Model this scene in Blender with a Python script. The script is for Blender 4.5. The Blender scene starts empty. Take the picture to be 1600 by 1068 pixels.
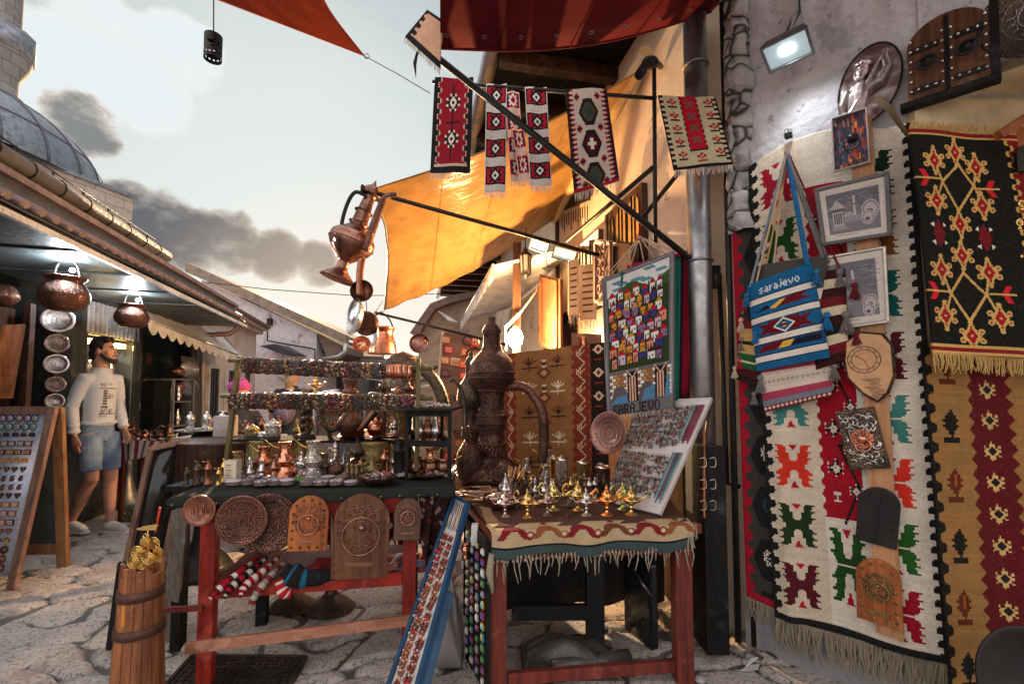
import bpy, math, random
import numpy as np
from math import cos, sin, pi
from mathutils import Vector, Matrix
V_ = Vector
from mathutils.bvhtree import BVHTree

# camera
SC = bpy.context.scene
F, CX, CY, HC = 711.0, 800.0, 571.7, 1.3
PITCH = math.radians(3)
cam_data = bpy.data.cameras.new('camera')
cam_data.sensor_width = 36; cam_data.lens = F/1600*36
cam_data.shift_y = (CY - 534)/1600
cam_data.clip_start = 0.05; cam_data.clip_end = 600
cam = bpy.data.objects.new('camera', cam_data)
cam.location = (0, 0, HC); cam.rotation_euler = (pi/2+PITCH, 0, 0)
SC.collection.objects.link(cam); SC.camera = cam

# view, sky, sun
SC.view_settings.view_transform = 'Standard'; SC.view_settings.look = 'None'
SC.view_settings.exposure = 1.0; SC.view_settings.gamma = 1
SUN_EL = math.radians(14); SUN_AZ = math.atan2(-0.46, 1.0)   # from +Y, low over the street
sun_dir = V_((sin(SUN_AZ)*cos(SUN_EL), cos(SUN_AZ)*cos(SUN_EL), sin(SUN_EL)))
world = bpy.data.worlds.new("World"); SC.world = world; world.use_nodes = True
wn, wl = world.node_tree.nodes, world.node_tree.links
wn.clear()
def W_(t, **k):
 n = wn.new(t)
 for a, b in k.items(): setattr(n, a, b)
 return n
def wmath(op, a, b=None, c=None):
 n = W_('ShaderNodeMath', operation=op)
 for i, v in enumerate((a, b, c)):
  if v is None: continue
  if isinstance(v, (int, float)): n.inputs[i].default_value = v
  else: wl.new(v, n.inputs[i])
 return n.outputs[0]
def wmix(fac, a, b):
 n = W_('ShaderNodeMix', data_type='RGBA')
 for s, v in ((n.inputs[0], fac), (n.inputs[6], a), (n.inputs[7], b)):
  if isinstance(v, (int, float)): s.default_value = v
  elif isinstance(v, tuple): s.default_value = (*v, 1)
  else: wl.new(v, s)
 return n.outputs[2]
def wsmooth(v, lo, hi):
 n = W_('ShaderNodeMapRange', interpolation_type='SMOOTHSTEP')
 wl.new(v, n.inputs[0]); n.inputs[1].default_value = lo; n.inputs[2].default_value = hi
 return n.outputs[0]
wsky = W_('ShaderNodeTexSky', sky_type='NISHITA', sun_disc=False, sun_elevation=SUN_EL, sun_rotation=SUN_AZ)
wsky.air_density = 1.2; wsky.dust_density = 2.5; wsky.ozone_density = 2
wtc = W_('ShaderNodeTexCoord')
def wnoise(scale, detail, rough, stretch=(1, 1, 1), dist=0.0):
 mp = W_('ShaderNodeMapping'); mp.inputs[3].default_value = stretch
 wl.new(wtc.outputs['Generated'], mp.inputs[0])
 n = W_('ShaderNodeTexNoise'); wl.new(mp.outputs[0], n.inputs[0])
 n.inputs['Scale'].default_value = scale; n.inputs['Detail'].default_value = detail
 n.inputs['Roughness'].default_value = rough; n.inputs['Distortion'].default_value = dist
 return n.outputs[0]
sep = W_('ShaderNodeSeparateXYZ'); wl.new(wtc.outputs['Generated'], sep.inputs[0])
elev = sep.outputs[2]
hor = W_('ShaderNodeHueSaturation'); hor.inputs['Saturation'].default_value = 0.42; hor.inputs['Value'].default_value = 1.0
wl.new(wsky.outputs[0], hor.inputs['Color'])
# clear air above: grey teal; a luminous veil of thin cloud in the middle of the sky
veil_n = wnoise(2.2, 8, .58, (1, 1, 2.2), .25)
veil = wsmooth(veil_n, .40, .60)
def blob(d, r0, r1):
 """smooth mask round one direction of the sky"""
 v = W_('ShaderNodeVectorMath', operation='DOT_PRODUCT'); wl.new(wtc.outputs['Generated'], v.inputs[0])
 v.inputs[1].default_value = V_(d).normalized()
 return wsmooth(v.outputs['Value'], cos(r0), cos(r1))
bright = blob((-.48, 1, .36), math.radians(33), math.radians(5))
skycol = wmix(.82, hor.outputs[0], (1.2, 1.62, 1.62))
skycol = wmix(wmath('MULTIPLY', bright, .93), skycol, (3.9, 4.2, 4.15))
skycol = wmix(wmath('MULTIPLY', veil, .30), skycol, (4.0, 4.2, 4.2))
# unseen sky overhead and behind made brighter to fill light into the foreground
behind = wsmooth(wmath('ADD', wmath('MULTIPLY', sep.outputs[1], -1.0), wmath('MULTIPLY', sep.outputs[2], .9)), -.05, .75)
skycol = wmix(behind, skycol, (8.2, 7.9, 7.7))
def cloud(cur, spots, scale, dark, light, thr):
 """dark based cumulus: sum of soft blobs broken up by noise"""
 acc = None
 for (d, r0, r1) in spots:
  b = blob(d, r0, r1)
  acc = b if acc is None else wmath('MAXIMUM', acc, b)
 nz = wnoise(scale, 12, .62, (1, 1, 1.8), .15)
 m = wmath('ADD', acc, wmath('MULTIPLY', wmath('SUBTRACT', nz, .5), 1.7))
 mask = wsmooth(m, thr, thr+.28)
 core = wsmooth(m, thr+.08, thr+.6)
 col = wmix(core, light, dark)
 return wmix(mask, cur, col)
def D(px, py):
 x, y = (px - CX)/F, (CY - py)/F
 return (x, cos(PITCH) - y*sin(PITCH), sin(PITCH)+y*cos(PITCH))
R_ = math.radians
skycol = cloud(skycol, [(D(250, 345), R_(5), R_(.5)), (D(300, 375), R_(5), R_(.5)), (D(360, 380), R_(5), R_(.5)), (D(430, 400), R_(4.5), R_(.5)), (D(495, 412), R_(3.6), R_(.5)),
      (D(205, 325), R_(4), R_(.5))], 9, (.80, .80, .86), (3.1, 2.85, 2.55), .40)
skycol = cloud(skycol, [(D(70, 110), R_(7), R_(1)), (D(150, 95), R_(7), R_(1)), (D(215, 110), R_(6), R_(1)), (D(285, 85), R_(5), R_(1)), (D(40, 150), R_(4), R_(.5)), (D(240, 150), R_(5), R_(1))], 8, (4.1, 4.4, 4.5), (4.3, 4.45, 4.4), .50)
skycol = cloud(skycol, [(D(125, 192), R_(4), R_(.5)), (D(155, 212), R_(2.5), R_(.5))], 13, (1.3, 1.35, 1.35), (3.7, 3.4, 3.0), .5)
warm = blob(D(560, 560), R_(24), R_(2))
skycol = wmix(wmath('MULTIPLY', warm, .36), skycol, (6.0, 4.7, 3.4))
bg = W_('ShaderNodeBackground'); bg.inputs[1].default_value = 0.10
wl.new(skycol, bg.inputs[0])
wo = W_('ShaderNodeOutputWorld'); wl.new(bg.outputs[0], wo.inputs[0])
sun_data = bpy.data.lights.new('sun', 'SUN'); sun_data.energy = 4.2; sun_data.angle = R_(.6); sun_data.color = (1, .70, .40)
sun = bpy.data.objects.new('sun', sun_data); sun.rotation_euler = sun_dir.to_track_quat('Z', 'Y').to_euler()
SC.collection.objects.link(sun)

# pixel to world
def ray(px, py):
 d = V_(D(px, py)); return d/d.y
CAM = V_((0, 0, HC))
def W(px, py, d): return CAM+ray(px, py)*d
def G(px, py, z=0.0):
 r = ray(px, py); return CAM+r*((z - HC)/r.z)
def on(px, py, p0, n, off=0.0):
 r = ray(px, py); n = V_(n); p0 = V_(p0)+n*off
 return CAM+r*((p0 - CAM).dot(n)/r.dot(n))
def frame(o, y):
 y = V_((y[0], y[1], 0)).normalized(); x = V_((y.y, -y.x, 0))
 return Matrix(((x.x, y.x, 0, o[0]), (x.y, y.y, 0, o[1]), (0, 0, 1, o[2] if len(o) > 2 else 0), (0, 0, 0, 1)))
LF = frame((-3.9, 3.5), (-.277, .961))   # left row: x to the street, y along it
RF = frame((1.662, 0), (-.21, 1))     # right building: x into the wall
SF = frame((1.2, 2.36), (.702, -.712))   # near stucco wall: x out of the wall
L_n, R_n, S_n = [V_((m[0][0], m[1][0], 0)) for m in (LF, RF, SF)]
def WL(px, py, off=0): return on(px, py, (-3.9, 3.5, 0), L_n, off)
def WR(px, py, off=0): return on(px, py, (1.662, 0, 0), R_n, -off)   # off: towards the street
def WS(px, py, off=0): return on(px, py, (1.2, 2.36, 0), S_n, off)
def WF(px, py, y=1.75): return W(px, py, y)
rng = random.Random(7)
def U(a, b): return rng.uniform(a, b)

# mesh building
COL = SC.collection
class MB:
 def __init__(s): s.v = []; s.f = []; s.mi = []; s.sm = []; s.M = Matrix(); s.m = 0; s.smooth = False
 def add(s, vs, fs, smooth=None):
  b = len(s.v); s.v += [s.M @ V_(v) for v in vs]
  for f in fs:
   s.f.append([b+i for i in f]); s.mi.append(s.m); s.sm.append(s.smooth if smooth is None else smooth)
  return s
 def box(s, c, d, rz=0, R=None):
  x, y, z = (k/2 for k in d); R = R or Matrix.Rotation(rz, 3, 'Z'); c = V_(c)
  vs = [c+R @ V_((a*x, b*y, e*z)) for a in (-1, 1) for b in (-1, 1) for e in (-1, 1)]
  return s.add(vs, [(0, 1, 3, 2), (4, 6, 7, 5), (0, 4, 5, 1), (2, 3, 7, 6), (0, 2, 6, 4), (1, 5, 7, 3)], False)
 def bar(s, a, b, w, h, up=(0, 0, 1)):
  """square-section beam from a to b"""
  a, b = V_(a), V_(b); t = (b - a); L = t.length; t.normalize(); up = V_(up)
  x = t.cross(up)
  if x.length < 1e-4: x = t.cross(V_((1, 0, 0)))
  x.normalize(); z = x.cross(t)
  R = Matrix((x, t, z)).transposed()
  return s.box((a+b)/2, (w, L, h), R=R)
 def prism(s, pts, off):
  """closed outline pts (3D) thickened by vector off"""
  n = len(pts); off = V_(off); vs = [V_(p) for p in pts]+[V_(p)+off for p in pts]
  return s.add(vs, [list(range(n))[::-1], list(range(n, 2*n))]+[(i, (i+1) % n, n+(i+1) % n, n+i) for i in range(n)], False)
 def tube(s, pts, r, seg=8, caps=True, flat=1.0, closed=False, up=None):
  pts = [V_(p) for p in pts]; n = len(pts)
  rs = [r]*n if isinstance(r, (int, float)) else list(r)
  T = []
  for i in range(n):
   if closed: t = pts[(i+1) % n] - pts[i - 1]
   else: t = pts[min(i+1, n - 1)] - pts[max(i - 1, 0)]
   T.append(t.normalized() if t.length > 1e-9 else V_((0, 0, 1)))
  x = T[0].orthogonal().normalized()
  if up is not None:
   x = V_(up) - T[0]*T[0].dot(V_(up)); x.normalize()
  vs = []
  for i in range(n):
   x = x - T[i]*x.dot(T[i])
   x = x.normalized() if x.length > 1e-6 else T[i].orthogonal().normalized()
   y = T[i].cross(x)
   for k in range(seg):
    a = 2*pi*k/seg
    vs.append(pts[i]+(x*cos(a)+y*sin(a)*flat)*rs[i])
  fs = []
  for i in range(n if closed else n - 1):
   j = (i+1) % n
   for k in range(seg):
    l = (k+1) % seg
    fs.append((i*seg+k, i*seg+l, j*seg+l, j*seg+k))
  s.add(vs, fs, seg > 4)
  if caps and not closed:
   b = len(s.v) - len(vs)
   s.f.append([b+k for k in range(seg)][::-1]); s.mi.append(s.m); s.sm.append(False)
   s.f.append([b+(n - 1)*seg+k for k in range(seg)]); s.mi.append(s.m); s.sm.append(False)
  return s
 def lathe(s, prof, seg=20, c=(0, 0, 0), R=None, sx=1, sy=1, flute=None):
  R = R or Matrix.Identity(3); c = V_(c); vs = []; n = len(prof)
  for (r, z) in prof:
   r = max(r, 1e-5)
   for k in range(seg):
    a = 2*pi*k/seg; q = r*(1+(flute[1]*cos(flute[0]*a) if flute else 0))
    vs.append(c+R @ V_((q*cos(a)*sx, q*sin(a)*sy, z)))
  fs = [(i*seg+k, i*seg+(k+1) % seg, (i+1)*seg+(k+1) % seg, (i+1)*seg+k) for i in range(n - 1) for k in range(seg)]
  return s.add(vs, fs, True)
 def ball(s, c, r, seg=12, rings=8, sx=1, sy=1, sz=1, R=None):
  pr = [(r*sin(pi*i/rings), -r*sz*cos(pi*i/rings)) for i in range(rings+1)]
  return s.lathe(pr, seg, c, R, sx, sy)
 def grid(s, f, nu, nv, smooth=True):
  vs = [f(i/nu, j/nv) for j in range(nv+1) for i in range(nu+1)]
  return s.add(vs, [(j*(nu+1)+i, j*(nu+1)+i+1, (j+1)*(nu+1)+i+1, (j+1)*(nu+1)+i) for j in range(nv) for i in range(nu)], smooth)
 def ring(s, c, R, r, seg=24, ts=6, axis=(0, 0, 1), flat=1.0):
  q = V_(axis).normalized().to_track_quat('Z', 'Y').to_matrix(); c = V_(c)
  return s.tube([c+q @ V_((R*cos(a), R*sin(a), 0)) for a in [2*pi*i/seg for i in range(seg)]], r, ts, closed=True, up=q @ V_((0, 0, 1)), flat=flat)
 def strands(s, a, b, n, ln, r=.0022, jit=.3, down=(0, 0, -1), knots=False):
  """a fringe of n strands from edge a-b"""
  a, b, dn = V_(a), V_(b), V_(down)
  for i in range(n):
   p = a.lerp(b, (i+.5)/n); l = ln*U(1 - jit, 1.0); side = (b - a).normalized()*U(-.25, .25)*l
   off = V_((U(-1, 1), U(-1, 1), 0))*l*.10
   if knots: s.ball(p+dn*l*.22, r*2.4, 5, 4)
   s.tube([p, p+dn*l*.5+side*.35+off, p+dn*l+side], [r, r*1.15, r*.6], 4, caps=False)
  return s
 def mesh(s, name, mats):
  me = bpy.data.meshes.new(name)
  me.from_pydata([tuple(v) for v in s.v], [], s.f)
  for m in (mats if isinstance(mats, (list, tuple)) else [mats]): me.materials.append(m)
  me.polygons.foreach_set('material_index', s.mi); me.polygons.foreach_set('use_smooth', s.sm)
  me.update(); return me
 def build(s, name, mats, parent=None, bevel=0, label=None, solid=0):
  off = root_loc(parent)
  if off.length: s.v = [v - off for v in s.v]
  return link(name, s.mesh(name, mats), parent, bevel, label, solid)
def root_loc(p):
 o = V_((0, 0, 0))
 while p is not None: o += p.location; p = p.parent
 return o
def link(name, me, parent=None, bevel=0, label=None, solid=0):
 o = bpy.data.objects.new(name, me); COL.objects.link(o)
 if parent is not None: o.parent = parent
 if solid:
  m = o.modifiers.new('solid', 'SOLIDIFY'); m.thickness = solid; m.offset = 0
 if bevel:
  m = o.modifiers.new('bevel', 'BEVEL'); m.width = bevel; m.segments = 2; m.limit_method = 'ANGLE'; m.angle_limit = R_(40)
  m.harden_normals = False
 if label: o['label'] = label
 return o
def T(name, label, cat, loc=(0, 0, 0), group=None):
 """the Empty at a thing's base; parts are built in world space and shifted by MB.build"""
 o = bpy.data.objects.new(name, None); COL.objects.link(o); o.location = loc; o.empty_display_size = .05
 o['label'] = label; o['category'] = cat
 if group: o['group'] = group
 return o
def tag(o, label, cat, group=None):
 o['label'] = label; o['category'] = cat
 if group: o['group'] = group
 return o
def struct(o, kind='structure'): o['kind'] = kind; return o
def recenter(o):
 """origin of a top-level mesh to the middle of its base"""
 me = o.data; n = len(me.vertices); a = np.empty(n*3, 'f'); me.vertices.foreach_get('co', a); a = a.reshape(-1, 3)
 c = (a.min(0)+a.max(0))/2; c[2] = a[:, 2].min()
 a -= c; me.vertices.foreach_set('co', a.ravel()); me.update(); o.location = V_(c.tolist())+o.location
 return o
def thing1(mb, name, mats, label, cat, group=None, **k):
 return recenter(tag(mb.build(name, mats, **k), label, cat, group))
def copytree(o, loc, rz=None, label=None, group=None, scale=None, parent=None, data=None):
 c = o.copy(); COL.objects.link(c)
 if parent is not None: c.parent = parent
 elif loc is not None: c.location = loc
 if rz is not None: c.rotation_euler = (0, 0, rz)
 if scale: c.scale = scale if isinstance(scale, tuple) else (scale,)*3
 if label: c['label'] = label
 if group: c['group'] = group
 for ch in [x for x in KIDS(o)]: copytree(ch, None, parent=c)
 return c
def KIDS(o): return [x for x in COL.objects if x.parent is o] if o.children is None else list(o.children)
ORD = ['first', 'second', 'third', 'fourth', 'fifth', 'sixth', 'seventh', 'eighth', 'ninth', 'tenth', 'eleventh', 'twelfth', 'thirteenth', 'fourteenth', 'fifteenth', 'sixteenth', 'seventeenth', 'eighteenth', 'nineteenth', 'twentieth']
TENS = {20: 'twenty', 30: 'thirty', 40: 'forty', 50: 'fifty', 60: 'sixty'}
def nth(i):
 if i < 20: return ORD[i]
 n = i+1; t = n // 10*10
 if n == t: return TENS[t][:-1]+'ieth'
 return TENS[t]+'-'+ORD[n - t - 1]

# materials
def hx(h): 
 c = [int(h[i:i+2], 16)/255 for i in (0, 2, 4)]
 return tuple(x/12.92 if x < .04045 else ((x+.055)/1.055) ** 2.4 for x in c)
class NT:
 def __init__(s, name):
  s.mat = bpy.data.materials.new(name); s.mat.use_nodes = True; s.nt = s.mat.node_tree; s.n = s.nt.nodes; s.l = s.nt.links
  s.p = s.n['Principled BSDF']; s.tc = s.n.new('ShaderNodeTexCoord'); s.co = s.tc.outputs['Object']
 def node(s, t, ins=None, **k):
  n = s.n.new(t)
  for a, b in k.items(): setattr(n, a, b)
  for a, v in (ins or {}).items(): s.put(n.inputs[a], v)
  return n
 def put(s, sock, v):
  if hasattr(v, 'links') or hasattr(v, 'is_linked'): s.l.new(v, sock)
  elif isinstance(v, tuple) and len(v) == 3 and sock.type == 'RGBA': sock.default_value = (*v, 1)
  else: sock.default_value = v
 def map(s, scale=(1, 1, 1), rot=(0, 0, 0)):
  return s.node('ShaderNodeMapping', {0: s.co, 2: rot, 3: scale}).outputs[0]
 def noise(s, scale, detail=4, rough=.55, co=None, dist=0.0):
  return s.node('ShaderNodeTexNoise', {'Vector': co or s.co, 'Scale': scale, 'Detail': detail, 'Roughness': rough, 'Distortion': dist}).outputs[0]
 def vor(s, scale, feature='F1', co=None, out=0, rnd=1.0):
  return s.node('ShaderNodeTexVoronoi', {'Vector': co or s.co, 'Scale': scale, 'Randomness': rnd}, feature=feature).outputs[out]
 def step(s, v, lo, hi, a=0.0, b=1.0):
  return s.node('ShaderNodeMapRange', {0: v, 1: lo, 2: hi, 3: a, 4: b}, interpolation_type='SMOOTHSTEP').outputs[0]
 def math(s, op, a, b=0.0): return s.node('ShaderNodeMath', {0: a, 1: b}, operation=op).outputs[0]
 def mix(s, f, a, b, mode='MIX'): return s.node('ShaderNodeMix', {0: f, 6: a, 7: b}, data_type='RGBA', blend_type=mode).outputs[2]
 def bump(s, h, strength, dist, prev=None):
  n = s.node('ShaderNodeBump', {'Strength': strength, 'Distance': dist, 'Height': h})
  if prev is not None: s.l.new(prev, n.inputs['Normal'])
  return n.outputs[0]
 def fin(s, col=None, rough=None, metal=None, normal=None, **k):
  for key, v in (('Base Color', col), ('Roughness', rough), ('Metallic', metal), ('Normal', normal)):
   if v is not None: s.put(s.p.inputs[key], v)
  for key, v in k.items(): s.put(s.p.inputs[key.replace('_', ' ')], v)
  return s.mat
def mat(name, col, rough=.6, metal=0.0, col2=None, vs=6, vlo=.4, vhi=.65, bs=40, bst=.25, bd=.002, rvar=.15, **k):
 """surface with two-tone mottling, roughness variation and fine bump"""
 t = NT(name); n = t.noise(vs, 6, .6)
 c = t.mix(t.step(n, vlo, vhi), col, col2 or tuple(x*.7 for x in col))
 n2 = t.noise(bs, 5, .6)
 r = t.step(n2, .3, .7, max(0, rough - rvar), min(1, rough+rvar))
 return t.fin(c, r, metal, t.bump(n2, bst, bd), **k)
def wood(name, a, b, rough=.6, axis=0, scale=9, bst=.35):
 t = NT(name); s = [scale*1.6]*3; s[axis] = scale*.11; co = t.map(tuple(s))
 n = t.noise(1.6, 7, .62, co, .6); w = t.noise(7, 5, .7, co)
 c = t.mix(t.step(n, .35, .68), a, b); c = t.mix(t.math('MULTIPLY', t.step(w, .5, .75), .5), c, tuple(x*.35 for x in b))
 wear = t.noise(5, 6, .7); c = t.mix(t.math('MULTIPLY', t.step(wear, .55, .66), .55), c, tuple(min(1, x*1.5+.05) for x in a)); c = t.mix(t.math('MULTIPLY', t.step(t.noise(3, 9, .75), .52, .7), .6), c, tuple(x*.3 for x in b))
 return t.fin(c, t.step(w, .3, .7, rough - .12, rough+.15), 0.0, t.bump(t.math('ADD', n, w), bst, .003), Specular_IOR_Level=.25)
def metal(name, a, b, rough=.3, hammer=0, hs=55, ms=5, bd=.003, eng=0):
 """beaten or engraved metal with patina"""
 t = NT(name); n = t.noise(ms, 6, .65); m = t.step(n, .42, .66)
 c = t.mix(m, a, b); nrm = None
 f = t.noise(120, 3, .6); nrm = t.bump(f, .12, .001)
 if hammer: nrm = t.bump(t.vor(hs, 'SMOOTH_F1'), hammer, bd, nrm)
 if eng:
  v = t.vor(eng, 'DISTANCE_TO_EDGE'); e = t.step(v, .0, .16); nrm = t.bump(e, .8, .003, nrm); c = t.mix(t.math('MULTIPLY', t.math('SUBTRACT', 1.0, e), .6), c, tuple(x*.4 for x in b))
 return t.fin(c, t.step(n, .3, .7, rough - .08, rough+.22), 1.0, nrm)
def cloth_mat(name='woven wool', rough=.95, weave=420, bst=.5, base=None, sheen=.03):
 t = NT(name)
 if base is None:
  at = t.node('ShaderNodeAttribute', attribute_name='Col'); c = at.outputs['Color']
 else: c = base
 n = t.noise(9, 6, .7); n2 = t.noise(160, 3, .6)
 c2 = t.mix(t.step(n, .25, .8, 0, .28), c, (0.02, .015, .012)); c2 = t.mix(t.step(n2, .4, .8, 0, .05), c2, (.5, .42, .34))
 wv = t.node('ShaderNodeTexWave', {'Vector': t.co, 'Scale': weave/6.28, 'Distortion': 1.5, 'Detail': 2.0}, bands_direction='Z').outputs['Fac']
 return t.fin(c2, rough, 0.0, t.bump(t.math('ADD', t.math('MULTIPLY', wv, .6), n2), bst, .0025), Sheen_Weight=0.0, Specular_IOR_Level=.08)
def emit(name, col, st):
 t = NT(name); return t.fin(tuple(x*.5 for x in col), .4, 0.0, Emission_Color=col, Emission_Strength=st)
K = {}
K['wool'] = cloth_mat()
K['print'] = NT('printed card'); K['print'] = K['print'].fin(K['print'].node('ShaderNodeAttribute', attribute_name='Col').outputs['Color'], .45)
K['enamel'] = NT('enamel paint'); K['enamel'] = K['enamel'].fin(K['enamel'].node('ShaderNodeAttribute', attribute_name='Col').outputs['Color'], .28)
K['copper'] = metal('beaten copper', (.33, .165, .12), (.14, .07, .055), .26, .5, 60)
K['copper_bright'] = metal('bright copper', (.72, .30, .18), (.42, .16, .10), .2, .6, 70)
K['copper_dark'] = metal('old copper', (.24, .115, .085), (.09, .055, .045), .34, .3, 90, eng=85)
K['copper_plain'] = metal('plain copper', (.42, .18, .12), (.20, .095, .07), .3, .12, 30)
K['brass'] = metal('polished brass', (.80, .52, .16), (.48, .28, .08), .18, .15, 60)
K['brass_cut'] = metal('engraved brass', (.42, .31, .14), (.17, .125, .06), .32, .3, 60, eng=110)
K['gold'] = metal('gilt metal', (.78, .50, .18), (.45, .27, .09), .22, .1, 40)
K['silver'] = metal('engraved silver', (.70, .64, .58), (.32, .28, .26), .2, .3, 60, eng=120)
K['silver_plain'] = metal('tinned metal', (.66, .62, .60), (.34, .31, .30), .22, .1, 60)
K['steel'] = metal('grey steel', (.30, .30, .31), (.16, .16, .165), .42, 0)
K['iron'] = mat('black iron', (.010, .009, .009), .5, .1, (.022, .017, .015), 8, bst=.3, Specular_IOR_Level=.3)
K['bronze'] = metal('dark bronze', (.17, .12, .085), (.07, .052, .042), .38, .3, 70, eng=80)
K['zinc'] = metal('zinc pipe', (.42, .41, .42), (.27, .26, .27), .38, 0)
K['glass'] = NT('clear glass').fin((.95, .97, .97), .03, 0.0, Transmission_Weight=1.0, IOR=1.45)
K['pane'] = NT('dark shop glass').fin((.03, .035, .035), .06, 0.0, Transmission_Weight=.55, IOR=1.45)
K['wood_red'] = wood('red painted timber', (.36, .026, .014), (.18, .015, .010), .5, 0)
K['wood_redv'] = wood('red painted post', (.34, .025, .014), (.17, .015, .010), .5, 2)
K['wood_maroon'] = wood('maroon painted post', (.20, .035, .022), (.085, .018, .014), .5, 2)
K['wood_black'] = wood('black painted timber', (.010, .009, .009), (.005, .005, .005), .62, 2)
K['wood_black'].node_tree.nodes['Principled BSDF'].inputs['Specular IOR Level'].default_value = .18
K['wood_plaque'] = wood('dark walnut plaque', (.15, .06, .028), (.07, .026, .013), .42, 2, 12)
K['wood_dark'] = wood('dark stained oak', (.085, .04, .022), (.035, .016, .01), .5, 2)
K['wood_mid'] = wood('walnut board', (.24, .10, .045), (.12, .045, .02), .45, 2)
K['wood_orange'] = wood('orange stained wood', (.42, .13, .035), (.22, .055, .018), .4, 2)
K['wood_plain'] = wood('raw pine', (.50, .25, .12), (.34, .15, .07), .55, 2)
K['wood_slat'] = wood('pink worn pine', (.42, .19, .12), (.26, .10, .06), .6, 0)
K['wood_barrel'] = wood('barrel staves', (.34, .125, .05), (.15, .05, .022), .55, 2)
K['wood_frame'] = wood('weathered easel frame', (.27, .15, .11), (.15, .08, .06), .6, 2)
K['wood_olive'] = wood('olive painted post', (.16, .13, .05), (.09, .07, .03), .45, 2)
K['skin'] = NT('skin'); K['skin'] = K['skin'].fin(K['skin'].mix(K['skin'].step(K['skin'].noise(14, 5), .35, .7), (.50, .27, .19), (.40, .19, .13)), .5, 0.0, Subsurface_Weight=.1)
def plain(name, col, **k): return mat(name, col, **k)
def fab(name, col): return cloth_mat(name, base=col, sheen=.02)
_cache = {}
def paint(col, rough=.45, metal_=0.0):
 key = (col, rough, metal_)
 if key not in _cache: _cache[key] = mat('painted '+'%02d' % len(_cache), col, rough, metal_, bst=.08)
 return _cache[key]

# canvas: colour per woven cell
class Cv:
 def __init__(s, w, h, c): s.w, s.h = w, h; s.a = np.zeros((h, w, 3)); s.a[:] = hx(c); s.yy, s.xx = np.mgrid[0:h, 0:w]; s.yy = s.yy+.5; s.xx = s.xx+.5
 def rect(s, x0, y0, x1, y1, c): s.a[max(0, int(round(y0))):max(0, int(round(y1))), max(0, int(round(x0))):max(0, int(round(x1)))] = hx(c); return s
 def where(s, m, c): s.a[m] = hx(c); return s
 def diamond(s, x, y, rx, ry, c): return s.where(np.abs(s.xx - x)/rx+np.abs(s.yy - y)/ry <= 1, c)
 def disc(s, x, y, rx, ry, c): return s.where(((s.xx - x)/rx) ** 2+((s.yy - y)/ry) ** 2 <= 1, c)
 def line(s, x0, y0, x1, y1, w, c):
  dx, dy = x1 - x0, y1 - y0; L = dx*dx+dy*dy+1e-9
  t = np.clip(((s.xx - x0)*dx+(s.yy - y0)*dy)/L, 0, 1)
  return s.where((s.xx - x0 - t*dx) ** 2+(s.yy - y0 - t*dy) ** 2 <= (w/2) ** 2, c)
 def poly(s, pts, c):
  m = np.zeros((s.h, s.w), bool); n = len(pts)
  for i in range(n):
   (x0, y0), (x1, y1) = pts[i], pts[(i+1) % n]
   if y0 == y1: continue
   cr = ((s.yy > min(y0, y1)) & (s.yy <= max(y0, y1)) & (s.xx < (x1 - x0)*(s.yy - y0)/(y1 - y0)+x0)); m ^= cr
  return s.where(m, c)
 def bmp(s, rows, x, y, pal, k=1, flipx=False, flipy=False, kx=None):
  kx = kx or k
  R = rows[::-1] if flipy else rows
  for j, r in enumerate(R):
   r = r[::-1] if flipx else r
   for i, ch in enumerate(r):
    if ch in pal: s.rect(x+i*kx, y+j*k, x+(i+1)*kx, y+(j+1)*k, pal[ch])
  return s
 def wavy(s, x, amp, per, left, c, ph=0):
  e = x+amp*np.sign(np.sin(2*np.pi*(s.yy/per+ph)))*.5+amp*.5*np.sin(2*np.pi*(s.yy/per+ph))
  return s.where((s.xx < e) if left else (s.xx > e), c)
 def text(s, t, x, y, c, k=1):
  for ch in t:
   g = FONT.get(ch)
   if g: s.bmp(g, x, y, {'#': c}, k); x += (len(g[0])+1)*k
   else: x += 3*k
  return s
 def rough(s, amt, rnd=3):
  g = np.random.RandomState(rnd); s.a *= (1+amt*(g.rand(s.h, s.w, 1) - .5)); s.a *= (1+amt*.6*(g.rand(s.h, 1, 1) - .5)); return s
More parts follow.
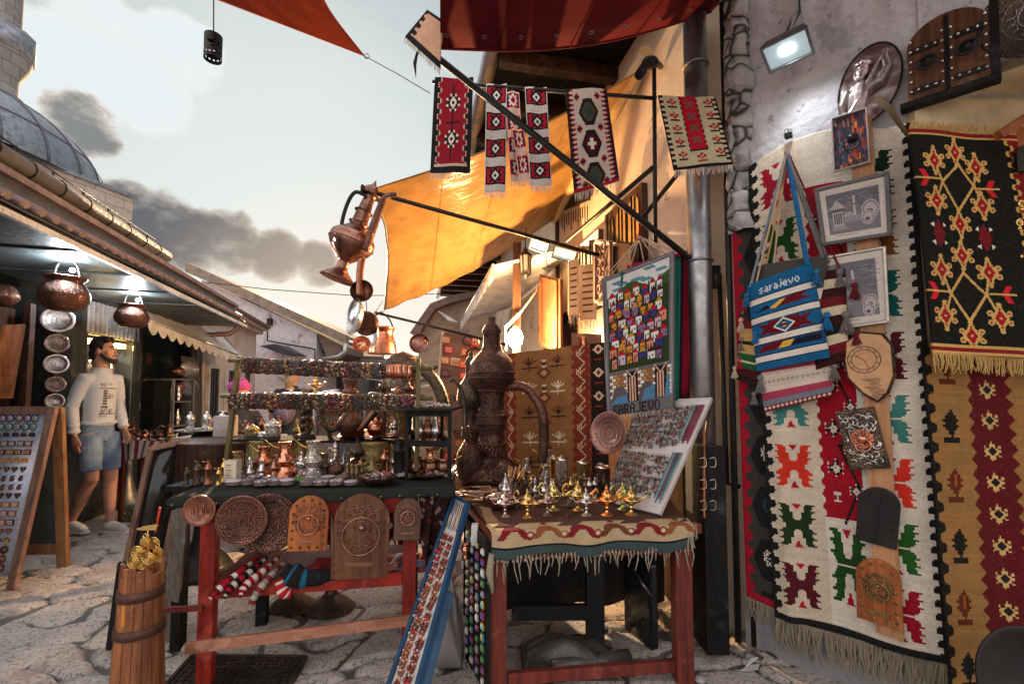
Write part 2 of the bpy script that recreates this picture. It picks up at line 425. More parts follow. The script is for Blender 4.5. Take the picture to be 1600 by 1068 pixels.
FONT = {k: v.split('/') for k, v in {
 'S': '.###/#.../#.../.##./...#/...#/###.', 'A': '.##./#..#/#..#/####/#..#/#..#/#..#', 'R': '###./#..#/#..#/###./#.#./#..#/#..#',
 'J': '...#/...#/...#/...#/...#/#..#/.##.', 'E': '####/#.../#.../###./#.../#.../####', 'V': '#...#/#...#/#...#/#...#/.#.#./.#.#./..#..', 'O': '.##./#..#/#..#/#..#/#..#/#..#/.##.',
 's': '..../..../.###/#.../.##./...#/###.', 'a': '..../..../.##./...#/.###/#..#/.###', 'r': '.../.../#.#/##./#../#../#..', 'j': '..#/.../..#/..#/..#/#.#/.#.',
 'e': '..../..../.##./#..#/####/#.../.###', 'v': '...../...../#...#/#...#/.#.#./.#.#./..#..', 'o': '..../..../.##./#..#/#..#/#..#/.##.',
 'l': '#/#/#/#/#/#/#', 'I': '#/#/#/#/#/#/#', 'D': '###./#..#/#..#/#..#/#..#/#..#/###.', 'i': '#/./#/#/#/#/#', 't': '.#./.#./###/.#./.#./.#./.##', 'c': '..../..../.###/#.../#.../#.../.###',
 '1': '.#/##/.#/.#/.#/.#/.#', '4': '#..#/#..#/#..#/####/...#/...#/...#', '7': '####/...#/..#./..#./.#../.#../.#..', '!': '#/#/#/#/#/./#', 'n': '..../..../###./#..#/#..#/#..#/#..#',
 'h': '#.../#.../###./#..#/#..#/#..#/#..#', 'B': '###./#..#/#..#/###./#..#/#..#/###.', 'k': '#.../#.../#..#/#.#./##../#.#./#..#', 'y': '..../..../#..#/#..#/.###/...#/.##.', 'G': '.###/#.../#.../#.##/#..#/#..#/.##.', 'b': '#.../#.../###./#..#/#..#/#..#/###.'}.items()}
def colour_mesh(me, cols):
 """cols: one colour per face"""
 a = me.color_attributes.new('Col', 'FLOAT_COLOR', 'CORNER')
 n = np.empty(len(me.polygons), 'i'); me.polygons.foreach_get('loop_total', n)
 c = np.repeat(np.concatenate([cols, np.ones((len(cols), 1))], 1), n, axis=0)
 a.data.foreach_set('color', c.astype('f').ravel())
def sheet(name, cv, f, parent=None, m=None, solid=.006, label=None, stride=1):
 """woven or printed sheet: one quad per canvas cell, f(u, v) gives its place"""
 w, h = cv.w, cv.h; off = root_loc(parent)
 vs = [tuple(f(i/w, j/h) - off) for j in range(h+1) for i in range(w+1)]
 idx = np.arange((w+1)*(h+1)).reshape(h+1, w+1)
 fs = np.stack([idx[:-1, :-1], idx[1:, :-1], idx[1:, 1:], idx[:-1, 1:]], -1).reshape(-1, 4)
 me = bpy.data.meshes.new(name); me.from_pydata(vs, [], fs.tolist()); me.materials.append(m or K['wool'])
 me.polygons.foreach_set('use_smooth', [True]*len(me.polygons)); colour_mesh(me, cv.a.reshape(-1, 3)); me.update()
 return link(name, me, parent, 0, label, solid)
def quad(tl, tr, bl, br, wave=None, n=None):
 tl, tr, bl, br = map(Vector, (tl, tr, bl, br)); n = V_(n) if n is not None else (tr - tl).cross(bl - tl).normalized()
 def f(u, v):
  p = tl.lerp(tr, u).lerp(bl.lerp(br, u), v)
  return p+n*wave(u, v) if wave else p
 return f
# ================================================================ SETTING
# ground: worn flagstones with wide mortar joints
def spaced(a, b, step, grow):
 out = [a]
 while out[-1] < b: out.append(out[-1]+step(out[-1]))
 return out
def build_ground():
 ys = [-40, -12, -3, 0]+spaced(.9, 11, lambda y: max(.014, .0072*y), 0)+[13, 16, 20, 26, 40, 90, 260]
 xs = [-260, -90, -40, -20, -12, -8]+spaced(-6.2, 2.9, lambda x: .021, 0)+[4, 6, 12, 30, 90, 260]
 X, Y = np.meshgrid(np.array(xs), np.array(ys))
 r = np.random.RandomState(5)
 def vnoise(x, y, s, seed):
  q = np.random.RandomState(seed); g = q.rand(64, 64); x = x*s; y = y*s
  i, j = np.floor(x).astype(int), np.floor(y).astype(int); fx, fy = x - i, y - j
  fx, fy = fx*fx*(3 - 2*fx), fy*fy*(3 - 2*fy); h = lambda a, b: g[b % 64, a % 64]
  return (h(i, j)*(1 - fx)+h(i+1, j)*fx)*(1 - fy)+(h(i, j+1)*(1 - fx)+h(i+1, j+1)*fx)*fy
 wx = X+.16*(vnoise(X, Y, 3.1, 1) - .5)+.05*(vnoise(X, Y, 11, 2) - .5)
 wy = (Y+.16*(vnoise(X, Y, 3.1, 3) - .5)+.05*(vnoise(X, Y, 11, 4) - .5))*1.8
 c = .40; F1 = np.full(X.shape, 9.); F2 = F1.copy(); ID = np.zeros(X.shape)
 gi, gj = np.floor(wx/c).astype(int), np.floor(wy/c).astype(int)
 jt = r.rand(97, 89, 3)
 for di in range(-2, 3):
  for dj in range(-2, 3):
   a, b = gi+di, gj+dj; q = jt[a % 97, b % 89]
   d = np.hypot((a+.12+.76*q[..., 0])*c - wx, (b+.12+.76*q[..., 1])*c - wy)
   new = d < F1; F2 = np.where(new, F1, np.minimum(F2, d)); ID = np.where(new, q[..., 2], ID); F1 = np.where(new, d, F1)
 e = np.clip((F2 - F1)/.075, 0, 1); e = e*e*(3 - 2*e)
 pit = vnoise(X, Y, 26, 7)*.5+vnoise(X, Y, 48, 8)*.5
 Z = e*(.014+.024*ID)+e*(.012*vnoise(X, Y, 5, 6)+.009*(pit - .5)) - .030
 Z -= .10*np.clip(Y - 5.2, 0, 15)    # the lane falls away
 h, w = X.shape; co = np.stack([X, Y, Z], -1).reshape(-1, 3)
 idx = np.arange(h*w).reshape(h, w)
 fs = np.stack([idx[:-1, :-1], idx[:-1, 1:], idx[1:, 1:], idx[1:, :-1]], -1).reshape(-1, 4)
 me = bpy.data.meshes.new('ground'); me.from_pydata(co.tolist(), [], fs.tolist())
 at = me.color_attributes.new('Col', 'FLOAT_COLOR', 'POINT')
 d = np.stack([e, ID, pit, np.ones_like(e)], -1).reshape(-1, 4); at.data.foreach_set('color', d.astype('f').ravel())
 me.polygons.foreach_set('use_smooth', [True]*len(me.polygons))
 t = NT('flagstones'); a = t.node('ShaderNodeAttribute', attribute_name='Col').outputs['Color']
 s = t.node('ShaderNodeSeparateColor', {0: a}); ed, idn, pt = s.outputs[0], s.outputs[1], s.outputs[2]
 n1 = t.noise(7, 8, .65); n2 = t.noise(42, 6, .7); n3 = t.noise(130, 3, .6); big = t.noise(.55, 4, .5)
 st = t.mix(idn, (.68, .58, .51), (.40, .33, .31)); st = t.mix(t.step(n1, .35, .7), st, (.70, .61, .56))
 st = t.mix(t.math('MULTIPLY', t.step(t.noise(58, 5, .7), .53, .60), .72), st, (.12, .095, .09))
 st = t.mix(t.math('MULTIPLY', t.step(t.vor(38), .26, .08), .7), st, (.10, .08, .075))
 st = t.mix(t.math('MULTIPLY', t.step(big, .45, .7), .35), st, (.23, .18, .15))
 jo = t.mix(n2, (.085, .08, .08), (.21, .20, .195))
 f = t.step(t.math('ADD', ed, t.math('MULTIPLY', t.math('SUBTRACT', n2, .5), .55)), .30, .52)
 col = t.mix(f, jo, st); hgt = t.math('ADD', t.math('MULTIPLY', n2, 1.0), t.math('MULTIPLY', n3, .35))
 t.fin(col, t.step(n2, .3, .7, .42, .8), 0.0, t.bump(hgt, 1.0, .018))
 me.materials.append(t.mat); me.update()
 return struct(link('ground', me))
build_ground()

# building materials
def stone_blocks(name, a, b, sx, sz, axis='XZ'):
 t = NT(name); sp = t.node('ShaderNodeSeparateXYZ', {0: t.co}); cb = t.node('ShaderNodeCombineXYZ', {0: t.math('ADD', sp.outputs[0], sp.outputs[1]), 1: sp.outputs[2]})
 br = t.node('ShaderNodeTexBrick', {'Vector': cb.outputs[0], 'Color1': a, 'Color2': b, 'Mortar': tuple(x*.5 for x in b), 'Scale': 1.0, 'Mortar Size': .018, 'Brick Width': sx, 'Row Height': sz})
 n = t.noise(5, 6, .7); c = t.mix(t.step(n, .4, .7, 0, .5), br.outputs[0], tuple(x*.5 for x in a))
 return t.fin(c, .85, 0.0, t.bump(t.math('ADD', br.outputs[1], n), .5, -.02))
def tiles(name, a, b):
 t = NT(name); n = t.noise(11, 4, .7); n2 = t.noise(1.7, 5, .6)
 c = t.mix(t.step(n, .35, .65), a, b); c = t.mix(t.step(n2, .5, .75, 0, .55), c, (.10, .075, .065))
 return t.fin(c, .75, 0.0, t.bump(n, .4, .01))
K['lead'] = metal('lead sheet', (.30, .31, .36), (.19, .20, .24), .5, 0)
K['lead_seam'] = plain('lead seam', (.07, .075, .11), rough=.5)
K['stone_block'] = stone_blocks('mosque stone', (.46, .39, .33), (.36, .30, .26), .9, .42)
K['tile_pink'] = tiles('faded clay tiles', (.22, .155, .17), (.13, .095, .105))
K['tile_brown'] = tiles('old clay tiles', (.20, .11, .09), (.12, .08, .07))
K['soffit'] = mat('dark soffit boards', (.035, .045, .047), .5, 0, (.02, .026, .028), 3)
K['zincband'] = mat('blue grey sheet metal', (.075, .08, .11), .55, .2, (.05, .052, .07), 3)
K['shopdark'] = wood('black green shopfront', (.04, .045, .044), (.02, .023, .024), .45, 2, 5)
K['plaster_cream'] = mat('cream plaster', (.52, .44, .40), .9, 0, (.41, .34, .31), 2.5, bs=22, bst=.5, bd=.01)
K['plaster_old'] = None
def peeling(name, a, b, under):
 t = NT(name); n = t.noise(2.2, 9, .68, dist=.4); n2 = t.noise(8, 6, .7); n3 = t.noise(60, 4, .6)
 c = t.mix(t.step(n2, .35, .65), a, b); c = t.mix(t.step(n, .585, .62), c, under)
 return t.fin(c, .92, 0.0, t.bump(t.math('ADD', t.step(n, .62, .585), t.math('MULTIPLY', n3, .3)), .6, .012))
K['plaster_old'] = peeling('old lime plaster', (.60, .56, .60), (.47, .44, .50), (.27, .23, .22))
K['plaster_gold'] = peeling('warm ochre plaster', (.68, .55, .40), (.60, .47, .36), (.38, .31, .26))
def stucco():
 t = NT('rough white stucco'); n = t.noise(26, 8, .72); n2 = t.noise(3, 5, .6); v = t.vor(30, 'SMOOTH_F1'); sp = t.node('ShaderNodeSeparateXYZ', {0: t.co})
 c = t.mix(t.step(n2, .35, .7), (.60, .56, .57), (.47, .43, .46)); c = t.mix(t.step(t.noise(17, 4), .64, .70, 0, .7), c, (.16, .14, .14))
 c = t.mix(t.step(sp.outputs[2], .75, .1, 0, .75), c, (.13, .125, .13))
 c = t.mix(t.math('MULTIPLY', t.step(t.noise(4, 6, .7), .55, .62), .45), c, (.27, .25, .25))
 return t.fin(c, .93, 0.0, t.bump(t.math('ADD', n, v), .75, .012))
K['stucco'] = stucco()
K['rubble'] = None
def rubble():
 t = NT('rough rubble stone'); v = t.vor(5.5, 'DISTANCE_TO_EDGE', t.node('ShaderNodeMapping', {0: t.co, 3: (1, 1, 1.5)}).outputs[0]); n = t.noise(14, 9, .75)
 c = t.mix(t.step(n, .3, .7), (.60, .55, .53), (.42, .37, .35)); c = t.mix(t.step(v, .0, .09), (.03, .025, .025), c)
 return t.fin(c, .95, 0.0, t.bump(t.math('ADD', t.step(v, 0, .2), n), 1.0, .03))
K['rubble'] = rubble()
K['white_metal'] = paint((.62, .60, .60), .4)
K['grey_awn'] = fab('grey canvas', (.34, .32, .33))

# left row of shops
def Lm(): m = MB(); m.M = LF.copy(); return m
LFi = LF.inverted()
shop = T('shop_building', 'low dark shop with deep tiled canopy and open shopfront behind the standing man', 'building', LF @ V_((-1.5, 1, 0)))
m = Lm()
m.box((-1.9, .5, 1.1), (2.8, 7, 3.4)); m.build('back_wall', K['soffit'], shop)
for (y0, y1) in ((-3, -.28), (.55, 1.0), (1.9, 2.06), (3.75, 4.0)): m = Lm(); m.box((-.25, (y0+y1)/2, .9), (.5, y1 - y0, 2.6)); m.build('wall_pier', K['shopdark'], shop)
m = Lm(); m.box((-.25, 1.45, .35), (.5, .9, .7)); m.build('window_sill', K['shopdark'], shop)
for k, y in enumerate((-.22, .18, .5)):
 m = Lm(); m.box((.02, y, 1.0), (.05, .06, 2.0)); m.build('door_post', K['wood_dark'], shop)
m = Lm(); m.box((-.30, .15, 1.0), (.04, .74, 2.0)); m.build('shop_door', K['wood_dark'], shop)
# louvred transom above the display window
tr = Lm(); tr.box((-.05, 1.5, 2.03), (.04, 1.1, .34)); o = tr.build('transom', K['soffit'], shop)
m = Lm()
for k in range(13): m.box((-.01, .99+k*.08, 2.03), (.03, .030, .32))
m.build('louver', paint((.45, .44, .45), .5), o)
# canopy
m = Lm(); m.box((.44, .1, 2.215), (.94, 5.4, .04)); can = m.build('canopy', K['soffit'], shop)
m = Lm()
for k in range(8): m.box((.44, -2.2+k*.65, 2.19), (.9, .018, .012))
m.build('soffit_batten', K['shopdark'], can)
m = Lm(); m.box((.925, .1, 2.205), (.03, 5.4, .035)); m.build('trim', paint((.62, .61, .62), .35, .3), can)
m = Lm(); m.prism([(.93, -2.6, 2.25), (.93, 2.8, 2.25), (.80, 2.8, 2.33), (.80, -2.6, 2.33)], (0, 0, .01)); m.prism([(.80, -2.6, 2.33), (.80, 2.8, 2.33), (.78, 2.8, 2.47), (.78, -2.6, 2.47)], (-.05, 0, 0)); m.build('fascia', K['zincband'], shop)
m = Lm(); m.box((.78, .1, 2.487), (.08, 5.4, .04)); m.build('ridge_cap', K['tile_pink'], shop)
m = Lm()
for k in range(45):
 y = -2.55+k*.12; m.tube([(.97, y, 2.275), (.80, y, 2.36)], [.024, .022], 8)
 m.tube([(.985, y+.06, 2.262), (.80, y+.06, 2.345)], [.014, .012], 6)
m.build('tile_course', K['tile_pink'], shop)
m = Lm(); m.prism([(.45, -2.6, 2.78), (-1.2, -2.6, 3.35), (-2.9, -2.6, 2.8)], (0, 3.95, 0)); m.build('main_roof', K['tile_brown'], shop)
m = Lm(); m.tube([(.48, -2.6, 2.77), (.48, 1.38, 2.77)], .062, 12); g = m.build('gutter', mat('dull dark gutter', (.11, .10, .10), .7, .2), shop)
m = Lm()
for k in range(11): m.ring((.48, -1.9+k*.3, 2.77), .066, .006, 12, 4, axis=(0, 1, 0))
m.build('bracket_stud', K['iron'], g)
m = Lm(); m.tube([(.40, -2.4, 2.93), (.40, 1.3, 2.93)], .006, 6)
for k in range(10):
 y = -2.1+k*.36
 m.tube([(.40, y - .03, 2.83), (.40, y, 2.94), (.40, y+.03, 2.83)], .004, 4)
m.build('roof_wire', K['iron'], shop)
m = Lm(); m.prism([(.52, 1.4, 2.50), (-.6, 1.4, 3.0), (-.6, 1.4, 2.4), (.52, 1.4, 2.44)], (0, 2.35, 0)); rf = m.build('rear_roof', K['soffit'], shop)
m = Lm()
for k in range(26):
 y = 1.45+k*.09; m.tube([(.52, y, 2.515), (-.6, y, 3.02)], .03, 6)
m.build('roof_tiles', K['tile_brown'], rf)
m = Lm(); m.tube([(.58, 1.42, 2.47), (.58, 3.72, 2.47)], .055, 10); m.build('rear_gutter', K['zinc'], shop)
m = Lm(); m.tube([(.58, 3.62, 2.44), (.58, 3.62, 2.25), (.50, 3.55, 2.17), (.08, 3.5, 2.13), (.03, 3.5, 2.0), (.03, 3.5, .1)], .038, 10); m.build('downpipe', mat('rusty brown pipe', (.22, .12, .10), .5, .3), shop)
# glass pane
m = Lm(); m.box((-.02, 1.45, 1.28), (.008, .88, 1.14)); m.build('window_pane', K['glass'], shop)
l = bpy.data.lights.new('strip_glow', 'POINT'); l.energy = 5; l.color = (1, .8, .5); l.shadow_soft_size = .1; lo = bpy.data.objects.new('strip_glow', l); COL.objects.link(lo); lo.parent = shop; lo.location = LF @ V_((-.10, 1.45, 1.70)) - shop.location
for z in (.95, 1.2, 1.45):
 m = Lm(); m.box((-.22, 1.45, z), (.30, .88, .012)); m.build('window_shelf', paint((.25, .3, .3), .2), shop)
m = Lm(); m.box((-.10, 1.45, 1.80), (.05, .80, .05)); m.build('window_lamp', emit('warm strip lamp', (1, .62, .16), 9), shop)
# silver vases inside the window
vase = MB(); vase.lathe([(0, 0), (.030, 0), (.018, .02), (.036, .06), (.026, .10), (.012, .14), (.018, .17), (.0, .17)], 12)
vme = vase.mesh('metal_vase', K['silver_plain']); n = 0
for r, z in enumerate((.956, 1.206, 1.456, .706)):
 for k in range(6):
  o = link('metal_vase', vme); o.location = LF @ V_((-.17, 1.08+k*.14, z)); o.scale = (1, 1, U(.9, 1.25))
  tag(o, f'{nth(k)} silver vase from the man\'s side on the {["second", "third", "top", "bottom"][r]} shelf of the lit shop window', 'vase', 'silver vases in the shop window')
# mosque with lead dome
mq = T('mosque', 'stone mosque with grey lead dome rising behind the tiled shop roofs', 'mosque', (-23, 17, 0))
cA, cB, c0 = V_((-.264, -.964, 0)), V_((-.964, .264, 0)), V_((-17, 20, 0))
m = MB(); m.prism([c0, c0+cA*12.5, c0+cA*12.5+cB*12.5, c0+cB*12.5], (0, 0, 9.85)); m.build('wall', K['stone_block'], mq)
m = MB(); e = .12
for a in range(4):
 q = [c0 - (cA+cB)*e, c0+cA*(12.5+e) - cB*e, c0+(cA+cB)*(12.5+e), c0+cB*(12.5+e) - cA*e]
m.prism(q, (0, 0, .16)); 
for i in range(len(m.v)): m.v[i].z += 9.85
m.build('cornice', K['lead'], mq)
ctr = c0+cA*5+cB*6
m = MB(); Rd = 6.6; prof = [(Rd*cos(a), 9.9+Rd*.60*sin(a)) for a in [i*pi/2/18 for i in range(19)]]
m.lathe(prof, 56, (ctr.x, ctr.y, 0)); dome = m.build('dome', K['lead'], mq)
m = MB()
for k in range(28):
 a = 2*pi*k/28
 m.tube([(ctr.x+cos(a)*(r+.02), ctr.y+sin(a)*(r+.02), z) for r, z in prof], .045, 5)
for r, z in prof[4::4]: m.ring((ctr.x, ctr.y, z), r+.01, .03, 56, 4)
m.build('dome_seam', K['lead_seam'], dome)
pa = c0+cA*1.9
m = MB()
for dz, w_, h_ in ((0, .45, .5),):
 q = [pa+cA*x - cB*.02+V_((0, 0, z)) for x, z in ((-.5, 6.9), (.5, 6.9), (.5, 7.9), (.35, 8.3), (0, 8.55), (-.35, 8.3), (-.5, 7.9))]
 m.prism(q, -cB*.05)
m.build('arched_window', plain('dark opening', (.03, .03, .03)), mq)
K['stone_grey'] = stone_blocks('minaret stone', (.27, .25, .24), (.20, .19, .18), .8, .5)
mn = T('minaret', 'grey stone minaret with a round balcony above the mosque dome', 'minaret', (-25.9, 22, 0))
m = MB(); m.lathe([(1.0, 0), (1.0, 15.9), (1.05, 16.0), (.85, 16.1), (.85, 17), (1.2, 17.7), (1.3, 18.1), (1.35, 18.2)], 12, (-25.9, 22, 0)); m.build('shaft', K['stone_grey'], mn)
m = MB(); m.lathe([(1.35, 18.2), (1.4, 18.2), (1.4, 19.3), (1.32, 19.3), (1.25, 18.4)], 12, (-25.9, 22, 0)); m.build('balcony', K['lead'], mn)
m = MB(); m.lathe([(.85, 18.2), (.85, 24), (.9, 24.1), (0, 28)], 12, (-25.9, 22, 0)); m.build('spire', K['stone_grey'], mn)

# cream building with small barred windows
cb = T('cream_building', 'cream plastered low building with barred windows beyond the scalloped awning', 'building', LF @ V_((-1, 5.6, 0)))
m = Lm(); m.box((-1.5, 5.65, .63), (2.98, 3.28, 4.06)); m.build('wall', K['plaster_cream'], cb)
m = Lm(); m.box((.04, 5.65, 2.62), (.16, 3.36, .07)); m.box((.09, 5.65, 2.70), (.26, 3.4, .06)); m.build('cornice', K['plaster_cream'], cb)
m = Lm()
for k in range(34): m.tube([(.28, 4.0+k*.1, 2.755), (-1.4, 4.0+k*.1, 3.2)], .034, 6)
m.build('roof_tiles', K['tile_brown'], cb)
m = Lm(); m.prism([(.24, 3.95, 2.73), (.24, 7.35, 2.73), (-1.4, 7.35, 3.17), (-1.4, 3.95, 3.17)], (0, 0, -.03)); m.build('roof', K['tile_brown'], cb)
for y in (4.5, 5.45, 6.5):
 m = Lm(); 
 for a in (-1, 1): m.box((.02, y+a*.27, 1.25), (.05, .07, .98)); m.box((.02, y, 1.25+a*.455), (.047, .47, .07))
 w = m.build('window', paint((.55, .52, .52), .6), cb)
 m = Lm(); m.box((.012, y, 1.25), (.01, .48, .85)); m.build('window_pane', K['pane'], w)
 m = Lm(); [m.tube([(.03, y - .18+k*.12, .84), (.03, y - .18+k*.12, 1.66)], .008, 5) for k in range(4)]; [m.tube([(.03, y - .23, z), (.03, y+.23, z)], .007, 5) for z in (1.1, 1.38)]
 m.build('window_bars', K['iron'], w)
# white gabled building
gb = T('gabled_building', 'white peeling gabled building with brown roof edge in the middle distance', 'building', (-6, 12, 0))
yy = 11.6
def Pg(px, py, y=yy): return W(px, py, y)
m = MB(); q = [Pg(315, 437), Pg(495, 520), Pg(497, 590)]; q = [V_((q[0].x, yy, -2)), q[0], q[1], V_((q[1].x, yy, -2))]
m.prism(q, (0, 3, 0)); m.build('wall', K['plaster_old'], gb)
m = MB(); a, b = Pg(300, 428), Pg(545, 538)
m.prism([a, b, b+V_((0, 0, .22)), a+V_((0, 0, .25))], (0, -.25, 0)); m.prism([a+V_((0, 0, .12)), b+V_((0, 0, .12)), b+V_((0, 0, .2)), a+V_((0, 0, .23))], (0, 3, 0))
m.build('roof', mat('weathered brown roof', (.25, .19, .15), .8), gb)
m = MB(); m.box(Pg(423, 503)+V_((0, -.05, 0)), (.12, .08, .18)); m.tube([Pg(418, 512, 11.5), Pg(418, 532, 11.5), Pg(440, 536, 11.5), Pg(492, 545, 11.5), Pg(492, 575, 11.5)], .02, 5); m.build('cable_box', K['iron'], gb)
m = MB(); m.tube([Pg(540, 536, 11.3), Pg(540, 549, 11.3), Pg(530, 557, 11.3), Pg(500, 562, 11.3)], .07, 8); m.build('downpipe', K['zinc'], gb)
m = MB(); q = [Pg(495, 520, 11.6), Pg(538, 541, 11.6), Pg(538, 552), Pg(512, 560)]
m.prism(q, (0, 1.5, 0)); m.build('eave', mat('eave boards', (.18, .13, .11), .8), gb)
m = MB(); q = [Pg(405, 540, 11), Pg(432, 537, 11), Pg(462, 552, 11), Pg(440, 553, 11)]; m.prism(q, (0, .8, -.02)); m.build('porch_roof', K['zincband'], gb)
# grey building with two arches closing the street
ab = T('arcade_building', 'grey building with two dark arches closing off the street', 'building', W(490, 700, 13))
yy = 13
m = MB(); a, b = W(395, 575, yy), W(600, 575, yy); m.box(((a.x+b.x)/2, yy+1, .1), (b.x - a.x, 2, 4.2)); m.build('wall', mat('grey plaster', (.19, .18, .18), .9), ab)
for px in (440, 478, 520):
 c = W(px, 600, yy - .03); m = MB()
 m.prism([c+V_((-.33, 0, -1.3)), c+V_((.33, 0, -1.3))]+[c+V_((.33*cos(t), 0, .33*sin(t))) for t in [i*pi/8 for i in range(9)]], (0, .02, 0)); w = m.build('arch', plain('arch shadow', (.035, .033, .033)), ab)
 m = MB(); m.tube([c+V_((.36*cos(t), -.02, .36*sin(t))) for t in [i*pi/10 for i in range(11)]], .03, 6); m.build('arch_trim', plain('maroon trim', (.18, .04, .04)), w)
m = MB(); m.prism([W(395, 556, yy), W(600, 561, yy), W(600, 548, yy+2), W(400, 540, yy+2)], (0, 0, .08)); m.build('roof', K['tile_brown'], ab)
# right hand house beyond, brown gable with white eave
hb = T('distant_house', 'old brown gabled house with white guttering at the far end of the street', 'house', W(690, 640, 9))
y9 = 9.5
m = MB(); p = lambda px, py, y=y9: W(px, py, y)
m.prism([V_((p(655, 0).x, y9, -2)), p(655, 515), p(682, 480), p(745, 462), p(790, 470), V_((p(790, 0).x, y9, -2))], (0, 4, 0)); m.build('wall', mat('brown weathered wall', (.36, .26, .19), .9, 0, (.24, .17, .13)), hb)
m = MB(); m.prism([p(640, 520, 9.3), p(672, 474, 9.3), p(700, 463, 9.3), p(750, 452, 9.3), p(750, 462, 9.3), p(706, 472, 9.3), p(680, 482, 9.3), p(652, 524, 9.3)], (0, 4.5, 0)); m.build('roof', K['tile_brown'], hb)
m = MB(); m.prism([p(684, 485, 9.2), p(700, 500, 9.2), p(717, 504, 9.2), p(700, 493, 9.2)], (0, .4, -.05)); m.build('eave_trim', K['white_metal'], hb)
m = MB(); m.prism([p(560, 590, 12), p(640, 556, 12), p(700, 556, 12), p(700, 612, 12)], (0, 3, 0)); thing1(m, 'market_roof', K['grey_awn'], 'grey sloping market roof below the far brown house', 'roof')
for k, (x0, y0, x1, y1) in enumerate(((612, 596, 655, 576), (620, 606, 668, 588), (600, 618, 668, 603))):
 m = MB(); a, b = W(x0, y0, 8.5), W(x1, y1, 7.8); m.prism([a, b, b+V_((.5, .3, .12)), a+V_((.5, .3, .12))], (0, 0, .03))
 thing1(m, 'street_awning', paint((.55, .50, .50), .7) if k else K['grey_awn'], f'pale narrow street awning, {["highest", "middle", "lowest"][k]} of three behind the copper bracelets', 'awning')
# far street stall fronts
for k, (x0, x1, y0, c) in enumerate(((575, 610, 622, (.16, .11, .09)), (530, 562, 620, (.10, .10, .11)), (498, 528, 628, (.22, .19, .17)))):
 m = MB(); a, b = W(x0, 640, 11.5), W(x1, 640, 11.5); z = W(x0, y0, 11.5).z
 m.box(((a.x+b.x)/2, 11.8, z/2 - .4), (b.x - a.x, .5, z+.8)); kb = T('street_kiosk', f'{["brown", "dark grey", "beige"][k]} street kiosk with goods on shelves far down the lane', 'kiosk', ((a.x+b.x)/2, 11.8, 0)); m.build('body', plain('kiosk %d' % k, c), kb)
 m = MB()
 for q in range(3): m.box(((a.x+b.x)/2, 11.48, .4+q*.32), (b.x - a.x, .16, .03))
 m.build('shelf', K['wood_mid'], kb)
 m = MB()
 for q in range(3):
  for w in range(5): m.ball((a.x+(b.x - a.x)*(w+.5)/5, 11.45, .47+q*.32), .05, 6, 5, sz=U(.7, 1.3))
 struct(m.build('goods', K['copper_plain'], kb), 'stuff')

# right building
def Rm(): m = MB(); m.M = RF.copy(); return m
rb = T('plaster_building', 'two storey ochre plaster building with deep wooden eaves above the rug stall', 'building', RF @ V_((1, 6, 0)))
m = Rm(); m.box((1.5, 7.95, 1.25), (3, 10.7, 6.5)); m.build('wall', K['plaster_gold'], rb)
m = Rm(); m.prism([(-1.0, 2.4, 4.02), (-1.0, 13.6, 4.02), (.02, 13.6, 4.0), (.02, 2.4, 4.0)], (0, 0, .05)); ev = m.build('eaves', K['wood_black'], rb)
m = Rm()
for k in range(18): m.box((-.5, 2.6+k*.6, 3.95), (1.0, .09, .11))
m.build('rafter', K['wood_dark'], ev)
m = Rm(); m.prism([(-1.08, 2.3, 4.08), (-1.08, 13.7, 4.08), (2, 13.7, 5.6), (2, 2.3, 5.6)], (0, 0, .08)); m.build('roof', K['tile_brown'], rb)
m = Rm(); m.tube([(-1.06, 2.3, 4.02), (-1.06, 13.7, 4.02)], .07, 10); m.build('gutter', K['zinc'], rb)
m = Rm(); m.box((-.02, 5.4, 3.2), (.04, .05, 1.5)); m.build('trim_board', K['wood_dark'], rb)
# upper windows with arched grilles
for (y0, y1, z0, z1) in ((3.30, 3.95, 2.25, 2.80), (4.1, 4.9, 2.2, 2.74)):
 m = Rm(); m.box((-.02, (y0+y1)/2, (z0+z1)/2), (.06, y1 - y0, z1 - z0)); w = m.build('window', K['wood_dark'], rb)
 n = 3
 for k in range(n):
  c = y0+(k+.5)*(y1 - y0)/n; hw = (y1 - y0)/n*.38; m = Rm()
  m.prism([(-.055, c - hw, z0+.05), (-.055, c+hw, z0+.05)]+[(-.055, c+hw*cos(t), z1 - .06 - hw+hw*sin(t)) for t in [i*pi/8 for i in range(9)]], (-.006, 0, 0)); m.build('window_pane', K['pane'], w)
  m = Rm(); m.tube([(-.075, c, z0+.05), (-.075, c, z1 - .06)], .008, 5); m.build('mullion', K['iron'], w)
m = Rm(); m.box((-.04, 4.3, 1.0), (.08, 3.0, 2.0)); m.build('shopfront', K['wood_dark'], rb)
m = Rm(); m.box((-.05, 4.3, 2.06), (.14, 3.2, .09)); m.build('lintel', K['wood_black'], rb)
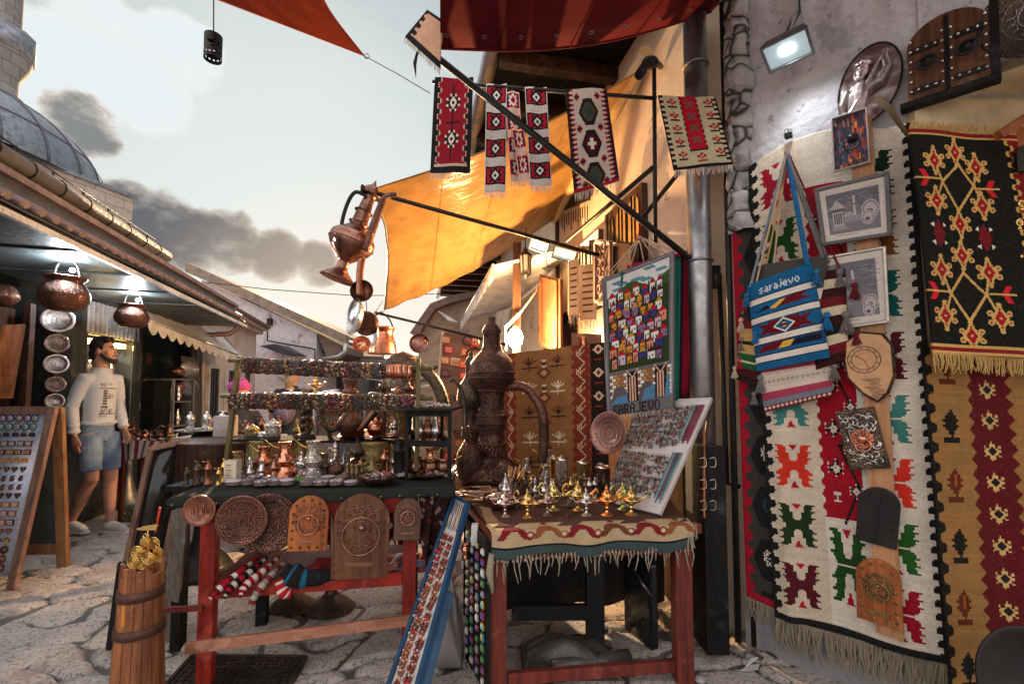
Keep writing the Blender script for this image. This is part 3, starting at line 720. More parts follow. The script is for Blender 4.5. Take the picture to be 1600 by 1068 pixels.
# zinc downpipe
dp = T('downpipe', 'fat grey zinc downpipe running down the plaster wall corner', 'pipe', WR(1085, 960, .1))
m = MB(); top = WR(1083, -60, .12); m.tube([(top.x, top.y, .03), (top.x, top.y, 3.75)], .062, 16); m.build('pipe', K['zinc'], dp)
m = MB(); m.tube([(top.x, top.y, 3.6), (top.x, top.y, 3.78), (top.x - .12, top.y - .02, 3.9), (top.x - .9, top.y+.1, 3.96)], .07, 12); m.build('gutter_elbow', K['zinc'], dp)
for z in (.9, 2.0, 2.72, 3.1, 3.45):
 m = MB(); m.ring((top.x, top.y, z), .065, .008, 20, 6); m.build('pipe_collar', K['steel'], dp)
m = MB(); m.tube([(top.x+.13, top.y - .06, .02), (top.x+.13, top.y - .06, 3.7)], .017, 8); m.tube([(top.x+.19, top.y - .1, .02), (top.x+.19, top.y - .1, 2.25)], .014, 8); thing1(m, 'cable_conduit', K['iron'], 'pair of thin black conduits beside the zinc downpipe', 'conduit')

# near stucco wall
def Sm(): m = MB(); m.M = SF.copy(); return m
sb = T('stucco_wall', 'rough white stucco wall holding the rugs and plaques, with rubble corner and ochre recess', 'wall', SF @ V_((-.3, .6, 0)))
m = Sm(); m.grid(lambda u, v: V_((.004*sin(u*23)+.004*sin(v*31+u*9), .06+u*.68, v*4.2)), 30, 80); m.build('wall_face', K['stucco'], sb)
m = Sm(); m.box((-.21, 1.38, 3.36), (.42, 1.3, 1.7)); m.build('upper_wall', K['stucco'], sb)
q = MB(); a = SF @ V_((0, .80, 0)); q.prism([(a.x, a.y, 2.5), (a.x+1.6, a.y, 2.5), (a.x+1.6, a.y - .9, 2.5), (SF @ V_((0, 1.9, 0))).xy.to_3d()+V_((0, 0, 2.5))], (0, 0, .05)); q.build('recess_soffit', mat('warm lit soffit tint', (.66, .50, .30), .85), sb)  # warm light put into the soffit colour
q = MB(); q.box((2.42, 1.88, 1.26), (1.5, .1, 2.5)); q.build('recess_wall', mat('warm lit recess tint', (.66, .50, .30), .85), sb)  # yellow base colour stands in for warm light on this wall
m = Sm()
from mathutils import noise as NZ
def rgh(u, v):
 z = 2.12+v*2.1; y = -.05+u*(.125+.05*NZ.noise(V_((z*5, 3, 1)))); p = V_((y*9, z*7, .5))
 return V_((.015+.06*sin(pi*u) ** .5*(.6+.9*NZ.cell(p*.8))+.02*NZ.noise(p*3), y+.012*NZ.noise(p*2), z))
m.grid(rgh, 16, 150)
m.box((-.1, .03, 3.0), (.2, .09, 2.4))
m.build('rubble_corner', K['rubble'], sb)
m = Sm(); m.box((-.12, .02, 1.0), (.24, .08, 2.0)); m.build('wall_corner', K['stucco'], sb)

# awnings and sails
def translucent(name, col, tr, rough, gloss=.4, fold=18, stretch=(1, 1, 1), bs=.35):
 t = NT(name); n = t.noise(fold, 5, .55, t.map(stretch), .4); n2 = t.noise(260, 2, .5)
 c = t.mix(t.step(t.noise(5, 6, .6), .35, .7), col, tuple(x*.72 for x in col)); nb = t.bump(n2, .12, .001, t.bump(n, bs, .03))
 t.fin(c, rough, 0.0, nb, Specular_IOR_Level=gloss)
 trn = t.node('ShaderNodeBsdfTranslucent', {0: c}); t.l.new(nb, trn.inputs['Normal'])
 mx = t.node('ShaderNodeMixShader', {0: tr}); t.l.new(t.p.outputs[0], mx.inputs[1]); t.l.new(trn.outputs[0], mx.inputs[2])
 t.l.new(mx.outputs[0], t.n['Material Output'].inputs[0]); return t.mat
K['tarp'] = translucent('mustard vinyl tarpaulin', (.43, .245, .08), .34, .22, .6, 3.2, (1, 3, 1), .55)
K['canopy_red'] = translucent('deep red canvas', (.15, .007, .014), .15, .8, .2, 4, (1, 1, 1), .3)
K['sail_orange'] = translucent('rust orange canvas', (.46, .075, .028), .4, .8, .2, 6)
K['awn_cream'] = translucent('cream awning canvas', (.80, .77, .77), .35, .8, .2, 5)
A, B = W(585, 294, 3.3), WR(1003, 108, .08); Cc, Dd = W(601, 486, 5.2), WR(866, 342, .08)
tp = T('tarpaulin', 'glossy mustard yellow tarpaulin stretched out from the plaster wall', 'awning', A)
f = quad(A, B, Cc, Dd, lambda u, v: .10*sin(pi*v)*(1 - .5*u) - .25*sin(pi*u)*.35+.012*sin(u*40+v*9)*(1 - u)*v+.02*sin(v*26+u*3)*math.exp(-6*u), (0, 0, 1))
def ft(u, v):
 p = f(u, v); c = (A.lerp(B, .5)).lerp(Cc.lerp(Dd, .5), .5); k = .20*sin(pi*v)*(1 - u) ** 2
 return p+(c - p)*k*.35
m = MB(); m.grid(ft, 70, 50); m.build('fabric', K['tarp'], tp, solid=.004)
m = MB(); m.tube([B+V_((0, -.12, .03)), Dd+V_((0, .1, .03))], .055, 12); m.build('roller', mat('cream roller tube', (.62, .42, .20), .45), tp)
m = MB(); [m.tube([ft(u, v/40) - V_((0, 0, .006)) for v in range(41)], .006, 4, flat=.3) for u in (.27, .52, .77)]; [m.tube([ft(u/40, v) for u in range(41)], .009, 5, flat=.4) for v in (.006, .994)]; m.build('seam', K['tarp'], tp)
m = MB(); m.tube([ft(0, v/20) for v in range(21)], .012, 6); m.build('edge_rope', K['steel'], tp)
ac = W(688, 76, 2.2)
rc = T('red_canopy', 'deep red canvas canopy stretched overhead at the top of the stall', 'awning', ac)
Bq = V_((1.12, 2.45, 3.42)); Aq, Bn = V_((.28, -2.0, 3.3)), V_((3.2, -1.6, 3.9))  # rear corners run unseen past the camera, added to shade the stall
f2 = quad(ac, Bq, Aq, Bn, lambda u, v: -.09*sin(pi*u)*(1 - v*.3), (0, 0, 1))
m = MB(); m.grid(f2, 40, 30); m.build('fabric', K['canopy_red'], rc, solid=.003)
m = MB(); m.tube([f2(u/30, 0) for u in range(31)], .007, 5); [m.tube([f2(u, v/20) - V_((0, 0, .004)) for v in range(21)], .006, 4, flat=.3) for u in (.2, .45, .7)]; m.build('hem', K['canopy_red'], rc)
m = MB(); [m.ring(f2(.02+k*.12, .02) - V_((0, 0, .004)), .010, .0025, 12, 4) for k in range(9)]; m.build('eyelet', K['steel'], rc)
so = T('orange_sail', 'rust orange shade sail pulled to a point by a thin wire', 'awning', W(570, 88, 2.4))
t0, tb, tc = W(570, 88, 2.4), W(60, -105, 3.0), W(505, -110, 1.75)
def fs_(u, v):
 a = t0.lerp(tb, u); b = t0.lerp(tc, u); p = a.lerp(b, v)
 ctr_ = (t0+tb+tc)/3; k = .55*sin(pi*min(u, 1))*(abs(v - .5)*2) ** 3*(.05 if v < .5 else .5); return p+(ctr_ - p)*k*.6
m = MB(); m.grid(fs_, 40, 16); m.build('fabric', K['sail_orange'], so, solid=.004)
m = MB(); m.ring(t0+V_((.01, 0, 0)), .014, .003, 12, 5, (0, 1, 0)); m.build('eyelet', K['steel'], so)
m = MB(); m.tube([t0, W(620, 115, 2.32), W(672, 146, 2.3)], .0022, 5); thing1(m, 'guy_wire', K['iron'], 'thin wire from the orange sail tip to the canopy post', 'wire')
pl = T('pendant_lantern', 'small perforated black cylinder lantern hanging from the orange sail', 'lantern', W(333, 75, 2.6))
c = W(333, 75, 2.6); sc_ = 2.6/711
def fret(name, c, r, h, mt, par, nu=26, nv=14, seed=1):
 q = random.Random(seed); m = MB()
 for j in range(nv):
  for i in range(nu):
   keep = j in (0, nv - 1, nv - 2) or not ((j < nv*.75 and q.random() < .17 and j > 3) or (j >= nv*.75 and (i+j) % 2))
   if keep:
    a0, a1 = 2*pi*i/nu, 2*pi*(i+1)/nu; z0, z1 = h/2 - h*j/nv, h/2 - h*(j+1)/nv
    m.add([c+V_((r*cos(a), r*sin(a), z)) for a, z in ((a0, z0), (a1, z0), (a1, z1), (a0, z1))], [(0, 1, 2, 3)])
 return m.build(name, mt, par, solid=.002)
fret('shade', c, .046, .145, K['iron'], pl); m = MB(); m.lathe([(0, .074), (.047, .074), (.047, .070), (0, .070)], 20, c); m.build('cap', K['iron'], pl)
m = MB(); m.tube([c+V_((0, 0, .072)), W(334, -20, 2.6)], .0035, 5); m.build('cord', K['iron'], pl)
# scalloped cream awning of the next shop
ca = T('scalloped_awning', 'cream scalloped canvas awning over the open shop doorway', 'awning', LF @ V_((.5, 3, 1.9)))
i0, i1 = LF @ V_((.02, 1.95, 2.10)), LF @ V_((.02, 5.2, 2.10)); 
o0, o1 = W(232, 500, 4.75), W(381, 558, 7.4)
i0 = WL(222, 470, .03); i1 = WL(345, 520, .03)
m = MB(); m.grid(quad(i0, i1, o0, o1, lambda u, v: -.03*sin(pi*v)+.008*sin(u*60), (0, 0, 1)), 40, 10); m.build('canvas', K['awn_cream'], ca, solid=.004)
m = MB(); ns = 14
for k in range(ns):
 a, b = o0.lerp(o1, k/ns), o0.lerp(o1, (k+1)/ns)
 m.add([a.lerp(b, t/8) for t in range(9)]+[a.lerp(b, t/8)+V_((0, 0, -.07 - .07*sin(pi*t/8))) for t in range(9)], [(t, t+1, 10+t, 9+t) for t in range(8)])
m.build('valance', K['awn_cream'], ca, solid=.004)
m = MB(); m.tube([o0, o1], .012, 6); m.tube([o1, i1], .010, 6); m.build('awning_frame', K['zinc'], ca)
# fringed awning on the right building
fa = T('fringed_awning', 'cream awning with ragged fringed edge on the plaster building beyond the tarpaulin', 'awning', W(745, 460, 6))
o0, o1 = W(771, 414, 4.7), W(720, 503, 8.3); i0, i1 = WR(862, 372, .05), WR(792, 470, .05)
i0 = RF @ V_((-.03, 4.6, 2.75)); i1 = RF @ V_((-.03, 8.2, 2.75))
m = MB(); m.grid(quad(i0, i1, o0, o1), 10, 6); m.build('canvas', K['awn_cream'], fa, solid=.004)
m = MB(); m.tube([o0, o1], .018, 8); m.build('rail', paint((.6, .5, .4), .4), fa)
m = MB(); m.strands(o0, o1, 150, .16, .008, .45); m.build('fringe', K['awn_cream'], fa)
# overhead street cable
m = MB(); m.tube([W(322, 441, 9), W(420, 452, 9), W(560, 462, 9), W(660, 460, 9), W(742, 455, 9)], .008, 5); thing1(m, 'overhead_cable', K['iron'], 'thin black cable strung across the street below the clouds', 'cable')
# ================================================================ RUGS AND THE RIGHT HAND WALL
BEAST = ['####........####', '.####......####.', '..###......###..', '#####......#####', '.#####....#####.', '..####....####..', '######....######', '.######..######.', '..############..', '...##########...']
DIAM = ['....w....', '...bbb...', 'w..bwb..w', '.bbwwwbb.', 'wbwwrwwbw', '.bbwwwbb.', 'w..bwb..w', '...bbb...', '....w....']
CROSSM = ['..##..##..', '..#.##.#..', '#.##..##.#', '##......##', '.##.##.##.', '##......##', '#.##..##.#', '..#.##.#..', '..##..##..']
FLOW = ['....#....', '...###...', '.##.#.##.', '.###.###.', '...###...', '....#....', '.#######.', '.........']
TREE = ['....#....', '...###...', '..##o##..', '.###o###.', '..##o##..', '.###o###.', '..#####..', '...###...', '....#....', '.#######.', '.#######.']
RED, DRED, BLK, CRM, TAN, GRN, TEAL, MAR, GLD = 'B3122B', '7A1420', '1A1A1E', 'E2D5C4', 'B98A58', '1F4A22', '3F8079', '551420', 'CFA45E'
def beast(cv, x, y, c, kx=2, k=2, tri='B3122B'):
 cv.bmp(BEAST, x, y, {'#': c}, k, kx=kx); cv.bmp(BEAST, x, y+11*k - 1, {'#': c}, k, kx=kx, flipy=True)
 w = 16*kx
 cv.poly([(x+w/2 - 2*kx, y), (x+w/2+2*kx, y), (x+w/2, y+3*k)], tri)
 cv.poly([(x+w/2 - 2*kx, y+21*k), (x+w/2+2*kx, y+21*k), (x+w/2, y+17*k)], tri)
def fringe(par, a, b, n, ln, m, name='fringe', down=(0, 0, -1), r=.0022, **k):
 q = MB(); q.strands(a, b, n, ln, r, down=down, **k); return q.build(name, m, par)
K['fringe_cream'] = fab('cream wool fringe', (.52, .43, .33)); K['fringe_gold'] = fab('golden fringe', (.55, .34, .12)); K['fringe_grey'] = fab('greyish fringe', (.33, .27, .20)); K['fringe_white'] = fab('white fringe', (.66, .58, .53))

# main kilim with stepped beasts
cv = Cv(112, 300, CRM); cv.rough(.1)
for y0, y1, c in ((110, 300, 'CBAF8C'), (150, 205, 'D6C6AB')): pass
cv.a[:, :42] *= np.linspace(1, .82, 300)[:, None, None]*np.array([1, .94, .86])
cv.where((cv.xx > 42+1.2*np.sin(cv.yy*.8)) & (cv.xx < 69) & (cv.yy > 30) & (cv.yy < 232), 'A30F26')
for v, c in ((8, 'A0122B'), (44, GRN), (80, '8A5A30'), (116, TEAL), (150, TEAL), (188, 'D2301F'), (225, '1D3418'), (262, '551420')): beast(cv, 9, v+1, c, 1.62, 1.3)
for v, c in ((12, '16301A'), (48, '7C4A22'), (84, '0F625C'), (120, '571826'), (156, '3F7F78'), (192, 'DA3424'), (228, '235C20'), (264, 'A0122B')): beast(cv, 73, v+1, c, 1.7, 1.34, '8F1426')
for y in (50, 96, 144, 188): cv.line(55, y, 67, y+24, 1.6, BLK); cv.line(67, y+24, 56, y+46, 1.6, BLK)
for k, y in enumerate((44, 70, 96, 120, 146, 172, 196)): cv.bmp(DIAM, 46, y, {'w': CRM, 'b': BLK, 'r': RED}, 1.25); cv.bmp(DIAM, 58 if k % 2 else 60, y+14, {'w': CRM, 'b': BLK, 'r': RED}, 1)
beast(cv, 44, 238, '1E4A1E', 1.5, 2.1)
cv.bmp(['###', '.#.', '.#.', '###'], 49, 216, {'#': CRM}, 1.6)
cv.wavy(5, 2.6, 9, True, BLK); cv.wavy(107.5, 1.7, 7, False, BLK, .3); cv.rect(0, 296, 112, 300, BLK); cv.rough(.16, 9)
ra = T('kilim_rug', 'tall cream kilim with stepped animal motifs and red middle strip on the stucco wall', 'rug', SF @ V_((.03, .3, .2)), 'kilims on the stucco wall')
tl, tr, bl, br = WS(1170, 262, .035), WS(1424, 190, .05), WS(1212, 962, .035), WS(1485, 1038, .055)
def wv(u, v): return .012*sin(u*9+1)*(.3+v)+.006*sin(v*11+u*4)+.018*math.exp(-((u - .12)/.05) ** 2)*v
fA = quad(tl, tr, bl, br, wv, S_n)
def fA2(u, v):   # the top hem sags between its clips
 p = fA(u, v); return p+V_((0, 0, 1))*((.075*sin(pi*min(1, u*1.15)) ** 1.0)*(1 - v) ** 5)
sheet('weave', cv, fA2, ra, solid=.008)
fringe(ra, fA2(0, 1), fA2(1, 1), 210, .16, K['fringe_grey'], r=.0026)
# dark kilim behind it
cv = Cv(40, 300, '3A3836'); cv.wavy(6, 2, 12, True, 'A3122C')
for y in range(0, 300, 36):
 cv.poly([(8, y+17), (15, y+3), (30, y+3), (37, y+17), (30, y+31), (15, y+31)], BLK)
 cv.bmp(CROSSM, 17, y+10, {'#': CRM if (y // 36) % 2 else '2F4654'}, 1.2, kx=1)
cv.rect(0, 295, 40, 300, 'A3122C').rough(.2)
rb_ = T('kilim_rug', 'dark grey kilim with crimson edge peeking out beside the tall cream kilim', 'rug', SF @ V_((.02, .1, .2)), 'kilims on the stucco wall')
f = quad(WS(1142, 305, .018), WS(1225, 262, .018), WS(1167, 930, .018), WS(1240, 962, .018), lambda u, v: .005*sin(v*9), S_n)
sheet('weave', cv, f, rb_, solid=.006); fringe(rb_, f(0, 1), f(.9, 1), 46, .11, K['fringe_grey'])
fringe(rb_, WS(1135, 262, .02), WS(1162, 300, .05), 18, .1, K['fringe_white'])
# black kilim with diamond vines
cv = Cv(120, 236, '11130F')
def uvc(x, y): v = (y - 60)/845; l = 65+(y - 60)*.125; return ((x - l)/(350+30*v)*120, v*236)
for P in (((230, 185), (175, 260), (237, 365), (285, 265)), ((258, 600), (220, 680), (283, 780), (328, 680))):
 q = [uvc(*p) for p in P]
 for i in range(4): cv.line(*q[i], *q[(i+1) % 4], 2.6, GLD)
for (x0, y0, x1, y1) in ((145, 180, 175, 260), (158, 335, 175, 262), (290, 190, 285, 265), (312, 340, 287, 266), (242, 415, 237, 365), (242, 415, 252, 535), (252, 535, 258, 600), (185, 595, 218, 680), (335, 595, 328, 680), (205, 765, 220, 682), (370, 765, 330, 682), (283, 780, 290, 835), (217, 140, 230, 185)):
 cv.line(*uvc(x0, y0), *uvc(x1, y1), 2.4, GLD)
for (x, y) in ((145, 180), (217, 140), (290, 190), (158, 335), (312, 340), (242, 415), (252, 535), (185, 595), (335, 595), (205, 765), (370, 765), (290, 835)):
 a, b = uvc(x, y); cv.diamond(a, b, 9, 13, GLD)
 for t in range(6):
  an = t*pi/3+pi/6; cv.disc(a+10.5*cos(an), b+9.5*sin(an), 3, 3, GLD); cv.disc(a+10.5*cos(an), b+9.5*sin(an), 1.2, 1.2, '9A1220')
 cv.disc(a, b - 14, 2.4, 2.4, GLD); cv.disc(a, b+14, 2.4, 2.4, GLD); cv.diamond(a, b, 5.5, 9, 'A01220'); cv.disc(a, b, 1.3, 1.3, GLD)
for (x, y) in ((172, 460), (322, 465)):
 a, b = uvc(x, y); cv.diamond(a, b, 7, 15, '74121D'); 
 for t in (-1, 1):
  for w_ in (-1, 1): cv.poly([(a+t*5, b+w_*7), (a+t*9, b+w_*9), (a+t*5, b+w_*12)], CRM)
for (x, y, d) in ((118, 250, 1), (335, 275, -1), (165, 677, 1), (388, 677, -1)):
 a, b = uvc(x, y); cv.poly([(a - 6*d, b - 9), (a, b - 9), (a+5*d, b), (a, b+9), (a - 6*d, b+9), (a - 1*d, b)], 'D2202A'); cv.line(a - 9*d, b, a+16*d, b, 1.8, GLD)
cv.wavy(107, 3.5, 12, False, GLD); cv.wavy(110.5, 3.5, 12, False, '7F141C'); cv.rect(0, 0, 120, 4, '8A1720'); cv.rect(0, 4, 120, 5.5, GLD); cv.rect(0, 226, 120, 229, GLD); cv.rect(0, 229, 120, 233, '8A1720'); cv.rect(0, 233, 120, 236, GLD); cv.rough(.12)
rc_ = T('kilim_rug', 'black kilim with gold and red diamond vine pattern and golden fringe in the ochre recess', 'rug', WF(1500, 560, 1.76), 'kilims in the ochre recess')
f = quad(WF(1420, 202, 1.73), WF(1584, 214, 1.76), WF(1457, 551, 1.70), WF(1650, 562, 1.74), lambda u, v: .006*sin(u*8+v*3), (0, -1, 0))
sheet('weave', cv, f, rc_, solid=.008); fringe(rc_, f(0, 1), f(1, 1), 95, .075, K['fringe_gold'])
q = MB(); q.strands(f(0, 0), f(1, 0), 110, .045, .0022, down=(0, -.25, .7)); q.build('fringe', K['fringe_gold'], rc_)
# tan kilim beneath
cv = Cv(110, 250, '936A3C'); cv.rough(.2)
cv.where((cv.xx > 35+1.8*np.sin(cv.yy*.6)) & (cv.xx < 65+1.8*np.sin(cv.yy*.6+2)), '5A0E16')
for y in range(2, 250, 22): cv.bmp(DIAM, 44, y, {'w': 'C9A468', 'b': 'C9A468', 'r': 'A01220'}, 1.6, kx=1.3); cv.diamond(50, y+7, 3, 4, BLK)
for r_, y in enumerate(range(4, 250, 42)):
 for x in (8, 80): cv.bmp(TREE, x, y, {'#': '14120F' if r_ % 2 else '5B2512', 'o': 'A04A1C' if r_ % 2 == 0 else '14120F'}, 2.2, kx=1.9)
cv.wavy(4, 2, 14, True, '14120F').rough(.15, 4)
rd_ = T('kilim_rug', 'tan kilim with dark tree motifs and crimson middle band below the black kilim', 'rug', WF(1550, 1060, 1.8), 'kilims in the ochre recess')
f = quad(WF(1438, 540, 1.80), WF(1660, 545, 1.80), WF(1482, 1100, 1.76), WF(1720, 1120, 1.76), lambda u, v: .01*sin(u*10+v*2), (0, -1, 0))
sheet('weave', cv, f, rd_, solid=.006)
q = MB(); q.lathe([(0, .012), (.13, .008), (.15, .02), (.155, .03), (.15, .032), (.13, .016), (0, .02)], 40, WF(1588, 1055, 1.5), Matrix.Rotation(R_(80), 3, 'X')); thing1(q, 'tray', K['iron'], 'dark round tray leaning at the foot of the tan kilim', 'tray')
# wooden display panel at the far right
wp = T('trinket_board', 'orange stained wooden panel with small trinkets beside the black kilim', 'panel', WF(1590, 500, 1.82))
q = MB(); q.box(WF(1625, 380, 1.79), (.16, .02, .95)); q.build('board', K['wood_orange'], wp)
q = MB(); q.bar(WF(1555, 215, 1.745), WF(1640, 160, 1.745), .05, .03); q.build('top_rail', K['wood_orange'], wp)
q = MB(); p0 = WF(1604, 250, 1.74); q.prism([p0+V_((-.05, 0, -.05)), p0+V_((.05, 0, -.05)), p0+V_((.05, 0, .03)), p0+V_((.02, 0, .055)), p0+V_((-.02, 0, .055)), p0+V_((-.05, 0, .03))], (0, -.012, 0))
thing1(q, 'keepsake_plaque', K['iron'], 'small black arched keepsake plaque on the orange panel', 'plaque')
for k, (px, py) in enumerate(((1596, 318), (1592, 348), (1594, 392))):
 q = MB(); q.ring(WF(px, py, 1.74), .012, .004, 12, 5, (0, 1, 0)); q.ball(WF(px, py+9, 1.74), .009, 8, 6); thing1(q, 'trinket', K['brass'], f'{["upper", "middle", "lower"][k]} brass trinket pinned on the orange panel', 'trinket', 'trinkets on the orange panel')

# plaques and frames, flat on the wall
def PM(tl, tr, bl, n=None):
 """local frame of a flat thing: x right, y up, z out; origin bottom centre"""
 tl, tr, bl = map(Vector, (tl, tr, bl)); x = (tr - tl); w = x.length; x.normalize(); y = tl - bl; y -= x*y.dot(x); h = y.length; y.normalize(); z = x.cross(y)
 o = bl+x*w/2
 return Matrix(((x.x, y.x, z.x, o.x), (x.y, y.y, z.y, o.y), (x.z, y.z, z.z, o.z), (0, 0, 0, 1))), w, h
def LM(M): m = MB(); m.M = M.copy(); return m
def arch_pts(w, h, z=0, pad=0, n=14, rise=None):
 w2 = w/2 - pad; rise = rise or w/2; r = rise - pad
 return [(-w2, pad, z), (w2, pad, z)]+[(w2*cos(t), h - rise+r*sin(t), z) for t in [i*pi/n for i in range(n+1)]]
def rosette(m, c, R, n=12, r=.0016):
 for k in range(n):
  a = 2*pi*(k+.5)/n; d = V_((cos(a), sin(a), 0)); c = V_(c)
  m.tube([c+d*R*.35, c+d*R*.72+V_((-d.y, d.x, 0))*R*.19, c+d*R, c+d*R*.72 - V_((-d.y, d.x, 0))*R*.19], r, 5, closed=True)
  m.ring(c+d*R*.78, R*.07, r*.8, 8, 4); m.ring(c+d*R*.95, R*.15, r, 10, 4)
 m.ring(c, R*.33, r, 20, 5); m.ring(c, R*.98, r, 30, 5)
def door_plaque(M, w, h, wm, mm, label, studs=.016, sr=.004, kn=.5, kr=.33, rise=None, slot=True, split=False, group=None, th=.018, stud_mat=None, rr_=.32):
 t = T('door_plaque', label, 'plaque', M @ V_((0, 0, 0)), group)
 m = LM(M); m.prism(arch_pts(w, h, 0, 0, rise=rise), M.to_3x3() @ V_((0, 0, th)) if 0 else (0, 0, th)); m.build('board', wm, t, bevel=.002)
 m = LM(M); P = arch_pts(w, h, th, studs*.75, 24, rise); L = []
 for i in range(len(P)):
  a, b = V_(P[i]), V_(P[(i+1) % len(P)]); d = (b - a).length; L.append((a, b, d))
 tot = sum(x[2] for x in L); n = max(8, int(tot/(studs*1.6))); st = tot/n; pos = 0; i = 0; acc = 0
 for k in range(n):
  target = k*st
  while acc+L[i][2] < target: acc += L[i][2]; i += 1
  a, b, d = L[i]; p = a.lerp(b, (target - acc)/max(d, 1e-9)); m.ball(p, sr, 8, 5, sz=.8)
 m.build('stud', stud_mat or mm, t)
 if split:
  m = LM(M); m.box((0, h/2, th+.002), (.006, h*.98, .006)); m.build('middle_strip', K['iron'], t)
 if kn:
  y = h*kn; m = LM(M); rosette(m, (0, y+w*.12, th+.002), w*rr_); m.ball((0, y+w*.12, th+.004), w*.06, 10, 6, sz=.7); ro = m.build('rosette', mm, t)
  m = LM(M); m.ring((0, y - w*.02, th+.010), w*kr*.72, .0036 if w > .1 else .0022, 28, 8, M.to_3x3() @ V_((0, 0, 1)) if 0 else (0, .12, 1)); m.build('knocker_ring', mm, ro)
 if slot:
  m = LM(M); m.box((0, h*.17, th+.002), (w*.5, h*.05, .004)); m.build('letter_slot', mm, t, bevel=.001)
 return t
# plank that carries the souvenirs
pk = MB(); pk.prism([WS(1328, 190, .075), WS(1362, 180, .075), WS(1413, 1000, .085), WS(1370, 984, .085)], S_n*.02)
thing1(pk, 'display_plank', K['wood_plain'], 'narrow pine plank down the cream kilim carrying framed pictures and plaques', 'plank')
def picture(name, cs, off, fm, fw, cvs, label, cat='picture', mat_c=None, group=None, dep=.016):
 tl, tr, br, bl = [WS(*c, off) for c in cs]
 t = T(name, label, cat, bl, group); n = S_n
 f = quad(tl, tr, bl, br)
 sheet('print', cvs, lambda u, v: f(.02+u*.96, .02+v*.96)+n*.004, t, K['print'], .002)
 q = MB()
 for a, b in ((tl, tr), (tr, br), (br, bl), (bl, tl)):
  d = (b - a).normalized()*fw*.5; q.bar(a - d+n*.006, b+d+n*.006, fw, dep, up=n)
 q.build('frame', fm, t, bevel=.003)
 q = MB(); q.prism([tl, tr, br, bl], -n*.006); q.build('backing', K['wood_mid'], t)
 return t
def old_town(w, h, sky='8E8FA0', seed=1, tower=True, fount=True):
 """engraved view of a square with a domed fountain kiosk, a minaret and two round stamps"""
 c = Cv(w, h, 'C9BCB0'); b = int(w*.11); c.rect(b, b, w - b, h - b, '77717A'); c.rect(b+1, b+1, w - b - 1, h*.55, '5A5660')
 q = random.Random(seed)
 for k in range(60):
  x, y = q.uniform(b, w - b - 4), q.uniform(b+2, h*.5); c.line(x, y, x+q.uniform(3, 9), y+q.uniform(-3, 1), 1, q.choice(('6E6A74', '4A4650', '85808A')))
 c.poly([(b, h*.62), (w*.45, h*.3), (w - b, h*.6), (w - b, h - b), (b, h - b)], '6A646A')
 if fount:
  c.poly([(w*.14, h*.42), (w*.26, h*.25), (w*.40, h*.42)], 'A89A98'); c.rect(w*.16, h*.42, w*.38, h*.47, '4B464B'); c.rect(w*.18, h*.47, w*.36, h*.74, 'A59A9A')
  for k in range(5): c.rect(w*(.2+.035*k), h*.50, w*(.2+.035*k)+1.5, h*.70, '3F3A40')
  c.rect(w*.15, h*.74, w*.39, h*.80, '8C8284')
 x = w*(.52 if fount else .55); c.rect(x - 1, h*.22, x+2, h*.62, 'B5A8A8'); c.rect(x - 2.5, h*.36, x+3.5, h*.385, '5A5056'); c.poly([(x - 1.5, h*.22), (x+.5, h*.13), (x+2.5, h*.22)], '5A5056')
 c.disc(x - 8, h*.58, 7, 6, '9C9194'); c.rect(x - 15, h*.58, x+10, h*.7, '857B80')
 for (cx_, cy_, r) in ((w*.76, h*(.52 if fount else .72), w*.13), (w*.72, h*(.66 if fount else .82), w*.10)):
  c.disc(cx_, cy_, r, r, 'B9A9A8'); c.disc(cx_, cy_, r*.88, r*.88, '6E6468'); c.disc(cx_, cy_, r*.72, r*.72, 'B0A0A0'); c.disc(cx_ - r*.1, cy_+r*.2, r*.4, r*.25, '4A4248')
 for k in range(3): c.rect(w*.2, h - b+2+k*0, w*.55, h - b+3, '8A8078')
 c.rough(.18, seed); return c
picture('framed_picture', ((1276, 298), (1386, 272), (1391, 366), (1288, 382)), .12, mat('grey moulded frame', (.10, .085, .085), .4), .016, old_town(90, 72), 'grey framed landscape engraving of a fountain square, upper of the two framed pictures', group='framed engravings')
picture('framed_picture', ((1262, 408), (1382, 387), (1388, 502), (1300, 515)), .11, mat('silvered frame', (.55, .48, .42), .35, .6), .011, old_town(76, 80, seed=4, fount=False), 'silver framed engraving with a minaret, partly behind the tassels of the bags', group='framed engravings')
# small abstract painting with a knocker
cv = Cv(46, 66, '2A2433'); q = random.Random(8)
for k in range(160):
 x, y = q.uniform(0, 44), q.uniform(0, 62); cv.rect(x, y, x+q.uniform(1, 4), y+q.uniform(2, 12), q.choice(('C4521C', 'E08A3A', '5B2A5C', '1E2A44', '7A2A1E', '3B5C7C', '1A1622', '1A1622', '2A2433', 'B03A2A')))
ap = picture('abstract_painting', ((1300, 187), (1354, 170), (1359, 254), (1304, 269)), .11, mat('cream canvas edge', (.55, .45, .38), .6), .006, cv, 'small abstract orange and violet canvas with a black knocker in its middle')
M_, w_, h_ = PM(WS(1300, 187, .125), WS(1354, 170, .125), WS(1304, 269, .125))
m = LM(M_); m.lathe([(0, .016), (.014, .012), (.022, 0), (.0, 0)], 12, (0, h_*.55, 0)); m.ring((0, h_*.42, .012), .028, .004, 22, 7, (0, .2, 1)); m.build('knocker', K['iron'], ap)
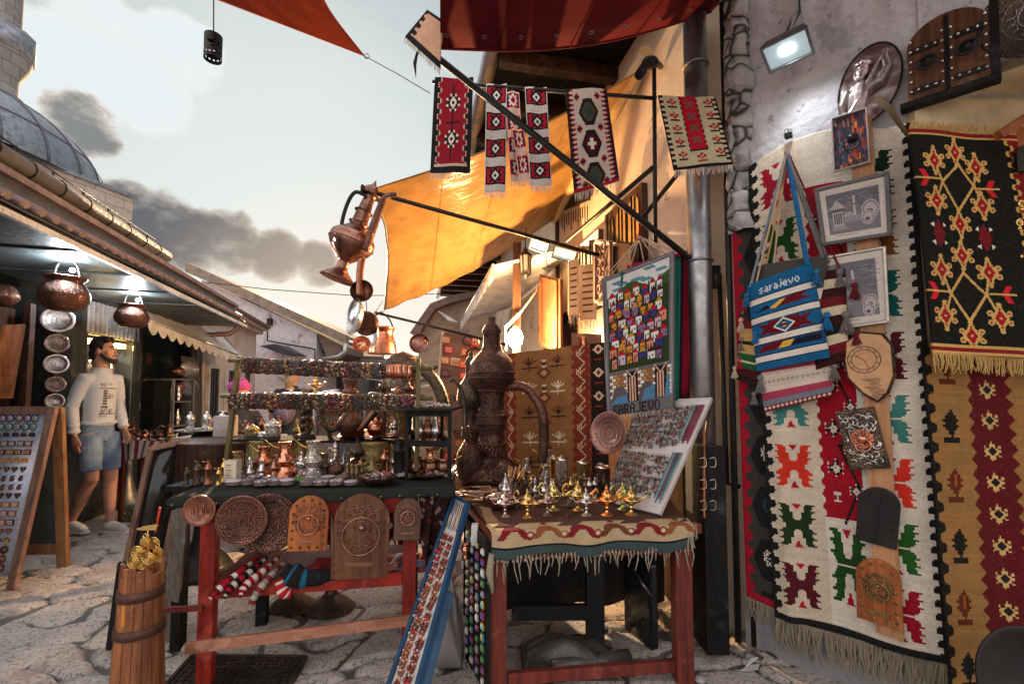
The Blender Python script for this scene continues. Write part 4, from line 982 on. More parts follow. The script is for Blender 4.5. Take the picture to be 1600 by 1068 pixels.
# wood slab clock
ck = T('slab_clock', 'bark edged wooden slab clock burnt with a skyline, hanging on the plank', 'clock', WS(1365, 620, .11))
P = [(1318, 540), (1345, 521), (1378, 524), (1392, 540), (1396, 585), (1386, 612), (1372, 625), (1350, 612), (1328, 590)]
m = MB(); m.prism([WS(x, y, .105) for x, y in P], S_n*.022); m.build('slab', mat('pale oiled slab', (.58, .30, .13), .4, 0, (.46, .22, .09), 12), ck)
m = MB(); m.tube([WS(x, y, .112) for x, y in P], .011, 7, closed=True); m.build('bark_edge', mat('burnt bark', (.09, .045, .02), .9, 0, (.02, .012, .01), 20, bst=.9, bd=.01), ck)
M_, w_, h_ = PM(WS(1330, 540, .129), WS(1376, 530, .129), WS(1334, 590, .129))
m = LM(M_); m.ring((0, h_*.5, .0), w_*.55, .0012, 30, 5); m.ring((0, h_*.5, .0), w_*.42, .0009, 30, 5)
for k in range(12):
 a = k*pi/6; m.bar((w_*.45*cos(a), h_*.5+w_*.45*sin(a), 0), (w_*.52*cos(a), h_*.5+w_*.52*sin(a), 0), .002, .001, up=(0, 0, 1))
for k in range(18):
 y = -.015 - k*.0052; m.bar((-.02+U(-.01, .02), y, 0), (.012+U(0, .03), y+U(-.002, .002), 0), .0012, .001, up=(0, 0, 1))
m.build('dial', K['iron'], ck)
m = LM(M_); m.bar((0, h_*.5, .002), (-w_*.30, h_*.72, .002), .003, .001, up=(0, 0, 1)); m.bar((0, h_*.5, .002), (w_*.1, h_*.15, .002), .003, .001, up=(0, 0, 1)); m.build('clock_hand', paint((.4, .02, .02)), ck)
# embossed metal box with knocker
M_, w_, h_ = PM(WS(1324, 640, .10), WS(1386, 632, .10), WS(1330, 733, .10))
eb = T('embossed_plaque', 'rectangular embossed silver plaque with a copper rosette knocker on the plank', 'plaque', M_ @ V_((0, 0, 0)))
m = LM(M_); m.box((0, h_/2, .014), (w_, h_, .028)); m.build('back_plate', K['bronze'], eb, bevel=.003)
m = LM(M_); q = random.Random(5)
for k in range(70):
 x, y = q.uniform(-w_*.43, w_*.43), q.uniform(h_*.06, h_*.94); a = q.uniform(0, 6.3); pts = []
 for s_ in range(5): pts.append((x+.006*s_*cos(a+s_*.5), y+.006*s_*sin(a+s_*.5), .029))
 if all(abs(p[0]) < w_*.47 and h_*.03 < p[1] < h_*.97 for p in pts): m.tube(pts, [.002, .0035, .003, .0025, .001], 5)
m.ring((0, 0, 0), .0001, .0001, 4, 3); m.build('relief', K['silver_plain'], eb)
m = LM(M_); rosette(m, (0, h_*.5, .032), w_*.27, 12, .002); m.ball((0, h_*.5, .034), w_*.13, 10, 6, sz=.6); m.ring((0, h_*.40, .038), w_*.2, .003, 22, 6); m.build('rosette', K['copper_bright'], eb)
# black mini door and red-brown mini door
M_, w_, h_ = PM(WS(1334, 752, .10), WS(1398, 765, .10), WS(1337, 840, .10))
door_plaque(M_, w_, h_, K['iron'], K['iron'], 'black studded little double door plaque, above the red-brown one on the plank', .02, .004, 0, split=True, slot=False, group='door plaques on the plank')
M_, w_, h_ = PM(WS(1334, 864, .10), WS(1405, 879, .10), WS(1340, 962, .10))
door_plaque(M_, w_, h_, K['wood_orange'], K['brass_cut'], 'red-brown arched door plaque with brass rosette knocker at the lowest end of the plank', .024, .0065, .52, group='door plaques on the plank', slot=True)
# big arched double door and engraved tray, top of the wall
M_, w_, h_ = PM(WS(1418, 30, .05), WS(1546, -25, .05), WS(1420, 165, .05))
dd = T('door_replica', 'large arched walnut double door replica with iron straps and two ring handles', 'door replica', M_ @ V_((0, 0, 0)))
for s_ in (-1, 1):
 m = LM(M_); hh = h_*.80
 P = [(0, 0, 0), (s_*w_/2, 0, 0), (s_*w_/2, hh*.72, 0)]+[(s_*w_/2*cos(t), hh*.72+w_*.42*sin(t), 0) for t in [i*pi/2/8 for i in range(1, 9)]]
 m.prism(P if s_ > 0 else P[::-1], (0, 0, .03)); lf = m.build('leaf', K['wood_plaque'], dd, bevel=.002)
 for z in (.12, .68):
  m = LM(M_); m.box((s_*w_*.27, hh*z, .033), (w_*.36, .022, .006)); m.build('iron_strap', K['iron'], lf)
 m = LM(M_)
 for z in (.12, .26, .4, .54, .68, .82):
  for x in (.05, .45): m.ball((s_*w_*x, hh*z, .034), .006, 8, 5, sz=.7)
 for z in (.12, .68):
  for x in (.14, .25, .36): m.ball((s_*w_*x, hh*z, .038), .0055, 8, 5, sz=.7)
 m.build('stud', K['silver_plain'], lf)
 m = LM(M_); m.lathe([(0, .025), (.018, .02), (.030, 0)], 14, (s_*w_*.24, hh*.47, .03)); m.ring((s_*w_*.24, hh*.42, .06), .032, .005, 24, 7, (0, .3, 1)); m.build('ring_handle', K['iron'], lf)
m = LM(M_); m.box((w_/2+.012, h_*.38, .01), (.024, h_*.8, .05)); m.box((0, -.012, .01), (w_+.05, .024, .05)); m.box((0, h_*.4, .034), (.012, h_*.8, .012)); m.build('door_frame', K['wood_black'], dd)
c = WS(1622, 22, .06); Rq = S_n.to_track_quat('Z', 'Y').to_matrix()
tyr = T('wall_tray', 'large round engraved tray with scalloped rim beside the walnut door replica', 'tray', c)
m = MB(); m.lathe([(0, .0), (.11, .0), (.125, .012), (.15, .016), (.155, .02), (.15, .022), (.12, .016), (.0, .008)], 60, c, Rq, flute=(30, .012)); m.build('tray_body', K['bronze'], tyr)
m = MB(); 
for r in (.05, .09, .13): m.ring(c+S_n*.012, r, .0025, 40, 5, S_n)
for k in range(16):
 a = 2*pi*k/16; m.ring(c+S_n*.012+Rq @ V_((.07*cos(a), .07*sin(a), 0)), .014, .0018, 12, 4, S_n)
m.build('engraving', K['silver'], tyr)
# oval copper relief of a musician
c = WS(1349, 136, .03); M_, w_, h_ = PM(WS(1298, 90, .03), WS(1399, 62, .03), WS(1298, 205, .03))
rl = T('relief_medallion', 'oval pinkish copper relief of a bearded man in a turban raising a long necked lute', 'plaque', c)
m = LM(M_); a_, b_ = w_*.47, h_*.5
m.prism([(a_*cos(t), b_+b_*sin(t), 0) for t in [i*2*pi/48 for i in range(48)]], (0, 0, .01)); m.build('oval_plate', K['copper_plain'] if 0 else metal('rosy hammered plate', (.52, .42, .40), (.30, .24, .23), .3, .6, 22, bd=.008), rl)
m = LM(M_); m.tube([(a_*cos(t), b_+b_*sin(t), .012) for t in [i*2*pi/48 for i in range(48)]], .004, 6, closed=True); m.build('rim', K['iron'], rl)
def fuse(m, name, mt, par, voxel, smooth=4, label=None):
 """melt overlapping forms into one continuous surface"""
 o = m.build(name, mt, par); md = o.modifiers.new('r', 'REMESH'); md.mode = 'VOXEL'; md.voxel_size = voxel; md.use_smooth_shade = True
 s_ = o.modifiers.new('s', 'SMOOTH'); s_.iterations = smooth; s_.factor = .5
 dg = bpy.context.evaluated_depsgraph_get(); me = bpy.data.meshes.new_from_object(o.evaluated_get(dg)); old = o.data; o.modifiers.clear(); o.data = me; bpy.data.meshes.remove(old)
 me.polygons.foreach_set('use_smooth', [True]*len(me.polygons)); return o
m = LM(M_); X = lambda a, b, z=.02: (a*w_, b*h_, z)
m.ball(X(-.12, .62, .028), .036, 14, 10, sx=.85, sy=1.15); m.ball(X(-.13, .72, .03), .036, 12, 8, sx=1.1, sy=.6); m.tube([X(-.19, .70, .05), X(-.12, .73, .065), X(-.04, .71, .05)], .008, 7)
m.ball(X(-.12, .55, .05), .018, 10, 7, sy=1.3); m.ball(X(-.12, .62, .066), .008, 8, 6, sy=1.6); m.tube([X(-.17, .65, .055), X(-.13, .655, .06)], .004, 5); m.tube([X(-.10, .655, .06), X(-.06, .65, .055)], .004, 5)
m.tube([X(-.13, .5), X(-.14, .35), X(-.12, .12)], [.045, .062, .05], 12, flat=.6); m.tube([X(-.28, .42, .025), X(-.33, .25, .03), X(-.28, .1, .03)], [.025, .022, .018], 9)
m.tube([X(.0, .42, .03), X(.18, .48, .035), X(.26, .62, .04), X(.16, .80, .04)], [.028, .024, .02, .013], 9); m.tube([X(.14, .8, .045), X(.19, .84, .045), X(.23, .8, .045)], .008, 6)
m.tube([X(-.18, .06, .05), X(-.03, .35, .055), X(.15, .82, .05)], [.02, .009, .006], 7); m.ball(X(-.2, .05, .045), .035, 10, 8, sz=.5)
fuse(m, 'figure', metal('rosy copper figure', (.50, .38, .36), (.22, .17, .16), .3, .2, 60), rl, .003, 3)
# floodlight on the stucco wall
def floodlight(c, out, side, w, h, label, watt, aim, mt=None, col=(.85, .95, 1.0), st=26):
 """c centre of the glass; out = facing; side = width axis"""
 out = V_(out).normalized(); side = V_(side); side = (side - out*side.dot(out)).normalized(); y = out.cross(side)
 M = Matrix(((side.x, y.x, out.x, c.x), (side.y, y.y, out.y, c.y), (side.z, y.z, out.z, c.z), (0, 0, 0, 1)))
 t = T('floodlight', label, 'lamp', c, 'floodlights'); mt = mt or K['steel']
 m = LM(M); d = h*.28
 vs = [(-w/2, -h/2, 0), (w/2, -h/2, 0), (w/2, h/2, 0), (-w/2, h/2, 0)]; bk = [(x*.8, yy*.8, -d) for x, yy, _ in vs]
 m.add(vs+bk, [(4, 7, 6, 5), (0, 1, 5, 4), (1, 2, 6, 5), (2, 3, 7, 6), (3, 0, 4, 7)], False); m.box((0, 0, -d - h*.1), (w*.35, h*.4, h*.22)); bd = m.build('housing', mt, t, bevel=.002)
 m = LM(M)
 for a in (-1, 1): m.box((a*w*.47, 0, .004), (w*.06, h, .01)); m.box((0, a*h*.46, .004), (w*.88, h*.08, .0098))
 m.build('bezel', mt, t, bevel=.0015)
 m = LM(M); m.add([(-w*.44, -h*.42, -.002), (w*.44, -h*.42, -.002), (w*.44, h*.42, -.002), (-w*.44, h*.42, -.002)], [(0, 1, 2, 3)]); m.build('reflector', emit('floodlight reflector', (.62, .78, .82), .22), t)
 m = LM(M); m.box((0, h*.02, .001), (w*.26, h*.26, .004)); m.build('led', emit('floodlight led', (.9, .97, 1), st), t)
 l = bpy.data.lights.new('flood_beam', 'SPOT'); l.energy = watt; l.color = col; l.spot_size = R_(110); l.spot_blend = .8; l.shadow_soft_size = .04
 o = bpy.data.objects.new('flood_beam', l); COL.objects.link(o); o.parent = t; o.location = out*.03; o.rotation_euler = (-(V_(aim).normalized())).to_track_quat('Z', 'Y').to_euler()
 return t, M
side = SF.to_3x3() @ V_((0, 1, 0)); c = WS(1230, 79, .20)
ft_, M_ = floodlight(c, V_((0, 0, -1))+S_n*.35, side, .19, .15, 'grey floodlight shining on the white stucco above the cream kilim', 4.5, V_((0, 0, -1)) - S_n*.25+side*.25)
m = MB(); m.tube([c+V_((0, 0, .07)), WS(1240, 30, .08), WS(1246, 20, .0)], .012, 8); m.build('bracket', K['steel'], ft_)
m = MB(); m.tube([WS(1246, -40, .02), WS(1250, 20, .02), WS(1235, 45, .12)], .005, 6); thing1(m, 'lamp_cable', K['iron'], 'black cable feeding the wall floodlight', 'cable')
# striped textile roll at the corner of the kilim, binder clip
m = MB(); m.tube([WS(1372, 155, .12), WS(1392, 172, .12), WS(1420, 215, .11)], [.018, .020, .010], 10, flat=.6); thing1(m, 'textile_roll', fab('dark gold textile', (.16, .11, .06)), 'rolled golden textile end poking over the top of the cream kilim', 'textile')
m = MB(); p = WS(1232, 212, .06); m.box(p, (.03, .03, .02), rz=-.79)
for s_ in (-1, 1): m.ring(p+V_((s_*.008, 0, .022)), .011, .0015, 12, 4, (0, 1, 0))
thing1(m, 'binder_clip', K['iron'], 'black binder clip holding the top of the cream kilim', 'clip')

# woven bags
def tassel(par, p, c, s=.05):
 m = MB(); m.ball(p, s*.22, 8, 6)
 for k in range(26):
  a = k*2.4; r = s*.30*math.sqrt(k/26); m.tube([p, p+V_((cos(a)*r*.7, sin(a)*r*.7, -s*.5)), p+V_((cos(a)*r*1.3, sin(a)*r*1.3, -s*U(.85, 1.1)))], s*.035, 4, caps=False)
 m.build('tassel', c, par)
def cordy(m, a, b, r, sag=0, tw=.0):
 a, b = V_(a), V_(b); L = (b - a).length; n = int(L/.007)
 for ph in (0, pi*2/3, pi*4/3):
  m.tube([a.lerp(b, i/n)+V_((cos(i*.8+ph), sin(i*.8+ph), 0))*r*.6+V_((0, 0, -sag*sin(pi*i/n))) for i in range(n+1)], r*.62, 5)
hook = WS(1230, 238, .10)
def bag(cs, off, cvs, label, straps, tass, depth=.025, hk=hook):
 tl, tr, br, bl = [WS(*c, off) for c in cs]
 t = T('woven_bag', label, 'bag', (bl+br)/2, 'woven shoulder bags')
 f = quad(tl, tr, bl, br)
 sheet('bag_front', cvs, lambda u, v: f(u, v)+S_n*depth*(1 - (2*u - 1) ** 4)*(.35+.65*sin(pi*min(1, v*.9+.08))), t, solid=.004)
 m = MB(); m.grid(lambda u, v: f(u, v) - S_n*.004, 4, 4); m.build('bag_back', fab('bag lining', tuple(cvs.a[2, 2]*.8)), t, solid=.003)
 for (x, y, c, r) in straps:
  m = MB(); cordy(m, WS(x, y, off+.005), hk+V_((U(-.008, .008), U(-.008, .008), U(-.012, .01))), r); m.build('strap', c, t)
 for (x, y, c, s) in tass: tassel(t, WS(x, y, off+.015), c, s)
 return t
BL, GY, RDm, MRm, CRm, YLm = fab('blue wool', (.02, .16, .36)), fab('grey wool', (.20, .18, .17)), fab('red wool', (.45, .02, .04)), fab('maroon wool', (.16, .02, .03)), fab('cream wool', (.6, .45, .3)), fab('amber wool', (.62, .34, .12))
# pink striped bag (lowest), grey bag, maroon bag, blue bag in front, small bag at the side
cv = Cv(90, 70, '8F8C97')
for y0, y1, c in ((0, 8, '5A2028'), (8, 14, '77757F'), (14, 20, 'A9405A'), (20, 27, 'E3C8B8'), (27, 40, 'CFC2B4'), (40, 46, 'E3C8B8'), (46, 56, 'A9405A'), (56, 63, '77808F'), (63, 70, '7C1D2C')): cv.rect(0, y0, 90, y1, c)
for x in range(3, 88, 6): cv.diamond(x, 33, 2.3, 2.6, '4A2A24'); cv.disc(x, 33, .8, .8, 'E3C8B8'); cv.diamond(x, 66, 2, 2, 'E3C8B8')
bag(((1180, 560), (1302, 545), (1300, 618), (1195, 644)), .10, cv.rough(.15), 'pink and grey striped woven bag, lowest of the hanging bags', [(1200, 480, GY, .004)], [(1188, 590, GY, .07), (1304, 572, GY, .06), (1178, 615, GY, .05)])
cv = Cv(60, 90, '4A2A22')
for k, c in enumerate(('3A1418', 'D9C6A8', '3A1418', '6E1A22', 'D9C6A8', '3A1418', '20201C', 'D9C6A8', '6E1A22', '3A1418')): cv.rect(0, k*9, 60, k*9+9, c); 
bag(((1262, 428), (1320, 420), (1326, 560), (1275, 578)), .12, cv.rough(.2), 'maroon and cream striped woven bag half hidden behind the blue bag', [(1312, 420, MRm, .004), (1295, 410, GY, .006)], [(1312, 425, GY, .07), (1335, 445, MRm, .06), (1322, 492, GY, .08), (1338, 520, MRm, .05)])
cv = Cv(90, 60, '4B4642'); cv.rect(0, 30, 90, 40, CRM)
bag(((1182, 416), (1292, 398), (1296, 500), (1190, 520)), .13, cv.rough(.2), 'plain grey brown woven bag just behind the blue bag', [(1186, 425, CRm, .004), (1196, 420, YLm, .004), (1208, 418, CRm, .004), (1286, 404, GY, .007), (1262, 405, RDm, .004)], [])
cv = Cv(124, 160, '12608F')
def band(y, h, c):
 cv.rect(0, y, 124, y+h, c)
for y in (32, 66, 104, 136): band(y, 10, 'E6DCD0'); band(y - 2, 2, '1B1B3A'); band(y+10, 2, '1B1B3A')
cv.rect(0, 44, 124, 60, '12608F'); cv.poly([(62, 46), (112, 42), (98, 50), (118, 56), (40, 58)], '6A1020'); cv.poly([(38, 56), (62, 46), (72, 46), (52, 58)], 'E8B43C'); cv.poly([(10, 58), (36, 48), (42, 56)], '151A2C')
cv.rect(0, 78, 124, 102, '12608F'); cv.poly([(12, 80), (40, 84), (34, 90), (44, 97), (14, 101), (24, 90)], '6A1020'); cv.poly([(112, 80), (84, 84), (92, 90), (80, 97), (110, 101), (100, 90)], '6A1020')
cv.rect(34, 79, 90, 101, '6A1020'); cv.diamond(62, 90, 20, 13, 'F0E8DC'); cv.diamond(62, 90, 16, 10, '12608F'); cv.diamond(62, 90, 6, 7, '6A1020'); cv.rect(59, 86, 65, 87.5, 'E8B43C'); cv.rect(59, 92, 65, 93.5, 'E8B43C')
cv.rect(0, 116, 124, 130, '1B4C72'); cv.poly([(8, 130), (20, 118), (62, 116), (52, 128)], '6A1020'); cv.poly([(46, 128), (56, 118), (76, 118), (66, 128)], 'E8B43C'); cv.poly([(68, 128), (78, 118), (116, 118), (120, 128)], '151A2C')
cv.text('sarajevo', 24, 11, 'F2EDE4', 2)
blue = bag(((1168, 446), (1268, 410), (1297, 558), (1183, 580)), .155, cv.rough(.14), 'bright blue woven bag lettered with a town name, frontmost of the hanging bags', [(1172, 448, fab('blue white cord', (.25, .33, .42)), .005), (1182, 440, CRm, .004), (1262, 415, BL, .010)], [(1276, 425, BL, .06), (1292, 492, BL, .065), (1166, 462, BL, .05), (1180, 520, BL, .05)])
cv = Cv(50, 70, 'C79A5A')
for y, c in ((0, '6B1A22'), (10, 'C79A5A'), (24, '2A2018'), (28, 'C79A5A'), (38, '1F5A30'), (46, 'D9C6A8'), (48, '1F5A30'), (54, '4A141C'), (62, '2A1418')): cv.rect(0, y, 50, 70, c)
bag(((1158, 500), (1200, 500), (1192, 606), (1150, 592)), .10, cv.rough(.2), 'small tan and green banded woven bag tucked at the wall side of the blue bag', [(1160, 490, CRm, .004), (1166, 480, YLm, .003)], [(1162, 470, RDm, .05), (1158, 500, CRm, .06), (1160, 530, GY, .06), (1156, 560, RDm, .05), (1148, 575, CRm, .05)])

# rod with small mats
def rod(name, a, b, r, label, mt=None, cat='pole'):
 m = MB(); m.tube([a, b], r, 12); return thing1(m, name, mt or K['iron'], label, cat)
rA, rB = W(676, 128, 2.62), W(1026, 154, 2.50)
rod('hanging_rod', rA, rB, .011, 'black horizontal rod from which the small woven mats hang', cat='rod')
armA, armB = W(668, 78, 2.22), WR(1118, 436, .03)
ar = T('canopy_pole', 'thick black diagonal arm running from the red canopy corner down to the wall bracket', 'pole', armB)
m = MB(); m.tube([armA, armB], .017, 14); m.build('pole', K['iron'], ar)
m = MB(); m.tube([armB+V_((0, 0, -.05)), armB+V_((0, 0, .07))], .028, 12); m.tube([armB+V_((.02, 0, .03)), armB+V_((.03, -.01, -1.1)), armB+V_((.1, 0, -1.12))], .014, 8); m.build('bracket', K['iron'], ar)
tA, tB = W(567, 296, 3.28), WR(962, 406, .02)
ta = T('tarpaulin_pole', 'slim black arm holding out the mustard tarpaulin, with a copper ewer on its end', 'pole', tB)
m = MB(); m.tube([tA, tB], .016, 12); m.build('pole', K['iron'], ta)
m = MB(); m.ring(tA, .03, .008, 14, 6, (1, 0, 0)); m.build('end_ring', K['iron'], ta)
rod('pot_rod', W(586, 488, 4.3), W(790, 538, 3.7), .012, 'thin black rod from the tarpaulin corner on which copper pots hang', cat='rod')
vp0, vp1 = W(1022, 90, 2.50), W(1024, 380, 2.50)
ps = T('wall_post', 'thin black upright post with two diagonal struts in front of the plaster wall', 'post', vp1)
m = MB(); m.tube([vp0, vp1], .012, 10); m.build('post', K['iron'], ps)
m = MB(); m.tube([W(1020, 262, 2.5), W(886, 376, 3.4)], .014, 8); m.tube([W(1062, 268, 2.5), W(1000, 345, 2.62)], .013, 8); m.build('strut', K['iron'], ps)
m = MB(); m.tube([W(1022, 97, 2.5), WR(1032, 104, .02)], .02, 8); m.ball(W(1016, 98, 2.48), .035, 10, 8, sx=1.4); m.tube([W(1010, 100, 2.46), W(998, 118, 2.42)], .026, 12); m.build('hinge_bracket', K['iron'], ps)
def smat(px0, px1, y0, y1, px0b, px1b, cvs, label, d0, d1, frin=K['fringe_white'], fl=.04, nf=34, grp='small mats on the rod', off=0, y1r=None, y0r=None):
 tl, tr, bl, br = W(px0, y0, d0), W(px1, y0r or y0, d1), W(px0b, y1, d0 - .02), W(px1b, y1r or y1, d1 - .02)
 t = T('woven_mat', label, 'mat', (bl+br)/2, grp); n = (tr - tl).cross(bl - tl).normalized(); ph = U(0, 6)
 f = quad(tl, tr, bl, br, lambda u, v: .006*sin(u*7+v*3+ph) - off, n)
 sheet('weave', cvs, f, t, solid=.005); fringe(t, f(0, 1), f(1, 1), nf, fl, frin, r=.002); return t
cv = Cv(48, 108, '8E1428').rough(.12)
cv.wavy(8, 2, 12, True, 'C9A896'); cv.wavy(6.5, 2, 12, True, BLK); cv.wavy(40, 2, 12, False, 'C9A896'); cv.wavy(41.5, 2, 12, False, BLK); cv.rect(4, 98, 44, 102, 'C9A896'); cv.rect(0, 101, 48, 108, BLK)
cv.line(24, 8, 24, 92, 2.2, BLK); cv.rect(16, 50, 33, 52.5, BLK)
for y in (28, 70):
 cv.diamond(24, y, 9.5, 12, BLK); cv.diamond(24, y, 4.5, 8, CRM); cv.diamond(24, y, 1.8, 3, BLK)
 for a in range(8): cv.disc(24+8*cos(a*.785+.39), y+9*sin(a*.785+.39), 1.4, 1.4, CRM)
smat(680, 740, 122, 270, 672, 734, cv, 'crimson and black mat with two medallions, nearest the free end of the rod', 2.60, 2.58)
def chain_mat(c1, c2, w=30, n=4):
 cv = Cv(w, n*30, 'D9CFC8')
 for k in range(n):
  y = k*30+2; cv.rect(1, y, w - 1, y+20, BLK if c2 is None else c2); cv.rect(3, y+2, w - 3, y+18, c1)
  cv.diamond(w/2, y+10, 9, 9.5, BLK if c2 is None else 'E2D8D0'); cv.diamond(w/2, y+10, 5.5, 6, 'E2D8D0' if c2 is None else c2); cv.diamond(w/2, y+10, 2, 2.6, BLK)
  for a in range(4): cv.rect(w/2+(-8 if a % 2 else 5), y+(3 if a < 2 else 14), w/2+(-5 if a % 2 else 8), y+(6 if a < 2 else 17), BLK if c2 is None else 'E2D8D0')
  for x in range(1, w - 1, 2): cv.rect(x, y+20, x+1, y+30, 'B9ADA6')
 return cv.rough(.14)
smat(790, 812, 142, 282, 798, 820, chain_mat('1E2050', 'B01530', 30), 'narrow navy and white chain mat hanging behind the two red ones', 2.66, 2.68, off=-.01, nf=20)
smat(760, 792, 132, 300, 757, 790, chain_mat('B3162E', None), 'narrow red and black chain mat just beside the crimson mat', 2.58, 2.58, nf=22)
smat(820, 854, 137, 290, 828, 862, chain_mat('B3162E', None), 'narrow red and black chain mat beside the cream hexagon mat', 2.56, 2.56, nf=22)
smat(800, 818, 200, 280, 812, 830, chain_mat('1E2050', 'B01530', 30, 2), 'short navy chain mat end hanging lower in the gap between red mats', 2.64, 2.64, off=-.01, nf=14)
cv = Cv(52, 124, 'CDBBAB').rough(.1); cv.wavy(7, 2.5, 6, True, 'A31A2C'); cv.wavy(4.5, 2, 6, True, BLK); cv.wavy(45, 2.5, 6, False, 'A31A2C'); cv.wavy(47.5, 2, 6, False, BLK)
for k, y in enumerate((30, 70, 110)):
 cv.poly([(14, y), (21, y - 17), (31, y - 17), (38, y), (31, y+17), (21, y+17)], BLK); cv.poly([(17, y), (23, y - 12), (29, y - 12), (35, y), (29, y+12), (23, y+12)], '4A463C' if k != 1 else '541020')
 cv.rect(24, y - 7, 28, y+7, '2B4A3A' if k != 1 else 'E8DCC8'); cv.rect(21, y - 2, 31, y+2, '2B4A3A' if k != 1 else 'E8DCC8')
for y in (10, 50, 90, 118):
 for x in (12, 37): cv.diamond(x+1.5, y, 4, 5, 'A31A2C'); cv.rect(x - 2, y - .8, x+5, y+.8, BLK)
cv.rect(0, 120, 52, 124, 'A31A2C')
smat(883, 948, 139, 303, 897, 968, cv, 'cream mat with three hexagons and red zigzag edges on the rod', 2.52, 2.50, y1r=283, fl=.05)
cv = Cv(70, 84, 'CFC09C').rough(.1); cv.rect(26, 0, 46, 64, 'C01530')
cv.where((cv.xx > 24.5) & (cv.xx < 26+np.sin(cv.yy)) & (cv.yy < 64), BLK); cv.where((cv.xx < 47.5) & (cv.xx > 46+np.sin(cv.yy)) & (cv.yy < 64), BLK); cv.rect(25, 63, 47, 65, BLK)
for y in range(6, 60, 14): cv.bmp(['###.###', '.#####.', '..###..', '.#####.', '##...##'], 31, y, {'#': '6E5A50'}, 1.5)
for k in range(5):
 for x in (9, 53): cv.bmp(FLOW, x, 3+k*15, {'#': 'B01A2C'}, 1.5); cv.rect(x+1.5, 3+k*15+9, x+12, 3+k*15+10.6, BLK)
cv.bmp(FLOW, 31, 67, {'#': 'B01A2C'}, 1.5); cv.rect(0, 81, 70, 84, BLK); cv.wavy(4, 2.5, 6, True, BLK); cv.wavy(66, 2.5, 6, False, BLK)
smat(1028, 1118, 150, 266, 1052, 1146, cv, 'wide cream mat with red centre panel, nearest the downpipe on the rod', 2.42, 2.28, K['fringe_white'], .045, 44, y1r=256, y0r=152)
# mat folded over the canopy corner
cv = Cv(44, 40, 'C99A80').rough(.15); cv.wavy(6, 3, 9, True, BLK); cv.rect(0, 34, 44, 40, BLK); cv.rect(0, 0, 44, 3, BLK)
t = T('woven_mat', 'pinkish mat folded over the canopy corner with its fringe hanging down', 'mat', W(660, 80, 2.2), 'small mats on the rod')
f = quad(W(668, 16, 2.2), W(690, 30, 2.1), W(633, 58, 2.2), W(688, 108, 2.12)); sheet('weave', cv, f, t, solid=.005); fringe(t, f(0, 1), f(1, 1), 30, .035, K['fringe_cream'])
m = MB(); m.tube([W(652, 82, 2.2), W(648, 100, 2.2), W(650, 122, 2.2)], [.006, .010, .001], 6, flat=.3); m.tube([W(656, 76, 2.2), W(652, 84, 2.2)], .008, 6); thing1(m, 'hanging_dagger', K['iron'], 'dark curved dagger shaped piece hanging under the folded mat', 'ornament')

# town carpet and its neighbours
tl, tr, bl, br = W(942, 436, 2.62), W(1052, 392, 2.42), W(950, 650, 2.60), W(1052, 636, 2.42)
cv = Cv(112, 212, '6E6A6E'); cv.rect(6, 6, 106, 150, '2E3C1C'); cv.rect(6, 6, 106, 34, 'DAD6D2')
q = random.Random(11)
for k in range(9): x, y = q.uniform(6, 90), q.uniform(6, 26); cv.poly([(x, y), (x+16, y), (x+22, y+5), (x+5, y+5)], '5E8A96')
cv.where((cv.yy > 34 - 14*np.sin((cv.xx - 10)/22) ** 2) & (cv.yy < 40) & (cv.xx > 6) & (cv.xx < 106), '3C5424')
for x in (14, 60, 74): cv.poly([(x, 26), (x+4, 44), (x - 4, 44)], '1C3A22')
roofs = ['C0102A', 'C0102A', 'A03040', 'C8902C', '4A1620', '8A3A2C']; walls = ['E6E0D8', 'E6E0D8', '8C6A90', 'D09030', '303A7A', 'D88A70', 'BFA8B4', 'D9CFC0']
for r_ in range(8):
 y = 34+r_*13.5; x = 8+(r_ % 2)*4
 while x < 96:
  w_ = q.choice((8, 10, 12)); hh = q.choice((10, 12, 14)); dy = q.uniform(-3, 3); rc__, wc = q.choice(roofs), q.choice(walls)
  cv.rect(x - 1, y+dy - 1, x+w_+1, y+dy+hh+1, BLK); cv.poly([(x - 1.6, y+dy+1), (x+w_/2, y+dy - 8.5), (x+w_+1.6, y+dy+1)], BLK)
  cv.rect(x, y+dy, x+w_, y+dy+hh, wc); cv.poly([(x, y+dy), (x+w_/2, y+dy - 7), (x+w_, y+dy)], rc__)
  cv.rect(x+w_*.6, y+dy+4, x+w_*.6+2, y+dy+7, '3A3038'); cv.rect(x+1.5, y+dy+5, x+3.5, y+dy+hh, '5A3A34')
  x += w_+q.choice((2, 3, 4))
cv.rect(6, 148, 106, 152, '6E6A6E'); cv.rect(6, 152, 106, 196, '6A5648')
for j in range(8):
 for i in range(13): cv.rect(7+i*8+(j % 2)*4, 153+j*5, 13+i*8+(j % 2)*4, 157+j*5, ('E6DCCF', 'C08A50', 'A8683A')[(i*7+j*3) % 3])
for x in (46, 92): cv.disc(x - 22, 196, 15, 26, '5C5258'); cv.rect(x - 9, 152, x+9, 196, BLK); [cv.line(x+s_*1, 160, x+s_*9, 150, 2, 'D9A890') for s_ in (-1, 1)]; [cv.rect(x+o_, 160, x+o_+2.4, 195, 'D9A890') for o_ in (-6, -1.5, 3)]
cv.poly([(6, 196), (20, 186), (34, 184), (38, 196)], '5080A0'); cv.poly([(60, 196), (66, 180), (82, 176), (82, 196)], '5080A0'); cv.poly([(98, 196), (101, 172), (106, 160), (106, 196)], '5080A0')
cv.text('SARAJEVO', 10, 197.6, '0C0C10', 2)
cv.rect(0, 0, 112, 3, '8A868A'); cv.rect(0, 0, 3, 212, '8A868A'); cv.rect(109, 0, 112, 212, '8A868A'); cv.rough(.14)
